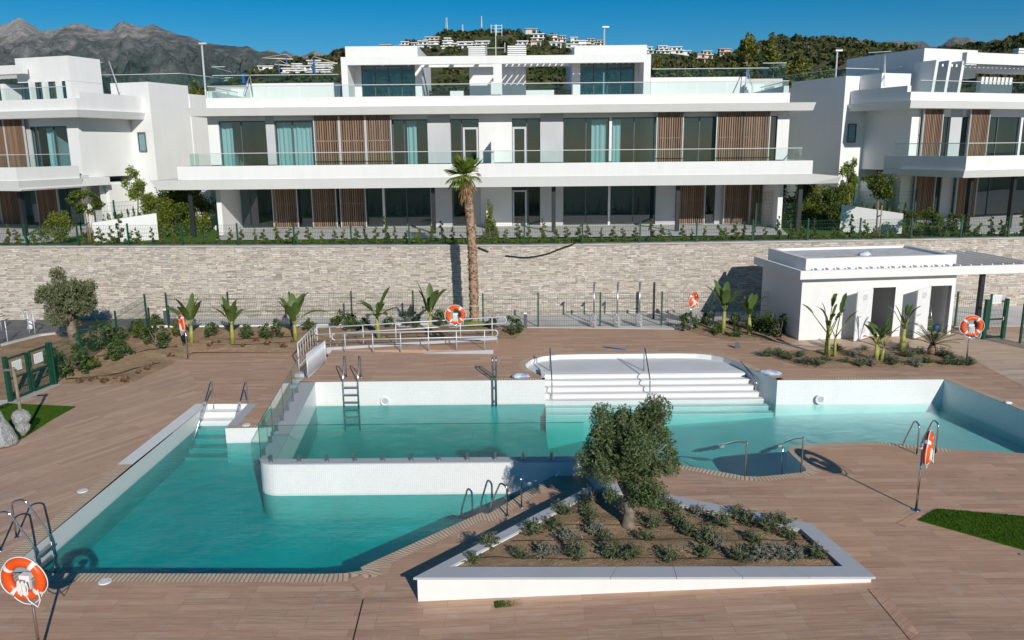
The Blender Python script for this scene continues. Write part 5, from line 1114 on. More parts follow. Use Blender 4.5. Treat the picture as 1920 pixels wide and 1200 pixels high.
# corridor guards at the step between the two decks
def panelguard(label, a, b, h, gap, mat='galvanized', zlow=.06):
    t = thing('guard_rail', label, 'guard rail', a); m = MB(); up_ = Vector((0, 0, 1)); L = (b-a).length; n = int(L/gap)
    for q in (a, b): m.tube([q, q+up_*h], .028, 8)
    m.tube([a+up_*h, b+up_*h], .026, 8); m.tube([a+up_*zlow, b+up_*zlow], .018, 8); m.build('frame', mat, t); m = MB()
    for i in range(1, n): q = a.lerp(b, i/n); m.tube([q+up_*zlow, q+up_*h], .011, 6)
    m.build('balusters', mat, t); return t
panelguard('white barred guard rail panel at the step, next to the back pool ladder', P(578, 711, .37), P(611, 680, .37), .86, .075)
panelguard('white open guard rail on the lower deck side of the step', P(561, 690, .0), P(592, 664, .0)+Vector((0, .4, .2)), .95, .3)
m = MB()
for k in range(3): m.box(-7.6, -6.92, 26.25+.3*k, 26.25+.3*(k+1), -.02, .115*(k+1))
tag(m.build('deck_steps', 'coping_stone'), 'short flight of pale steps between the two guard rails', 'steps')
# railing and path at the far left
for a, b, lb in (((-60, 678), (22, 640), 'grey metal railing at the left edge, nearer of two beside the dark path'), ((-90, 652), (12, 616), 'grey metal railing at the left edge, farther of two beside the dark path')):
    railing(lb, P(*a, .42), P(*b, .42), .95, (1, .62), 4, loop=(False, False))
railing('short grey metal railing end in front of the orange barrier on the dark path', P(52, 624, .42), P(70, 628, .42), 1.0, (1, .6), 2, loop=(True, False))
t = thing('machine', 'dark grey construction machine half hidden at the left edge', 'machine', P(-5, 590, .42)); q = P(-5, 590, .42)
m = MB(); m.box(q.x-1.0, q.x+.45, q.y-.3, q.y+.4, .55, 1.0); m.build('body', 'dark_metal', t); m = MB(); m.box(q.x-.6, q.x+.3, q.y-.2, q.y+.3, 1.0, 1.2); m.build('hood', 'asphalt', t)
for dx in (-.6, .3): m = MB(); m.tube([(q.x+dx, q.y-.38, .6), (q.x+dx, q.y-.3, .6)], .2, 16); m.build('wheel', 'black_rubber', t)
q = P(62, 592, .42); m = MB(); m.ball(q+Vector((0, 0, .35)), .18, 12, 8, (1, .7, 1.3), .1); tag(m.build('barrier_lamp', 'orange_plastic'), 'orange plastic barrier piece behind the left railing end', 'barrier')
q = P(58, 616, .42); m = MB(); m.tube([q, q+Vector((0, 0, .35))], [.16, .05], 10); tag(m.build('traffic_cone', 'white_plastic'), 'white cone beside the left railing end on the dark path', 'cone')
q = P(186, 594, .41); t = thing('short_pole', 'small red leaning pole at the foot of the wall behind the left olive', 'pole', q); m = MB(); m.tube([q, q+Vector((.25, 0, .5))], .03, 6); m.build('rod', 'red_paint', t); m = MB(); m.box(q.x-.05, q.x+.1, q.y-.05, q.y+.05, .4, .46); m.build('foot', 'red_paint', t)
# ---- glass pool fence on the divider wall
gf = thing('glass_fence', 'frameless glass fence clamped along the white divider wall', 'glass fence', (-2.3, 18.75, .385))
gx0, gx1, gy = -6.30, 1.75, 18.78; gh = .95
npan = 6
ed = MB()
for i in range(npan):
    a, b = gx0+(gx1-gx0)*(i+.004)/npan, gx0+(gx1-gx0)*(i+.996)/npan; m = MB(); m.poly([(a, gy, .45), (b, gy, .45), (b, gy, .385+gh), (a, gy, .385+gh)]); m.build('glass_panel', 'pool_glass', gf)
    ed.box(a, b, gy-.005, gy+.005, .385+gh-.006, .385+gh+.004)
lx0, lx1, ly0, ly1 = -6.32, -6.99, 18.85, 25.4
for i in range(4):
    f0, f1 = (i+.005)/4, (i+.995)/4; a = Vector((lx0+(lx1-lx0)*f0, ly0+(ly1-ly0)*f0, 0)); b = Vector((lx0+(lx1-lx0)*f1, ly0+(ly1-ly0)*f1, 0)); m = MB(); m.poly([(a.x, a.y, .45), (b.x, b.y, .45), (b.x, b.y, .385+gh), (a.x, a.y, .385+gh)]); m.build('glass_panel', 'pool_glass', gf)
    ed.hexa([(a.x-.006, a.y, .385+gh-.01), (b.x-.006, b.y, .385+gh-.01), (b.x+.006, b.y, .385+gh-.01), (a.x+.006, a.y, .385+gh-.01)], [(a.x-.006, a.y, .385+gh+.004), (b.x-.006, b.y, .385+gh+.004), (b.x+.006, b.y, .385+gh+.004), (a.x+.006, a.y, .385+gh+.004)])
    ed.box(a.x-.006, a.x+.006, a.y-.006, a.y+.006, .45, .385+gh)
ed.build('glass_edge', 'glass_edge', gf)
def clamp(x, y, rot):
    m = MB(); m.M = Matrix.Translation((x, y, .385)) @ Matrix.Rotation(rot, 4, 'Z'); m.tube([(0, 0, 0), (0, 0, .012)], .06, 14); m.box(-.03, .03, -.045, -.008, .012, .17); m.box(-.03, .03, .008, .045, .012, .17); m.build('clamp', 'dull_steel', gf)
for k in range(12): clamp(-6.05+.70*k, gy, 0)
for k in range(7):
    f = (k+.4)/7.4; clamp(lx0+(lx1-lx0)*f, ly0+(ly1-ly0)*f, math.pi/2)
# ---- ladders and hand rails
def arcpts(pts, rad=.12, n=6):
    """round the corners of a polyline"""
    pts = [Vector(p) for p in pts]; out = [pts[0]]
    for k in range(1, len(pts)-1):
        a, b, c = pts[k-1], pts[k], pts[k+1]; u1 = (a-b); u2 = (c-b); r1 = min(rad, u1.length*.45, u2.length*.45); s = b+u1.normalized()*r1; e = b+u2.normalized()*r1
        for i in range(n+1):
            t_ = i/n; out.append(s*(1-t_)**2+b*2*t_*(1-t_)+e*t_*t_)
    return out+[pts[-1]]
def ladder(label, p, out, width=.5, h=.85, zdk=0., back=.55, treads=4, down=1.35, fwd=.10, mat='steel'):
    out = Vector((out[0], out[1], 0)).normalized(); sd_ = Vector((-out.y, out.x, 0)); t = thing('pool_ladder', label, 'pool ladder', (p[0], p[1], zdk)); p = Vector((p[0], p[1], zdk)); Zv = Vector((0, 0, 1))
    for s in (-1, 1):
        o = p+sd_*s*width/2; m = MB(); m.tube(arcpts([o-out*back, o-out*back+Zv*h*.95, o-out*back*.55+Zv*h*1.02, o+out*fwd+Zv*.06, o+out*fwd-Zv*down], .20), .021, 10); m.build('rail', mat, t)
        m = MB(); m.tube([o-out*back, o-out*back+Zv*.015], .05, 12); m.build('flange', mat, t)
    for k in range(treads):
        z_ = zdk-.18-.26*k; m = MB(); q = p+out*(fwd+.0); e = sd_*width/2; f = out*.05
        m.hexa([tuple(q-e-f+Zv*(z_-zdk)), tuple(q+e-f+Zv*(z_-zdk)), tuple(q+e+f+Zv*(z_-zdk)), tuple(q-e+f+Zv*(z_-zdk))], [tuple(q-e-f+Zv*(z_-zdk+.035)), tuple(q+e-f+Zv*(z_-zdk+.035)), tuple(q+e+f+Zv*(z_-zdk+.035)), tuple(q-e+f+Zv*(z_-zdk+.035))]); m.build('tread', 'dull_steel', t)
    return t
ladder('steel pool ladder at the near left corner behind the life ring', (-9.93, 15.35), (1, 0), .56, .86, 0., .62)
xa, xb = Q(644, 715, 25.72).x, Q(672, 715, 25.72).x
ladder('steel pool ladder on the white back wall, shown with all its treads', ((xa+xb)/2, 25.72), (0, -1), xb-xa, .80, .38, .5, 6, 1.7)
pe1, pe2 = P(918, 950, 0), P(947, 938, 0); ed_ = (Vector(HOLE[7])-Vector(HOLE[6])).normalized(); nrm_ = (-ed_.y, ed_.x)
ladder('steel pool ladder beside the planter shining orange in reflected light', (P(938, 951, 0).x, P(938, 951, 0).y), nrm_, .54, .74, 0., .40)
pr = P(1722, 838, .38); ladder('steel pool ladder behind the life ring at the right', (pr.x-.08, pr.y+.05), (-.1, 1), .5, .8, .38, .5)
def handrail(label, pts, name='hand_rail', wrap=None, r=.021, posts=(), rad=.1):
    t = thing(name, label, 'hand rail', pts[0]); m = MB(); m.tube(arcpts(pts, rad), r, 10); m.build('rail', 'steel', t)
    for a, b in posts: m = MB(); m.tube([a, b], r, 8); m.build('post', 'steel', t)
    if wrap:
        a, b = Vector(wrap[0]), Vector(wrap[1]); m = MB(); n = 9; m.tube([a.lerp(b, i/n)+Vector((0, 0, -.012*(i % 2))) for i in range(n+1)], [.04+.022*R.random() for i in range(n+1)], 9); m.build('plastic_wrap', 'bubble_wrap', t)
    return t
Zv = Vector((0, 0, 1))
for (bx, by), lb in (((401, 766), 'steel hand rail with plastic wrap on the left side of the narrow entry steps'), ((465, 766), 'steel hand rail with plastic wrap on the right side of the narrow entry steps')):
    b = P(bx, by, -.16); tp = b+Zv*.88+Vector((0, .05, 0)); e = Vector((b.x, b.y-2.0, -.75)); k = tp+Vector((0, -.12, .02))
    handrail(lb, [b, tp, k, e], wrap=(k.lerp(e, .30), k.lerp(e, .56)))
for bx, lb in ((1031, 'steel hand rail at the left end of the wide steps'), (1207, 'steel hand rail in the middle of the wide steps')):
    b = P(bx, 695, .2); handrail(lb, [b, b+Vector((0, .02, .85)), b+Vector((0, -.1, .86)), Vector((b.x, 26.05, .26)), Vector((b.x, 25.95, -.9))], rad=.08)
b = Vector((8.35, 26.3, -.7)); handrail('thin steel hand rail at the right end of the wide steps', [b, b+Zv*.75, b+Vector((-.25, 1.2, 1.2)), b+Vector((-.25, 1.25, .75))])
b = P(1397, 893, .38); tp = b+Zv*.86; e = P(1297, 846, -.05)
handrail('steel entry rail wrapped in plastic, left of two at the curved pool edge', [b, tp, tp+(e-tp)*.15+Zv*.05, e], wrap=(tp+(e-tp)*.40, e+(tp-e)*.06), rad=.06)
b = P(1502, 886, .38); tp = b+Zv*.88; e = P(1425, 848, -.05); q = P(1467, 888, -.42)
handrail('steel entry rail wrapped in plastic, right of two at the curved pool edge', [b, tp, tp+(e-tp)*.2+Zv*.06, e], wrap=(tp+(e-tp)*.5, e+(tp-e)*.04), rad=.06, posts=((q-Zv*.6, P(1468, 838, .42)),))
t = thing('pool_lift_post', 'twin steel post clamped upright on the white back pool wall', 'post', Q(927, 712, 25.7)); q = Q(927, 712, 25.66)
for s in (-.06, .06): m = MB(); m.tube(arcpts([(q.x+s, q.y-.02, -.5), (q.x+s, q.y-.02, .38+.78), (q.x+s, q.y+.35, .38+.80), (q.x+s, q.y+.38, .38)], .12), .026, 8); m.build('rail', 'dull_steel', t)
for z_ in (-.35, .12, .75): m = MB(); m.box(q.x-.07, q.x+.07, q.y-.045, q.y+.01, z_, z_+.05); m.build('bracket', 'dull_steel', t)
m = MB(); m.box(q.x-.12, q.x+.02, q.y+.3, q.y+.5, .38, .41); m.build('base_plate', 'dark_metal', t)
# ---- life ring stands
def liferings():
    spec = [('orange life ring on a steel post at the near left corner of the pool', (45, 1085), 0., .12, 1.42), ('orange life ring on a steel post in front of the left planting bed', (341, 607), 0., .95, 1.42), ('orange life ring on a steel post in front of the palm shadow', (854, 590), .38, 0.0, 1.42),
            ('orange life ring on a thin post in front of the fence beside the pavilion shadow', (1300, 562), .40, -.85, 1.30), ('orange life ring on a steel post at the right tip of the planting island', (1822, 611), .38, .12, 1.42), ('orange life ring on a steel post beside the right lawn patch, seen almost edge-on', (1740, 840), .38, -.98, 1.42)]
    proto = None
    for lb, (px, py), z0, yaw, hc in spec:
        c = P(px, py, z0+hc); loc = (c.x+.10*math.sin(yaw), c.y+.10*math.cos(yaw), z0)
        if proto is None:
            t = thing('life_ring_stand', lb, 'life ring stand', (0, 0, 0), 'orange life rings on posts'); proto = t; C0 = Vector((0, -.10, 1.42))
            m = MB(); m.tube([(0, 0, 0), (0, 0, 1.42)], .024, 10); m.build('pole', 'steel', t)
            m = MB(); m.tube([(0, 0, 0), (0, 0, .012)], .09, 16); m.build('base_plate', 'steel', t)
            m = MB(); m.box(-.09, .09, -.10, .02, 1.40, 1.47); m.box(-.05, .05, -.06, -.01, 1.2, 1.40); m.build('bracket', 'white_plastic', t)
            m = MB(); m.torus(C0, (0, -1, 0), .285, .082, 44, 14, squash=.85); rg = m.build('ring', 'orange_plastic', t)
            for k in range(4):
                a = math.pi/4+k*math.pi/2+.12; m = MB(); m.torus(C0, (0, -1, 0), .285, .085, 4, 14, a-.11, a+.11, squash=.87); m.build('band', 'white_plastic', rg)
            m = MB(); pts = []
            for k in range(49):
                a = k*math.pi/24+math.pi/4+.12; s = abs(math.sin(2*(a-math.pi/4-.12))); rr = .372+.035*s; pts.append(C0+Vector((rr*math.cos(a), -.01, rr*math.sin(a)-.03*s)))
            m.tube(pts, .009, 6); m.build('grab_rope', 'rope_white', rg)
            m = MB()
            for j in range(7):
                o = -.07+.023*j; m.tube([C0+Vector((o+.05*math.sin(a)*.3, -.06-.01*(j % 3), -.02-.11+.11*math.cos(a)+.02*math.sin(j*2))) for a in [i*math.pi/8 for i in range(17)]], .010, 5)
            m.tube([C0+Vector((.03, -.07, -.2)), C0+Vector((.12, -.1, -.32)), C0+Vector((.26, -.1, -.42)), C0+Vector((.30, -.09, -.30)), C0+Vector((.28, -.09, -.12))], .010, 5); m.build('rope_coil', 'rope_white', t)
            t.location = loc; t.rotation_euler = (0, 0, -yaw)
        else: dup(proto, loc, -yaw, (1, 1, hc/1.42), lb)
liferings()
# ---- showers wrapped in plastic, bollards, sacks, small litter
for px, py, lb in ((1113, 614, 'slim outdoor shower post wrapped at the foot, leftmost of three by the fence'), (1157, 614, 'slim outdoor shower post wrapped at the foot, middle of three by the fence'), (1198, 613, 'slim outdoor shower post wrapped at the foot, rightmost of three by the fence')):
    b = P(px, py, .385); t = thing('shower', lb, 'shower', b, 'wrapped outdoor showers'); m = MB(); m.tube([b, b+Zv*1.98], .035, 10); m.build('post', 'dull_steel', t)
    m = MB(); m.box(b.x-.05, b.x+.05, b.y-.28, b.y+.03, 2.33, 2.37); m.build('shower_head', 'dull_steel', t)
    m = MB(); n = 7; m.tube([b+Vector((R.uniform(-.02, .02), 0, .02+.62*i/n)) for i in range(n+1)], [.09, .17, .13, .18, .15, .19, .12, .06], 11); m.build('plastic_wrap', 'bubble_wrap', t)
b = P(1225, 598, .385); m = MB(); m.box(b.x-.045, b.x+.045, b.y-.045, b.y+.045, .38, 2.05); tag(m.build('lamp_post', 'dark_metal'), 'dark square lamp post right of the wrapped showers', 'post')
for px, py, lb in ((985, 614, 'grey bollard light beside the ramp railing end'), (312, 606, 'dark grey bollard light behind the left corner fence post')):
    b = P(px, py, .4); t = thing('bollard_light', lb, 'bollard', b, 'bollard lights'); m = MB(); m.box(b.x-.07, b.x+.07, b.y-.07, b.y+.07, .38, 1.0); m.build('body', 'dark_frame', t); m = MB(); m.box(b.x-.072, b.x+.072, b.y-.072, b.y+.072, 1.0, 1.06); m.build('lens', 'white_plastic', t)
for px, py, yaw, lb in ((976, 705, .1, 'shiny white and blue sack lying on the deck left of the wide steps'), (1444, 699, -.5, 'shiny white and blue sack lying on the deck right of the wide steps')):
    c = P(px, py, .45); m = MB(); m.M = Matrix.Translation(c) @ Matrix.Rotation(yaw, 4, 'Z'); m.ball((0, 0, 0), .25, 16, 9, (1.25 if px < 1000 else 1.6, .8, .38), .22); tag(m.build('sack', 'white_sack'), lb, 'sack')
# wrapped shower on the left lawn patch and a wrapped lounger-size bundle
b = P(45, 818, 0); t = thing('shower', 'brown shower post with bubble wrap round its foot on the left lawn patch', 'shower', b); m = MB(); m.tube([b, b+Zv*1.0, b+Zv*2.05+Vector((-.02, 0, 0))], .045, 10); m.build('post', 'bark_thin', t); m = MB(); m.box(b.x-.30, b.x+.05, b.y-.04, b.y+.04, 1.95, 2.0); m.build('shower_arm', 'dull_steel', t)
m = MB(); n = 9; m.tube([b+Vector((R.uniform(-.03, .03), R.uniform(-.03, .03), .03+.78*i/n)) for i in range(n+1)], [.05, .10, .16, .20, .17, .22, .25, .24, .20, .08], 14); m.build('plastic_wrap', 'bubble_wrap', t)
b = P(4, 836, 0); t = thing('wrapped_bundle', 'tall tapering bundle wrapped in clear plastic at the left edge', 'wrapped bundle', b); m = MB(); n = 9; m.tube([b+Vector((-.12*i/n+R.uniform(-.02, .02), R.uniform(-.02, .02), .02+1.2*i/n)) for i in range(n+1)], [.40, .42, .38, .34, .30, .26, .22, .18, .13, .06], 16); m.build('plastic_wrap', 'bubble_wrap', t); m = MB(); m.tube([b, b+Vector((-.1, 0, 1.15))], .08, 10); m.build('core', 'grey_render', t)
# hoses hanging down the wall
def hose(name, label, pts, r=.03):
    m = MB(); m.tube(arcpts(pts, .5, 8), r, 8); tag(m.build(name, 'black_rubber'), label, 'hose')
Wq = lambda px, py: Q(px, py, WY-.06)
hose('black_hose', 'long black hose sagging over the top of the stone wall right of the palm', [Wq(948, 479.5), Wq(990, 484), Wq(1030, 475), Wq(1050, 466), Wq(1072, 459)+Vector((0, .0, 0)), Wq(1080, 457)+Vector((0, .2, .02))])
hose('black_hose', 'short black hose end on the stone wall just right of the palm trunk', [Wq(896, 464), Wq(906, 468), Wq(916, 472)], .035)
# turf patches
def turfpatch(label, pts, z, th, seed, n, mat='turf'):
    poly = [xy(p) for p in pts]; t = thing('turf_patch', label, 'turf', (poly[0][0], poly[0][1], z)); zf = (lambda x, y: zd(x, y)) if z > .1 else (lambda x, y: 0.)
    m = MB(); m.prism(poly, lambda x, y: zf(x, y)-.02, lambda x, y: zf(x, y)+th); m.build('mat', mat, t)
    rg = np.random.default_rng(seed); xs = [p[0] for p in poly]; ys = [p[1] for p in poly]; pos = []
    while len(pos) < n:
        x, y = rg.uniform(min(xs), max(xs)), rg.uniform(min(ys), max(ys))
        if inpoly(x, y, poly): pos.append((x, y, zf(x, y)+th+.008))
    o = cards('blades', np.array(pos), .05, mat, t, seed, .22, nrm=(0, 0, 1.6)); return t
turfpatch('big bright green turf patch on the deck at the right edge', [P(*a, .38) for a in ((1720, 976), (1757, 955), (1920, 969), (2150, 990), (2150, 1105), (1920, 1032))], .38, .02, 3, 14000)
turfpatch('triangular green turf patch in front of the double gate', [P(*a, 0) for a in ((14, 757), (142, 763), (100, 786), (44, 822), (-60, 850), (-120, 800))], 0, .02, 4, 9000)
turfpatch('tiny square offcut of green turf on the deck in front of the planter', [P(*a, .06) for a in ((926, 1128), (980, 1126), (981, 1139), (928, 1141))], .06, .06, 5, 1500)
# flip-flop, caps
q = P(1916, 1044, .33); t = thing('flip_flop', 'blue flip-flop on the deck at the right edge', 'flip-flop', q); m = MB(); m.ball(q+Vector((.05, 0, .02)), .13, 12, 6, (1.1, .45, .14)); m.build('sole', 'black_rubber', t); m = MB(); m.tube(arcpts([q+Vector((-.02, -.05, .02)), q+Vector((-.06, 0, .07)), q+Vector((-.02, .05, .02))], .03), .012, 6); m.build('strap', 'blue_plastic', t)
q = P(1385, 653, .39); t = thing('folded_sign', 'small grey folding stand on the deck left of the planting island', 'stand', q); m = MB(); m.box(q.x-.14, q.x+.02, q.y, q.y+.02, .38, .62); m.build('board', 'dark_frame', t)
m = MB(); m.tube([q+Vector((-.1, .02, .2)), q+Vector((.12, .2, 0))], .012, 6); m.build('leg', 'dull_steel', t)
q = P(1891, 755, .4); m = MB(); m.ball(q, .09, 10, 6, (1.3, .8, .45), .4); tag(m.build('paper_scrap', 'white_plastic'), 'crumpled white paper scrap on the deck above the right pool wall', 'scrap')
q0, q1 = P(1130, 651, .39), P(1173, 656, .39); m = MB(); m.tube([q0+Zv*.02, q0.lerp(q1, .5)+Zv*.02, q1+Zv*.02], [.01, .03, .02], 6); tag(m.build('blue_strap', 'blue_plastic'), 'thin blue strip lying on the deck behind the wading shelf', 'strip')
# street lamps and roof-level masts beyond the houses
for px, y0, y1, Yd, lb in ((383, 160, 82, 57, 'tall pale street lamp between the left and middle house'), (1133, 90, 51, 62, 'slim street lamp rising behind the right penthouse roof'), (1570, 142, 95, 62, 'grey street lamp behind the shaded side wall of the right house')):
    b = Q(px, y0, Yd); tp = Q(px-(5 if px < 500 else 0), y1, Yd); g0 = Vector((b.x, Yd, 3.4)); t = thing('street_lamp', lb, 'street lamp', g0, 'street lamps behind the houses'); m = MB(); m.tube([g0, tp], [.10, .06], 8); m.build('pole', 'galvanized', t); m = MB(); m.box(tp.x-.15, tp.x+.35, Yd-.12, Yd+.12, tp.z-.05, tp.z+.06); m.build('lamp_head', 'galvanized', t)
# ================================================================ PLANTS
def branches(m, base, tips, r0, r1, rnd, wob=.08, n=6):
    for tp in tips:
        a, b = Vector(base), Vector(tp); pts = []
        for i in range(n+1):
            f = i/n; p = a.lerp(b, f); p += Vector((rnd.uniform(-wob, wob), rnd.uniform(-wob, wob), rnd.uniform(-wob, wob)))*math.sin(math.pi*f); p.z += (b-a).length*.08*math.sin(math.pi*f); pts.append(p)
        m.tube(pts, [r0+(r1-r0)*i/n for i in range(n+1)], 6)
def olive(label, base, c, r, n, seed, leaf='leaf_olive', trunk_r=.15, gaps=26, size=.085):
    rnd = random.Random(seed); t = thing('olive_tree', label, 'olive tree', base); base = Vector(base); c = Vector(c)
    m = MB(); fork = base.lerp(c, .36); fork.z = base.z+(c.z-r[2]-base.z)*1.0+.12
    m.tube([base+Vector((0, 0, -.08)), base+Vector((.02, 0, .08)), base.lerp(fork, .5)+Vector((.03, .02, 0)), fork], [trunk_r*1.55, trunk_r*1.12, trunk_r*.9, trunk_r*.95], 12)
    tips = [c+Vector((rnd.uniform(-.7, .7)*r[0], rnd.uniform(-.7, .7)*r[1], rnd.uniform(-.3, .75)*r[2])) for k in range(11)]
    branches(m, fork-Vector((0, 0, .05)), tips, trunk_r*.5, .012, rnd, .16); m.build('trunk', 'bark_olive', t)
    cs, rs = [], []
    for k in range(gaps):
        d = Vector((rnd.gauss(0, 1), rnd.gauss(0, 1), rnd.gauss(0, 1))).normalized(); f = rnd.uniform(.4, .98); q = c+Vector((d.x*r[0]*f, d.y*r[1]*f, d.z*r[2]*f)); cs.append(tuple(q)); s = rnd.uniform(.15, .34); rs.append((s*r[0], s*r[1], s*r[2]*1.05))
    cs.append(tuple(c)); rs.append(tuple(x*.6 for x in r))
    pos = blobs(seed, cs, rs, int(n*.8), .45)
    rg = np.random.default_rng(seed+3); ns = 150; dd = rg.normal(size=(ns, 3)); dd /= np.linalg.norm(dd, axis=1)[:, None]; dd[:, 2] = np.abs(dd[:, 2])*.9-.25; st = np.array(c)+dd*np.array(r)*.78
    k = rg.integers(0, ns, n-len(pos)); f = rg.uniform(0, .36, n-len(pos)); tw = dd*np.array([.5, .5, .9])+np.array([0, 0, .35])
    pos2 = st[k]+tw[k]*f[:, None]*np.mean(r)*.95+rg.normal(size=(len(k), 3))*.022
    cards('crown', np.vstack([pos, pos2]), size, leaf, t, seed, .30)
    return t
ob = P(1176, 985, .42)
olive('dense round olive tree growing from the foreground planter', (ob.x, ob.y, .40), (2.36, 15.1, 2.02), (.98, .95, 1.10), 46000, 17, size=.072, trunk_r=.12, gaps=46)
olb = P(138, 650, .2)
olive('thick-trunked olive tree on the left planting bed before the stone wall', (olb.x, olb.y, .2), (Q(123, 560, 31.7).x, 31.7, Q(123, 560, 31.7).z), (1.2, 1.15, 1.05), 20000, 12, 'leaf_olive_pale', .20, size=.12)
# low lavender cushions
def cushion_proto(name, seed, r, h, n, mat, leaf, label, cat, group):
    t = thing(name, label, cat, (0, 0, 0), group); rg = np.random.default_rng(seed); ns = 46; az = rg.uniform(0, 2*math.pi, ns); el = rg.uniform(.25, 1.5, ns); ln = rg.uniform(.6, 1.1, ns)
    d = np.stack([np.cos(az)*np.cos(el)*r, np.sin(az)*np.cos(el)*r, np.sin(el)*h], 1)*ln[:, None]; k = rg.integers(0, ns, n); f = rg.uniform(.12, 1, n)
    pos = d[k]*f[:, None]+rg.normal(size=(n, 3))*.018; pos[:, 2] = np.abs(pos[:, 2]); cards('foliage', pos, leaf, mat, t, seed, .26, world=False)
    m = MB()
    for j in range(0, ns, 3): m.tube([(0, 0, 0), tuple(d[j]*.5), tuple(d[j]*.95)], .006, 4)
    m.build('stems', 'bark_thin', t, world=False); return t
protoL = [cushion_proto('lavender_bush', 31+k, .34, .40, 950, mt, .075, '', 'lavender', 'lavender bushes') for k, mt in enumerate(('leaf_lavender', 'leaf_lavender', 'leaf_grey'))]
used = [False]*3
def place(protos, usedl, k, loc, rz, sc, label, group):
    if not usedl[k]:
        o = protos[k]; usedl[k] = True; o.location = loc; o.rotation_euler = (0, 0, rz); o.scale = sc if isinstance(sc, tuple) else (sc,)*3; o['label'] = label; o['group'] = group; return o
    return dup(protos[k], loc, rz, sc, label, group)
lav = [(885, 1050), (918, 1022), (975, 1045), (998, 1000), (1022, 1040), (1040, 992), (1062, 1010), (1082, 1046), (1055, 965), (1098, 955), (1108, 978), (1118, 1000), (1135, 1010), (1185, 1048), (1222, 985), (1212, 1012), (1255, 1048), (1262, 962), (1275, 985), (1290, 1000), (1240, 955), (1325, 1012), (1318, 1040), (1345, 1022), (1385, 1048), (1310, 965), (1352, 985), (1382, 968), (1400, 978), (1412, 1015), (1455, 1045), (1440, 992), (1462, 985), (1478, 1010), (1490, 1048), (1528, 1046), (1110, 940), (1210, 945), (1425, 1048), (1150, 1046)]
rows = sorted(lav, key=lambda p: -p[1])
band = lambda y: 0 if y >= 1036 else (1 if y >= 1005 else (2 if y >= 975 else 3))
bn = ('along the front coping', 'in the second row', 'in the third row', 'in the rear row'); cnt = {}
for px, py in sorted(lav):
    b = band(py); cnt[b] = cnt.get(b, 0)+1; q = P(px, py, .42); kind = R.choice((0, 1, 0, 1, 2)); s = R.uniform(.78, 1.12)
    place(protoL, used, kind, (q.x, q.y, .37+.10*float(vnoise(np.array([q.x*2.1]), np.array([q.y*2.1]), 5)[0])-.01), R.uniform(0, 6), (s, s, s*R.uniform(.62, .85)), '%s lavender cushion in the planter, %s from left %s' % (('dark green', 'green', 'greyish')[kind], ORD[cnt[b]-1], bn[b]), 'lavender bushes in the planter')
isl = [(1440, 666), (1460, 664), (1478, 672), (1500, 668), (1510, 680), (1530, 684), (1548, 676), (1585, 680), (1600, 668), (1612, 684), (1628, 682), (1660, 674), (1675, 682), (1700, 668), (1712, 684), (1735, 680), (1725, 664), (1768, 666), (1785, 672), (1775, 682), (1800, 682), (1818, 682), (1570, 655), (1620, 655), (1690, 655)]
cnt = 0
for px, py in sorted(isl):
    cnt += 1; q = P(px, py, .44); kind = R.choice((0, 0, 1, 2)); s = R.uniform(.85, 1.3)
    place(protoL, used, kind, (q.x, q.y, .42), R.uniform(0, 6), (s*1.1, s*1.1, s*.62), '%s low shrub on the planting island by the pavilion, %s from the left' % (('dark green', 'green', 'greyish')[kind], (ORD+['twenty-first', 'twenty-second', 'twenty-third', 'twenty-fourth', 'twenty-fifth'])[cnt-1]), 'low shrubs on the planting island')
# taller leafy shrubs in the beds
def shrub_proto(name, seed, r, h, n, mat, leaf, clumps=9, up=.5):
    t = thing(name, '', 'shrub', (0, 0, 0)); rnd = random.Random(seed); m = MB(); cs, rs = [], []
    for k in range(clumps):
        a = rnd.uniform(0, 6.28); f = rnd.uniform(0, 1)**.6; z = rnd.uniform(.18, 1)*h*(1-.35*f); q = (r*f*math.cos(a), r*f*math.sin(a), z); cs.append(q); s = r*rnd.uniform(.30, .5)*(1.2-.5*z/h); rs.append((s, s, s*1.15)); m.tube([(0, 0, 0), (q[0]*.5, q[1]*.5, z*.55), q], [.014, .010, .005], 5)
    m.build('stems', 'bark_thin', t, world=False); pos = blobs(seed, cs, rs, n, .6); pos[:, 2] = np.maximum(pos[:, 2], .03); cards('foliage', pos, leaf, mat, t, seed, .5, world=False); return t
protoS = [shrub_proto('leafy_shrub', 51, .42, .85, 520, 'leaf_dark', .13), shrub_proto('leafy_shrub', 52, .38, .62, 380, 'leaf_dark', .12), shrub_proto('leafy_shrub', 53, .32, .95, 380, 'leaf_hedge_dark', .12), shrub_proto('leafy_shrub', 54, .24, .30, 120, 'leaf_brown', .09)]
usedS = [False]*4
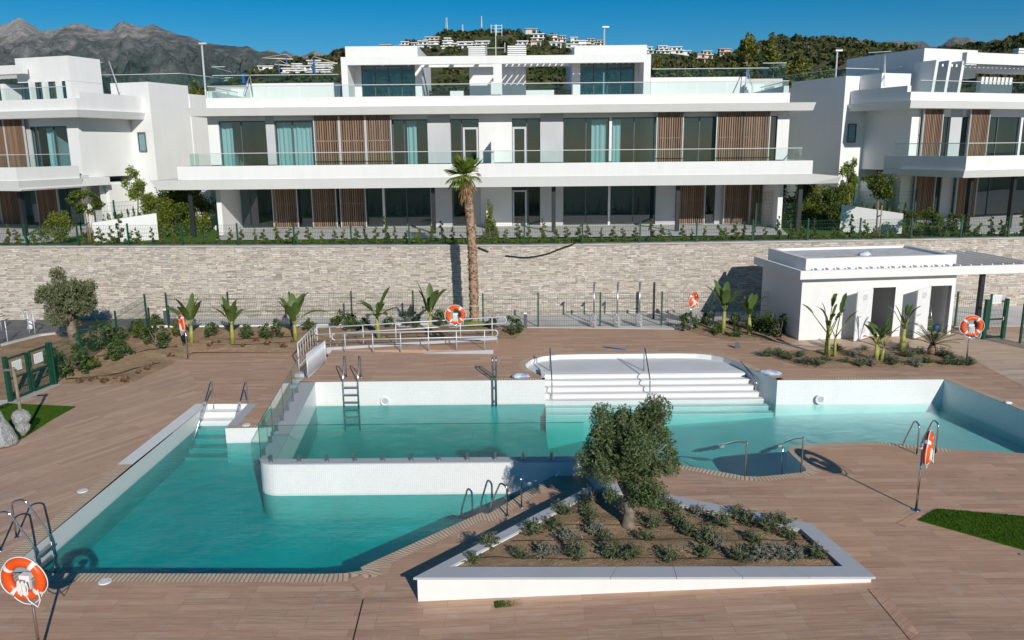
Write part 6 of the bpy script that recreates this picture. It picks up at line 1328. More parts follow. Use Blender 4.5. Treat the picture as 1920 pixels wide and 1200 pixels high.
bedsh = [(130, 702, 0, 1.3, 'broad dark leafy shrub at the front corner of the left bed beside the gate'), (108, 680, 1, 1.1, 'dark shrub right behind the right post of the double gate'), (178, 655, 0, 1.35, 'tall dark shrub right of the left olive trunk'), (165, 698, 2, 1.0, 'dark green shrub at the left bed front, right of the broad corner shrub'), (214, 645, 0, 1.0, 'dark shrub in the middle of the left bed, behind the second fence post'), (238, 668, 1, 1.25, 'low wide dark shrub in the middle of the left bed'), (272, 640, 2, 1.2, 'tall dark shrub left of the far left life ring'), (293, 648, 0, 1.1, 'leafy dark shrub beside the far left life ring'), (208, 674, 1, 1.0, 'low dark shrub in the left bed centre front'), (255, 628, 1, 1.2, 'dark shrub in the left bed near the low white kerb wall'), (330, 632, 2, .95, 'dark shrub directly behind the far left life ring'), (300, 612, 1, 1.0, 'small shrub at the corner of the pool fence'),
         (390, 630, 1, 1.0, 'dark shrub between first and second banana plant'), (470, 632, 1, .9, 'small dark shrub right of the second banana plant'), (508, 632, 0, 1.0, 'light leafy shrub left of the third banana plant'), (585, 622, 2, .9, 'upright shrub right of the third banana plant'), (632, 612, 2, 1.1, 'thin tall shrub behind the ramp railing, left part'), (665, 615, 1, 1.1, 'dark shrub behind the ramp railing near the third fence post'), (690, 618, 1, .9, 'small shrub behind the railing left of the fourth banana plant'), (735, 615, 1, .9, 'small shrub behind the railing right of the fourth banana plant'), (770, 612, 0, .9, 'dark shrub behind the railing left of the fifth banana plant'), (832, 610, 1, 1.1, 'dark shrub left of the life ring at the palm'), (960, 625, 0, .9, 'pale leafy shrub at the right end of the railing'), (920, 618, 1, .9, 'low shrub right of the palm trunk'),
         (1293, 618, 0, .9, 'leafy shrub below the life ring in front of the wall'), (1325, 612, 1, 1.0, 'dark shrub left of the sixth banana plant'), (1375, 612, 1, 1.0, 'dark shrub between the two banana plants beside the pavilion'), (1430, 622, 0, 1.1, 'dark shrub left of the pavilion corner'), (1462, 628, 0, 1.25, 'broad dark shrub against the shaded pavilion side'), (1385, 632, 1, .8, 'low dark shrub at the front of the bed beside the pavilion'), (1340, 628, 1, .8, 'low shrub at the foot of the sixth banana plant')]
for px, py, k, s, lb in bedsh:
    z0 = zbl(P(px, py, .15).x, P(px, py, .15).y) if px < 600 else .40; s *= 1.02; q = P(px, py, z0); place(protoS, usedS, k, (q.x, q.y, z0), R.uniform(0, 6), (s, s, s*R.uniform(.9, 1.1)), lb, 'leafy shrubs in the beds')
small = [(152, 716), (175, 714), (198, 717), (215, 712), (232, 716), (258, 700), (275, 694), (290, 684), (318, 672), (330, 660), (392, 655), (408, 652), (455, 655), (480, 648), (500, 652), (530, 655), (370, 652), (548, 648)]
for i, (px, py) in enumerate(sorted(small)):
    q = P(px, py, .03); place(protoS, usedS, 3, (q.x, q.y, zbl(q.x, q.y)+.01), R.uniform(0, 6), R.uniform(.45, .8), 'tiny reddish brown seedling along the front edge of the left bed, %s from left' % ORD[i], 'tiny seedlings in the left bed')
# banana-like strelitzia
def leafblade(m, p0, d, L, wd, droop, rnd, fold=.25, seg=8, side=None):
    d = Vector(d).normalized(); sd_ = side or d.cross(Vector((0, 0, 1)));
    if sd_.length < .05: sd_ = Vector((1, 0, 0))
    sd_ = sd_.normalized(); p = Vector(p0); mid = []; cur = d.copy(); tear = [rnd.uniform(.75, 1) for _ in range(seg+1)]
    for i in range(seg+1): mid.append(p.copy()); cur = (cur+Vector((0, 0, -droop/seg))).normalized(); p = p+cur*(L/seg)
    i0 = len(m.v); rowz = []
    for i in range(seg+1):
        f = i/seg; w_ = wd*math.sin(math.pi*min(1, f*.92+.06))**.6*tear[i] if i < seg else .004; tg = (mid[min(i+1, seg)]-mid[max(i-1, 0)]).normalized(); nn = sd_.cross(tg).normalized(); m.pts([mid[i]+sd_*w_+nn*w_*fold, mid[i], mid[i]-sd_*w_+nn*w_*fold])
    for i in range(seg):
        for j in (0, 1): a = i0+i*3+j; m.f.append((a, a+1, a+4, a+3)); m.sm.add(len(m.f)-1)
def banana(label, base, stalk, leaves, seed, nst=1, stalk_r=.085, spread=.5, leafL=.85, leafW=.15, group='banana-like plants', petr=(.12, .42)):
    rnd = random.Random(seed); t = thing('banana_plant', label, 'banana plant', base, group); base = Vector(base)
    for s in range(nst):
        o = base+Vector((rnd.uniform(-.16, .16), rnd.uniform(-.16, .16), 0)) if nst > 1 else base; h = stalk*rnd.uniform(.8, 1.05); tp = o+Vector((rnd.uniform(-.05, .05), rnd.uniform(-.05, .05), h)); m = MB(); m.tube([o, o.lerp(tp, .5), tp], [stalk_r*1.25, stalk_r, stalk_r*.7], 9); m.build('stalk', 'stalk', t)
        nl = max(2, leaves//nst); off = rnd.uniform(0, 6)
        for k in range(nl):
            a = off+2*math.pi*k/nl+rnd.uniform(-.4, .4); up_ = rnd.uniform(.75, 2.4) if k % 3 else rnd.uniform(2.2, 4); d = Vector((math.cos(a)*spread*2, math.sin(a)*spread*2, up_)).normalized(); pet = tp+d*rnd.uniform(*petr); m = MB(); leafblade(m, pet, d, leafL*rnd.uniform(.75, 1.2), leafW*rnd.uniform(.8, 1.15), rnd.uniform(.3, 1.4), rnd); lf_ = m.build('leaf', 'leaf_banana', t); m = MB(); m.tube([tp-d*.05, pet], [.022, .014], 6); m.build('leaf_stem', 'stalk', lf_)
    return t
for i, (px, py, st_, n, sd0, lb) in enumerate(((359, 642, .85, 8, 1, 'banana plant with upright leaves beside the far left life ring'), (436, 645, .8, 8, 2, 'banana plant in front of the fence, between two life rings and nearer the left one'), (554, 636, .75, 8, 3, 'banana plant in front of the fence just left of the ramp railing'), (710, 634, 1.0, 8, 4, 'banana plant with yellow stalk behind the middle of the ramp railing'), (806, 624, .75, 9, 5, 'banana plant behind the ramp railing left of the central life ring'), (1355, 626, .95, 8, 6, 'banana plant with bright yellow stalk right of the fence life ring'), (1405, 628, .85, 8, 7, 'banana plant standing in the pavilion shadow'))):
    z0 = zbl(P(px, py, .15).x, P(px, py, .15).y) if px < 600 else .40; q = P(px, py, z0); banana(lb, (q.x, q.y, z0), st_, n, sd0, leafL=(.95, .85, 1.05, .9, 1.1, .95, .8)[i], leafW=(.19, .17, .21, .17, .18, .2, .17)[i], spread=(.42, .34, .5, .6, .36, .42, .5)[i])
q = P(1556, 668, .42); banana('tall clump of strelitzia with many long leaves at the left of the planting island', tuple(q), .85, 15, 21, 4, .055, .36, .62, .10, petr=(.45, 1.0))
q = P(1641, 676, .42); banana('dark leaved strelitzia with yellow stalks in the middle of the planting island', tuple(q), .62, 14, 22, 3, .06, .55, .68, .11, petr=(.25, .6))
q = P(1690, 660, .42); banana('sparse strelitzia with one very tall leaf in front of the right pavilion door', tuple(q), .85, 7, 23, 1, .10, .5, .6, .075, petr=(.2, .75))
# cycad
q = P(1747, 664, .42); t = thing('cycad', 'small cycad with stiff arching fronds on the planting island', 'cycad', q); m = MB(); m.tube([q, q+Vector((0, 0, .2)), q+Vector((0, 0, .36))], [.16, .17, .10], 10); m.build('trunk', 'palm_trunk', t); rnd = random.Random(5)
for k in range(22):
    a = 2.4*k; el = .30+1.05*(k/22.); d = Vector((math.cos(a)*math.cos(el), math.sin(a)*math.cos(el), math.sin(el))); p = q+Vector((0, 0, .36)); m = MB(); pts = [p]; cur = d.copy(); L = rnd.uniform(.85, 1.05)
    for i in range(9): cur = (cur+Vector((0, 0, -.05))).normalized(); pts.append(pts[-1]+cur*L/9)
    m.tube(pts, .010, 4); sd_ = d.cross(Vector((0, 0, 1))).normalized()
    for i in range(2, 10):
        for h_ in (0, .5):
            c = pts[i] if not h_ or i == 9 else pts[i].lerp(pts[i+1], .5); tg = (pts[i]-pts[i-1]).normalized(); ll = .17*math.sin(math.pi*min(.97, (i+h_)/10.5+.1))
            for s in (-1, 1): e = c+sd_*s*ll+tg*ll*.6+Vector((0, 0, .04)); m.poly([c-tg*.012, e, c+tg*.014])
    m.build('frond', 'leaf_palm' if k % 3 else 'leaf_banana', t)
# fan palm
pb = Vector((Q(889, 606, 34.15).x, 34.15, .38)); top = Q(873, 330, 34.05); t = thing('fan_palm', 'tall fan palm with rough trunk and a skirt of dead fronds before the wall', 'palm', pb)
m = MB(); rnd = random.Random(9); N_ = 46; ax = [pb.lerp(top, i/N_)+Vector((.10*math.sin(i/N_*3), 0, 0)) for i in range(N_+1)]; m.tube(ax, [.185+.012*math.sin(i*2.1) for i in range(N_+1)], 14)
for i in range(2, N_*4):
    f = i/(N_*4); p = ax[int(f*N_)]
    for k in range(4):
        a = rnd.uniform(0, 6.28); o = Vector((math.cos(a), math.sin(a), 0)); s = Vector((-o.y, o.x, 0)); b = p+o*.172+Vector((0, 0, rnd.uniform(-.1, .1))); w_ = rnd.uniform(.03, .07); m.poly([b-s*w_, b+s*w_, b+s*w_*.5+o*rnd.uniform(.03, .075)+Vector((0, 0, rnd.uniform(.05, .12))), b-s*w_*.5+o*.05+Vector((0, 0, .10))])
m.build('trunk', 'palm_trunk', t)
def fan(p0, d, pet, L, spread, mat, droop, ns, rnd, name='frond'):
    d = Vector(d).normalized(); sd_ = d.cross(Vector((0, 0, 1))); sd_ = sd_.normalized() if sd_.length > .05 else Vector((1, 0, 0)); nn = sd_.cross(d).normalized(); hub = Vector(p0)+d*pet; m = MB(); m.tube([Vector(p0), hub], [.018, .011], 5)
    for k in range(ns):
        a = spread*(k/(ns-1)-.5); e = d*math.cos(a)+sd_*math.sin(a); l = L*(1-.25*abs(a)/spread)*rnd.uniform(.85, 1.1); w_ = L*spread/ns*.52; s = (sd_*math.cos(a)-d*math.sin(a)); p = hub.copy(); cur = e.copy(); q0 = (p-s*.004, p+s*.004)
        for j in range(4):
            cur = (cur+Vector((0, 0, -droop*(.15+.35*j))) ).normalized(); p = p+cur*l/4; ww = w_*(.9, 1., .6, .05)[j]*.5*(1.0 if j else .55); fo = nn*(.012 if k % 2 else -.012); q1 = (p-s*ww+fo, p+s*ww-fo); m.poly([q0[0], q0[1], q1[1], q1[0]]); q0 = q1
    return m.build(name, mat, t)
hd = top+Vector((0, 0, -.05))
for k in range(15):
    a = k*2.4+.5; el = rnd.uniform(.85, 1.5); fan(hd+Vector((.06*math.cos(a), .06*math.sin(a), .02*k-.1)), (math.cos(a)*math.cos(el), math.sin(a)*math.cos(el), math.sin(el)), rnd.uniform(.12, .42), rnd.uniform(.45, .62), 1.7, 'leaf_palm', .10, 18, rnd)
for d_, pt, L_, sp_, dr_ in (((-.75, -.55, .45), .32, .74, 2.9, .15), ((-.65, -.6, .05), .36, .72, 2.7, .45), ((-.2, -.9, .2), .3, .7, 2.6, .6), ((.7, -.4, .1), .3, .6, 2.2, .7), ((-.5, -.7, .9), .2, .6, 2.6, .1), ((.45, -.7, .9), .25, .55, 2.3, .2), ((-.8, .2, -.25), .3, .62, 2.4, .5), ((-.45, -.8, -.35), .3, .6, 2.2, .5)): fan(hd, d_, pt, L_, sp_, 'leaf_palm', dr_, 24, rnd)
for k in range(40):
    a = k*2.4; fan(hd+Vector((0, 0, .12-.013*k)), (math.cos(a)*.42, math.sin(a)*.42, -.4-.02*k), rnd.uniform(.08, .24), rnd.uniform(.40, .72), .9, 'leaf_dead', .4, 8, rnd, 'dead_frond')
fan(hd, (.95, -.1, .35), .40, .45, 1.6, 'leaf_dead', .9, 12, rnd, 'dead_frond')
m = MB(); c = pb.lerp(top, .14); m.torus((c.x+.03, c.y, c.z), (0, 0, 1), .225, .012, 20, 6); m.build('trunk_band', 'white_plastic', t)
q = Q(893, 604, 33.9); m = MB(); m.tube([(q.x-.75, 33.8, .52), (q.x+.55, 33.8, .52)], .12, 12); tag(m.build('turf_roll', 'leaf_bright'), 'bright green roll of netting lying at the foot of the palm', 'roll')
# hedge plants along the wall top
def column_proto(seed, h, r, n, mat, leaf=.085):
    t = thing('hedge_shrub', '', 'hedge shrub', (0, 0, 0)); rnd = random.Random(seed); m = MB(); m.tube([(0, 0, 0), (.01, 0, h*.9)], [.012, .005], 5)
    cs, rs = [], []
    for k in range(11):
        f = k/10; w_ = r*(1-.75*f)*rnd.uniform(.7, 1.2); a = rnd.uniform(0, 6.28); cs.append((math.cos(a)*w_*.55, math.sin(a)*w_*.55, h*(.06+.92*f))); rs.append((w_*.65, w_*.65, h*.07)); m.tube([(0, 0, h*f*.7), cs[-1]], .004, 4)
    m.build('stems', 'bark_thin', t, world=False); cards('foliage', blobs(seed, cs, rs, n, .7), leaf, mat, t, seed, .5, world=False); return t
protoH = [column_proto(71, .85, .24, 520, 'leaf_hedge'), column_proto(72, .72, .28, 480, 'leaf_hedge'), column_proto(73, .95, .22, 520, 'leaf_hedge_dark'), column_proto(74, .62, .26, 400, 'leaf_bright')]
usedH = [False]*4; bays = list(zip(up_px, up_px[1:])); seen = {}
tone = ('yellow green', 'bushy green', 'tall dark green', 'short bright green'); bayn = 'first second third fourth fifth sixth seventh eighth ninth tenth eleventh twelfth thirteenth fourteenth fifteenth sixteenth seventeenth eighteenth nineteenth twentieth'.split()
px = -50.
while px < 1975:
    px += R.uniform(14, 27)
    if 75 < px < 140 or 1690 < px < 1790 and R.random() < .6: continue
    bi = max(i for i, b in enumerate(bays) if px >= b[0]); seen[bi] = seen.get(bi, 0)+1
    x = Q(px, 440, WY+.65).x; y = wyt(x)+R.uniform(.5, .8); z = zwt(x)-.10; k = R.choice((0, 0, 1, 1, 2, 3)) if px < 1480 else R.choice((1, 2, 2, 3)); s = R.uniform(.8, 1.4)
    place(protoH, usedH, k, (x, y, z), R.uniform(0, 6), (s, s, s*R.uniform(.85, 1.1)), '%s hedge shrub behind the wall-top fence, %s from left in its %s bay' % (tone[k], ORD[seen[bi]-1], bayn[bi]), 'young hedge shrubs along the wall top')
def groundcover(name, label, pts, n, mat, size, seed):
    rg = np.random.default_rng(seed); pos = np.array([(Q(p, 440, WY+.6).x, 0, 0) for p in rg.uniform(pts[0], pts[1], n)]); pos[:, 1] = np.array([wyt(x) for x in pos[:, 0]])+rg.uniform(.42, 1.0, n); pos[:, 2] = np.array([zwt(x) for x in pos[:, 0]])-.08+rg.uniform(0, .14, n); o = cards(name, pos, size, mat, None, seed, .5); stuff(o, label, 'ground cover')
groundcover('ground_cover', 'low green ground cover under the hedge shrubs on the wall top', (-50, 1980), 9000, 'leaf_hedge_dark', .09, 5)
# garden bushes, hedges and young trees round the houses
def bush(name, label, cat, base, r, n, mat, leaf, seed, clumps=14, group=None, cone=0.):
    t = thing(name, label, cat, base, group); rnd = random.Random(seed); cs, rs = [], []
    for k in range(clumps):
        f = rnd.random(); z = r[2]*2*(.08+.86*f); w_ = 1-cone*f; a = rnd.uniform(0, 6.28); q = rnd.random()**.5*.72*w_; cs.append((base[0]+r[0]*q*math.cos(a), base[1]+r[1]*q*math.sin(a), base[2]+z)); s = rnd.uniform(.28, .42); rs.append((r[0]*s*(w_*.7+.3), r[1]*s*(w_*.7+.3), r[2]*s*1.1))
    m = MB()
    for c in cs[:8]: m.tube([base, tuple((Vector(base)+Vector(c))/2), c], [.03, .02, .008], 5)
    m.build('stems', 'bark_thin', t); cards('foliage', blobs(seed, cs, rs, n, .6), leaf, mat, t, seed, .5); return t
def gb(px, Y, z=3.6): return (Q(px, 440, Y).x, Y, z)
bush('garden_bush', 'wide yellow green bush behind the fence at the left, beside the staked tree', 'bush', gb(108, 38.2), (.9, .6, .85), 4200, 'leaf_hedge', .10, 81)
bush('garden_bush', 'twin-topped yellow green bush right of the palm behind the fence', 'bush', gb(921, 38.6), (.42, .4, .98), 3000, 'leaf_hedge', .085, 82, cone=.55)
for i, (px, Y, rx, hz_, sd0, mt, lb) in enumerate(((302, 41.5, .9, 1.0, 83, 'leaf_hedge', 'green hedge bush right of the sloping wall, left end of the row'), (330, 42.5, 1.0, 1.15, 84, 'leaf_hedge_dark', 'tall green hedge bush behind the black post of the left house gap'), (372, 43.5, 1.0, 1.25, 85, 'leaf_hedge', 'yellow green hedge bush touching the left corner of the middle house'), (345, 46, 1.2, 1.2, 86, 'leaf_hedge_dark', 'dark hedge bush farther back between left and middle house'),
        (1488, 44, 1.0, 1.1, 87, 'leaf_hedge_dark', 'dark hedge bush at the right corner of the middle house'), (1518, 43.5, .9, 1.05, 88, 'leaf_hedge', 'yellowish hedge bush right of the black post'), (1550, 43, .9, 1.0, 89, 'leaf_hedge_dark', 'dark hedge bush left of the right sloping wall'), (1572, 44.5, .8, 1.05, 90, 'leaf_hedge', 'hedge bush right behind the tip of the right sloping wall'))):
    bush('hedge_bush', lb, 'hedge', gb(px, Y), (rx*1.15, .9, hz_*1.05), 7000, mt, .12, sd0, 26, 'hedge bushes between the houses')
for i, px in enumerate((196, 206, 217, 229, 241, 252, 264, 275)):
    q = Q(px, 420, 42.2); bush('small_conifer', 'small pointed shrub in the row above the left sloping wall, %s from left' % ORD[i], 'shrub', (q.x, 42.2, 4.0), (.22, .22, .42+.06*(i % 3)), 420, 'leaf_hedge' if i % 2 else 'leaf_hedge_dark', .08, 200+i, 7, 'row shrubs behind the left sloping wall', .7)
for i, px in enumerate((1603, 1614, 1625, 1637, 1652, 1668, 1682, 1696)):
    q = Q(px, 400, 42.0); bush('small_conifer', 'small pointed shrub in the row above the right sloping wall, %s from left' % ORD[i], 'shrub', (q.x, 42.0, 4.1), (.24, .22, .45), 420, 'leaf_hedge_dark', .08, 220+i, 7, 'row shrubs behind the right sloping wall', .7)
for i, (px, Y, rx, hz_, lb) in enumerate(((1712, 38.8, .5, .6, 'dark bush at the foot of the right sloping wall'), (1738, 39.2, .7, .75, 'big dark bush in front of the right house corner'), (1762, 38.8, .5, .5, 'yellowish bush right of the big dark bush by the right house'), (1786, 38.8, .45, .5, 'small round bush left of the right house posts'))):
    bush('garden_bush', lb, 'bush', gb(px, Y), (rx, .5, hz_), 2200, 'leaf_hedge_dark' if i != 2 else 'leaf_hedge', .09, 240+i)
def youngtree(label, base, top_z, c, r, n, mat, seed, stake=False, leaf=.13, clumps=16):
    t = thing('young_tree', label, 'young tree', base); rnd = random.Random(seed); base = Vector(base); c = Vector(c); m = MB(); m.tube([base, base.lerp(c, .5)+Vector((.03, 0, 0)), c, c+Vector((0, 0, r[2]*.8))], [.045, .04, .03, .01], 8); cs, rs = [], []
    for k in range(clumps):
        d = Vector((rnd.gauss(0, 1), rnd.gauss(0, 1), rnd.gauss(0, 1))).normalized(); f = rnd.uniform(.35, 1); q = c+Vector((d.x*r[0]*f, d.y*r[1]*f, d.z*r[2]*f)); cs.append(tuple(q)); s = rnd.uniform(.24, .40); rs.append((r[0]*s*1.2, r[1]*s*1.2, r[2]*s)); m.tube([c+Vector((0, 0, -r[2]*.5)), (c+q)/2+Vector((0, 0, .05)), q], [.018, .012, .006], 5)
    m.build('trunk', 'bark_thin', t)
    if stake:
        m = MB(); m.tube([base+Vector((.12, -.05, 0)), base+Vector((.13, -.05, 1.5))], .03, 7); m.build('stake', 'stake_wood', t); m = MB(); m.tube([base+Vector((-.02, -.03, .95)), base+Vector((.15, -.07, 1.05))], .035, 7); m.build('tie', 'blue_plastic', t)
    cards('crown', blobs(seed, cs, rs, n, .7), leaf, mat, t, seed, .55); return t
c = Q(155, 375, 38.6); youngtree('young broad-leaved tree with stake in front of the left house canopy', gb(165, 38.6), 0, c, (.72, .6, .62), 1900, 'leaf_hedge_dark', 91, True, .16)
c = Q(258, 342, 43.5); youngtree('slender light green tree against the white wall of the left house', gb(258, 43.5), 0, c, (.66, .55, .9), 2000, 'leaf_bright', 92, False, .13)
c = Q(1592, 328, 44); youngtree('narrow bright green tree at the sunlit edge of the right house', gb(1589, 44), 0, c, (.5, .5, .95), 2200, 'leaf_bright', 93, False, .14)
c = Q(1646, 345, 38.7); youngtree('staked young tree with blue tie in front of the right sloping wall', gb(1643, 38.7), 0, c, (.75, .65, .78), 2600, 'leaf_hedge_dark', 94, True, .13)
# pines beyond the middle house
def pine(label, px, py0, Yd, w_, n, seed, mat='leaf_pine', z0=3.4):
    tp = Q(px, py0, Yd); t = thing('pine_tree', label, 'pine tree', (tp.x, Yd, z0), 'pines behind the houses'); rnd = random.Random(seed); H_ = tp.z-z0; m = MB(); m.tube([(tp.x, Yd, z0), (tp.x+.2, Yd, z0+H_*.5), (tp.x, Yd, tp.z-.4)], [.25, .17, .03], 8); cs, rs = [], []
    for k in range(46):
        f = 1-.58*rnd.random()**.8; g = (1-f)/.58; ww = w_*(.10+1.0*g)**.7*rnd.uniform(.2, .85); a = rnd.uniform(0, 6.28); cs.append((tp.x+ww*math.cos(a), Yd+ww*math.sin(a), z0+H_*f-.35)); s = w_*rnd.uniform(.20, .36)*(.62+.5*g); rs.append((s, s, s*1.35)); m.tube([(tp.x, Yd, z0+H_*f*.9), cs[-1]], [.05, .02], 5)
    m.build('trunk', 'bark_thin', t); cards('crown', blobs(seed, cs, rs, int(n*1.7), .6), .42, mat, t, seed, .35); return t
for a in (('tall pine behind the right end of the middle house, highest of the group', 1402, 56, 78, 2.3, 5200, 101), ('tall pine second from left in the pine group by the middle house', 1452, 60, 80, 2.4, 5200, 102), ('yellow green pine in the gap beside the middle house', 1492, 92, 74, 2.2, 4600, 103), ('lower pine at the right of the gap beside the middle house', 1515, 108, 76, 1.8, 3600, 104), ('bushy pine right against the right penthouse frame', 1232, 95, 84, 1.6, 3600, 105), ('low pine top above the right terrace glass, left one', 1285, 116, 86, 2.4, 3600, 106), ('low pine top above the right terrace glass, middle one', 1330, 114, 88, 2.2, 3600, 107), ('low pine top above the right terrace glass, right one', 1372, 112, 84, 2.0, 3600, 108), ('olive green pine top left of the right house roof shower', 1558, 120, 85, 1.8, 3000, 109), ('low olive green pine top beside the grey street lamp', 1540, 122, 88, 1.8, 3000, 110), ('low pine top behind the right house stairs', 1610, 124, 90, 2.0, 2600, 111),
          ('bushy dark tree between left and middle house under the street lamp', 372, 150, 74, 2.2, 3000, 112), ('orange tinted tree between left and middle house', 352, 168, 66, 1.3, 1800, 113)): pine(*a)
# ================================================================ HILLSIDE
# white houses on the hill
def hillhouse(i, px0, py0, px1, py1, style, lb, tiers=2, mat='far_white'):
    q = hit((px0+px1)/2, py1); Yd = q.y; wdt = (px1-px0)/FOC*Yd; hgt = max(3., (py1-py0)/FOC*Yd*1.12); t = thing('hill_house', lb, 'house', (q.x, Yd, q.z), 'houses on the hillside'); rnd = random.Random(300+i); m = MB(); ms = MB(); z0 = q.z-3; dep = max(6, wdt*.5)
    for k in range(tiers):
        h0, h1 = q.z-.5+hgt*k/tiers, q.z+hgt*(k+1)/tiers; ins = wdt*.10*k*rnd.uniform(.5, 1.4); sh = wdt*.08*rnd.uniform(-1, 1)*k; xa, xb = q.x-wdt/2+ins+sh, q.x+wdt/2-ins*.6+sh; ya = Yd+dep*.18*k; m.box(xa, xb, ya, Yd+dep, h0 if k else z0, h1-.25)
        ms.box(xa-.5, xb+.5, ya-.9, Yd+dep, h1-.249, h1+.15)
        nw = max(2, int((xb-xa)/2.6)); 
        for j in range(nw):
            if rnd.random() < .2: continue
            u0 = xa+(xb-xa)*(j+.18)/nw; u1 = xa+(xb-xa)*(j+.82)/nw; mw = MB(); mw.box(u0, u1, ya-.05, ya+.1, h1-.25-(h1-h0)*.62, h1-.25-(h1-h0)*.15); mw.build('window', 'far_window', t)
    m.build('wall', mat, t); ms.build('roof', mat if style != 'tile' else 'terracotta', t)
HOUSES = [(724, 83, 744, 90, 'flat', 'pinkish red row of low houses at the left end of the hilltop', 1, 'far_pink'), (751, 80, 766, 89, 'flat', 'white house right of the pinkish row on the hill', 2), (772, 83, 782, 90, 'flat', 'tiny white house between two larger ones on the left hillside', 1), (783, 79, 803, 90, 'flat', 'white two-storey house left of the broad terraced one', 2), (796, 71, 825, 80, 'flat', 'pale long house highest on the left part of the hill', 2, 'far_cream'), (806, 80, 821, 89, 'flat', 'small white house just left of the terraced block', 2), (829, 74, 855, 92, 'flat', 'big white terraced block with four floors on the hill', 4), (858, 81, 887, 90, 'flat', 'low white stepped house right of the terraced block', 2), (891, 79, 918, 89, 'flat', 'wide white house behind the left roof louvre', 2), (986, 56, 1006, 65, 'tile', 'pinkish villa with columns on the very top of the hill', 1, 'far_cream'), (997, 66, 1019, 79, 'flat', 'white villa just below the hilltop villa', 2), (996, 80, 1014, 89, 'tile', 'cream house below the white villa near the hilltop', 1, 'far_cream'), (969, 79, 992, 90, 'flat', 'white and blue modern house left of the cream house', 2), (1031, 67, 1046, 77, 'tile', 'white house with tiled roof right of the hilltop villa', 2), (1050, 69, 1061, 79, 'tile', 'narrow white house second right of the hilltop villa', 2), (1070, 72, 1082, 79, 'flat', 'small pale house third right of the hilltop villa', 1), (1092, 70, 1107, 78, 'tile', 'white villa near the right end of the hill row', 2), (1110, 71, 1126, 79, 'tile', 'last white villa left of the street lamp on the hill', 2), (1025, 81, 1052, 90, 'flat', 'long low white house in the lower middle of the hill', 1), (1061, 79, 1102, 95, 'flat', 'modern white house with wide glass fronts above the right penthouse', 3),
          (1206, 90, 1225, 100, 'flat', 'white flats directly right of the right penthouse', 2), (1231, 88, 1255, 100, 'flat', 'white stepped flats, second right of the right penthouse', 3), (1252, 90, 1280, 101, 'flat', 'white stepped flats, third right of the right penthouse', 2), (1281, 97, 1294, 104, 'flat', 'small white house at the end of the white flats', 1), (1306, 104, 1322, 117, 'tile', 'pinkish terraced house, lowest of three on the right hill', 2, 'far_pink'), (1318, 98, 1336, 110, 'flat', 'cream terraced house, middle of three on the right hill', 2, 'far_cream'), (1332, 94, 1353, 104, 'tile', 'pinkish terraced house, highest of three on the right hill', 2, 'far_pink'),
          (531, 122, 575, 141, 'flat', 'curved white apartment terraces on the left hillside, left block', 5), (575, 116, 618, 140, 'flat', 'tall white apartment terraces on the left hillside, right block', 6), (480, 126, 512, 138, 'flat', 'low white houses left of the white apartment terraces', 2), (296, 138, 335, 146, 'flat', 'greenish white long villa far left below the mountains', 1), (335, 133, 358, 146, 'flat', 'white villa on the slope between left house and street lamp', 2), (384, 132, 398, 138, 'flat', 'small white villa right of the left street lamp', 1), (443, 132, 456, 141, 'flat', 'white villa behind the left stair rail of the middle house', 2)]
HS = [(hit((h[0]+h[2])/2, h[3]), (h[2]-h[0])/FOC*hit((h[0]+h[2])/2, h[3]).y) for h in HOUSES]
def scrubmesh(name, label, n, seed, xr, yr, sz):
    rg = np.random.default_rng(seed); out = []
    x = rg.uniform(*xr, n); y = rg.uniform(yr[0]**.5, yr[1]**.5, n)**2; keep = fbm(x/60, y/60, 77, 3) > .44; x, y = x[keep], y[keep]; dn = np.array([[h.x, h.y, w_] for h, w_ in HS]); far = np.ones(len(x), bool)
    for hx_, hy_, w_ in dn: far &= ~((np.abs(x-hx_*y/hy_) < w_*.75) & (y > hy_-26) & (y < hy_+14))
    x, y = x[far], y[far]; z = hill_z(x, y); n = len(x); s = rg.uniform(sz[0], sz[1], n)*np.clip(y/300, .45, 1.4)
    K = 26; d = rg.normal(size=(n, K, 3)); d /= np.linalg.norm(d, axis=2)[:, :, None]; d[:, :, 2] = np.abs(d[:, :, 2]); c = np.stack([x, y, z], 1)[:, None, :]+d*(s[:, None, None]*rg.uniform(.55, 1, (n, K, 1)))
    c = c.reshape(-1, 3); a = rg.normal(size=c.shape); a /= np.linalg.norm(a, axis=1)[:, None]; b = np.cross(a, rg.normal(size=c.shape)); b /= np.linalg.norm(b, axis=1)[:, None]; q = np.repeat(s, K)[:, None]*.42; v = np.stack([c-a*q, c+b*q, c+a*q, c-b*q], 1)
    o = rawquads(name, v, 'scrub'); stuff(o, label, 'scrub')
scrubmesh('hillside_scrub', 'dark green scrub and small trees covering the hillside', 9000, 5, (-330, 390), (110, 640), (1.1, 2.6))
for i, h_ in enumerate(HOUSES): hillhouse(i, *h_[:6], *(h_[6:] if len(h_) > 6 else ()))
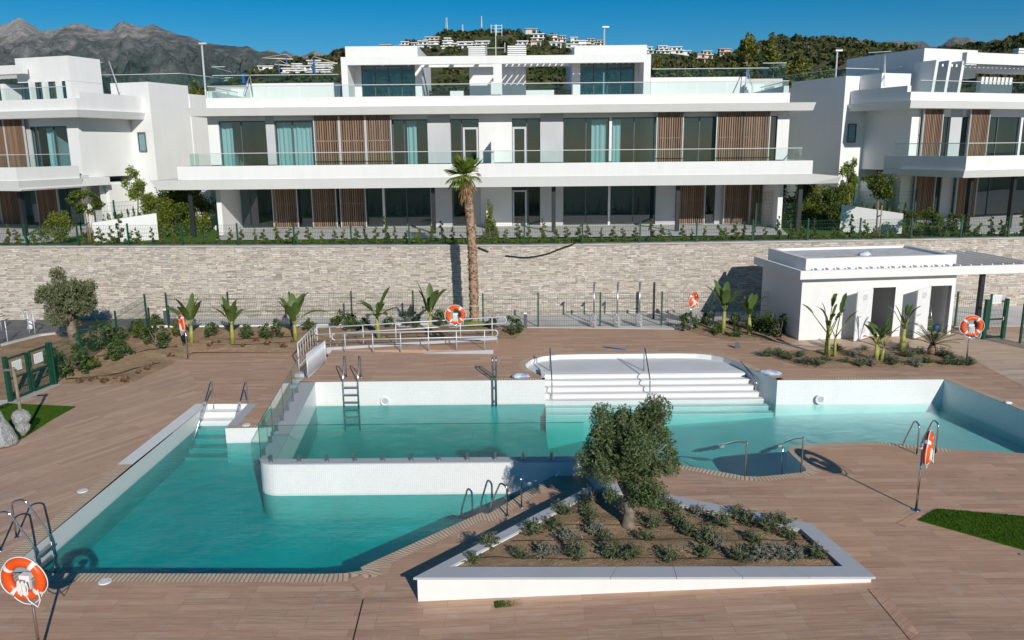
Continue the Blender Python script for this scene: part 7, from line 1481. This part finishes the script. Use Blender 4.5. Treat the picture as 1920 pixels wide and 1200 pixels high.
# masts on the hilltop, cranes on the left slope
def mast(label, px, py0, py1, wd):
    q = hit(px, py1+2); tp = Q(px, py0, q.y); t = thing('radio_mast', label, 'mast', q, 'radio masts on the hilltop'); h = tp.z-q.z; wdt = wd/FOC*q.y
    for k, (a, b) in enumerate(((-1, -1), (1, -1), (0, 1))): m = MB(); m.tube([(q.x+a*wdt, q.y+b*wdt, q.z-2), (q.x+a*wdt*.35, q.y+b*wdt*.35, tp.z)], .18, 5); m.build('leg', 'galvanized', t)
    m = MB(); n = 9
    for k in range(n):
        f0, f1 = k/n, (k+1)/n; w0, w1 = wdt*(1-.65*f0), wdt*(1-.65*f1); m.tube([(q.x-w0, q.y-w0, q.z+h*f0), (q.x+w1, q.y-w1, q.z+h*f1)], .12, 4); m.tube([(q.x+w0, q.y-w0, q.z+h*f0), (q.x-w1, q.y-w1, q.z+h*f1)], .12, 4)
    m.build('lattice', 'galvanized', t)
for a in (('tall lattice radio mast on the hilltop, leftmost and thickest', 844, 33, 61, 2.2), ('short lattice mast right of the thick mast on the hilltop', 872, 46, 60, 1.6), ('thin tall mast left of the billboard frame on the hilltop', 906, 30, 60, .9)): mast(*a)
q = hit(931, 68); t = thing('billboard_frame', 'white open lattice frame standing on the hilltop', 'frame', q); sx = q.y/FOC; zc = lambda py: Q(931, py, q.y).z
for dx in (-9.5, 0, 9.5): m = MB(); m.tube([(q.x+dx*sx, q.y, q.z-3), (q.x+dx*sx, q.y, zc(46))], .22, 5); m.build('upright', 'white_plastic', t)
for py in (48, 54, 60): m = MB(); m.tube([(q.x-9.5*sx, q.y, zc(py)), (q.x+9.5*sx, q.y, zc(py))], .16, 5); m.build('crossbar', 'white_plastic', t)
for lb, px, py0, py1, xa, xb, pj in (('blue tower crane with long pale jib on the left hillside', 539, 110, 138, 492, 549, 110), ('small blue tower crane left of the white terraces', 524, 121, 140, 514, 545, 122), ('blue tower crane in front of the tall white terraces', 590, 116, 142, 580, 633, 118)):
    q = hit(px, py1); t = thing('tower_crane', lb, 'crane', q, 'tower cranes on the left slope'); m = MB(); tp = Q(px, py0, q.y); m.tube([(q.x, q.y, q.z-2), (q.x, q.y, tp.z+1)], .45, 4); m.build('tower', 'blue_plastic', t); m = MB(); a, b = Q(xa, pj-1, q.y), Q(xb, pj+1, q.y); m.tube([a, b], .35, 4); m.tube([a+Vector((0, 0, .2)), (q.x, q.y, tp.z+2.2), b], .12, 4); m.build('jib', 'far_cream', t)

for k, pts in enumerate((((120, 712), (200, 705), (300, 680)), ((180, 668), (260, 660), (320, 650)), ((390, 648), (470, 646), (550, 642)), ((385, 637), (470, 635), (550, 630)))):
    ps = []
    for px, py in pts:
        q = P(px, py, .2)
        for i in range(3): q = P(px, py, zbl(q.x, q.y)+.05)
        ps.append(q)
    m = MB(); fine_ = []
    for a, b in zip(ps, ps[1:]): fine_ += [a.lerp(b, i/6)+Vector((R.uniform(-.04, .04), R.uniform(-.04, .04), R.uniform(0, .03))) for i in range(6)]
    m.tube(fine_+[ps[-1]], .014, 5); tag(m.build('drip_hose', 'drip_hose'), 'dark drip hose lying on the left bed soil, %s' % ('nearest the front deck corner', 'beside the second and third fence posts', 'in front of the banana plants', 'close behind the banana stalks')[k], 'hose', 'drip hoses on the left bed')
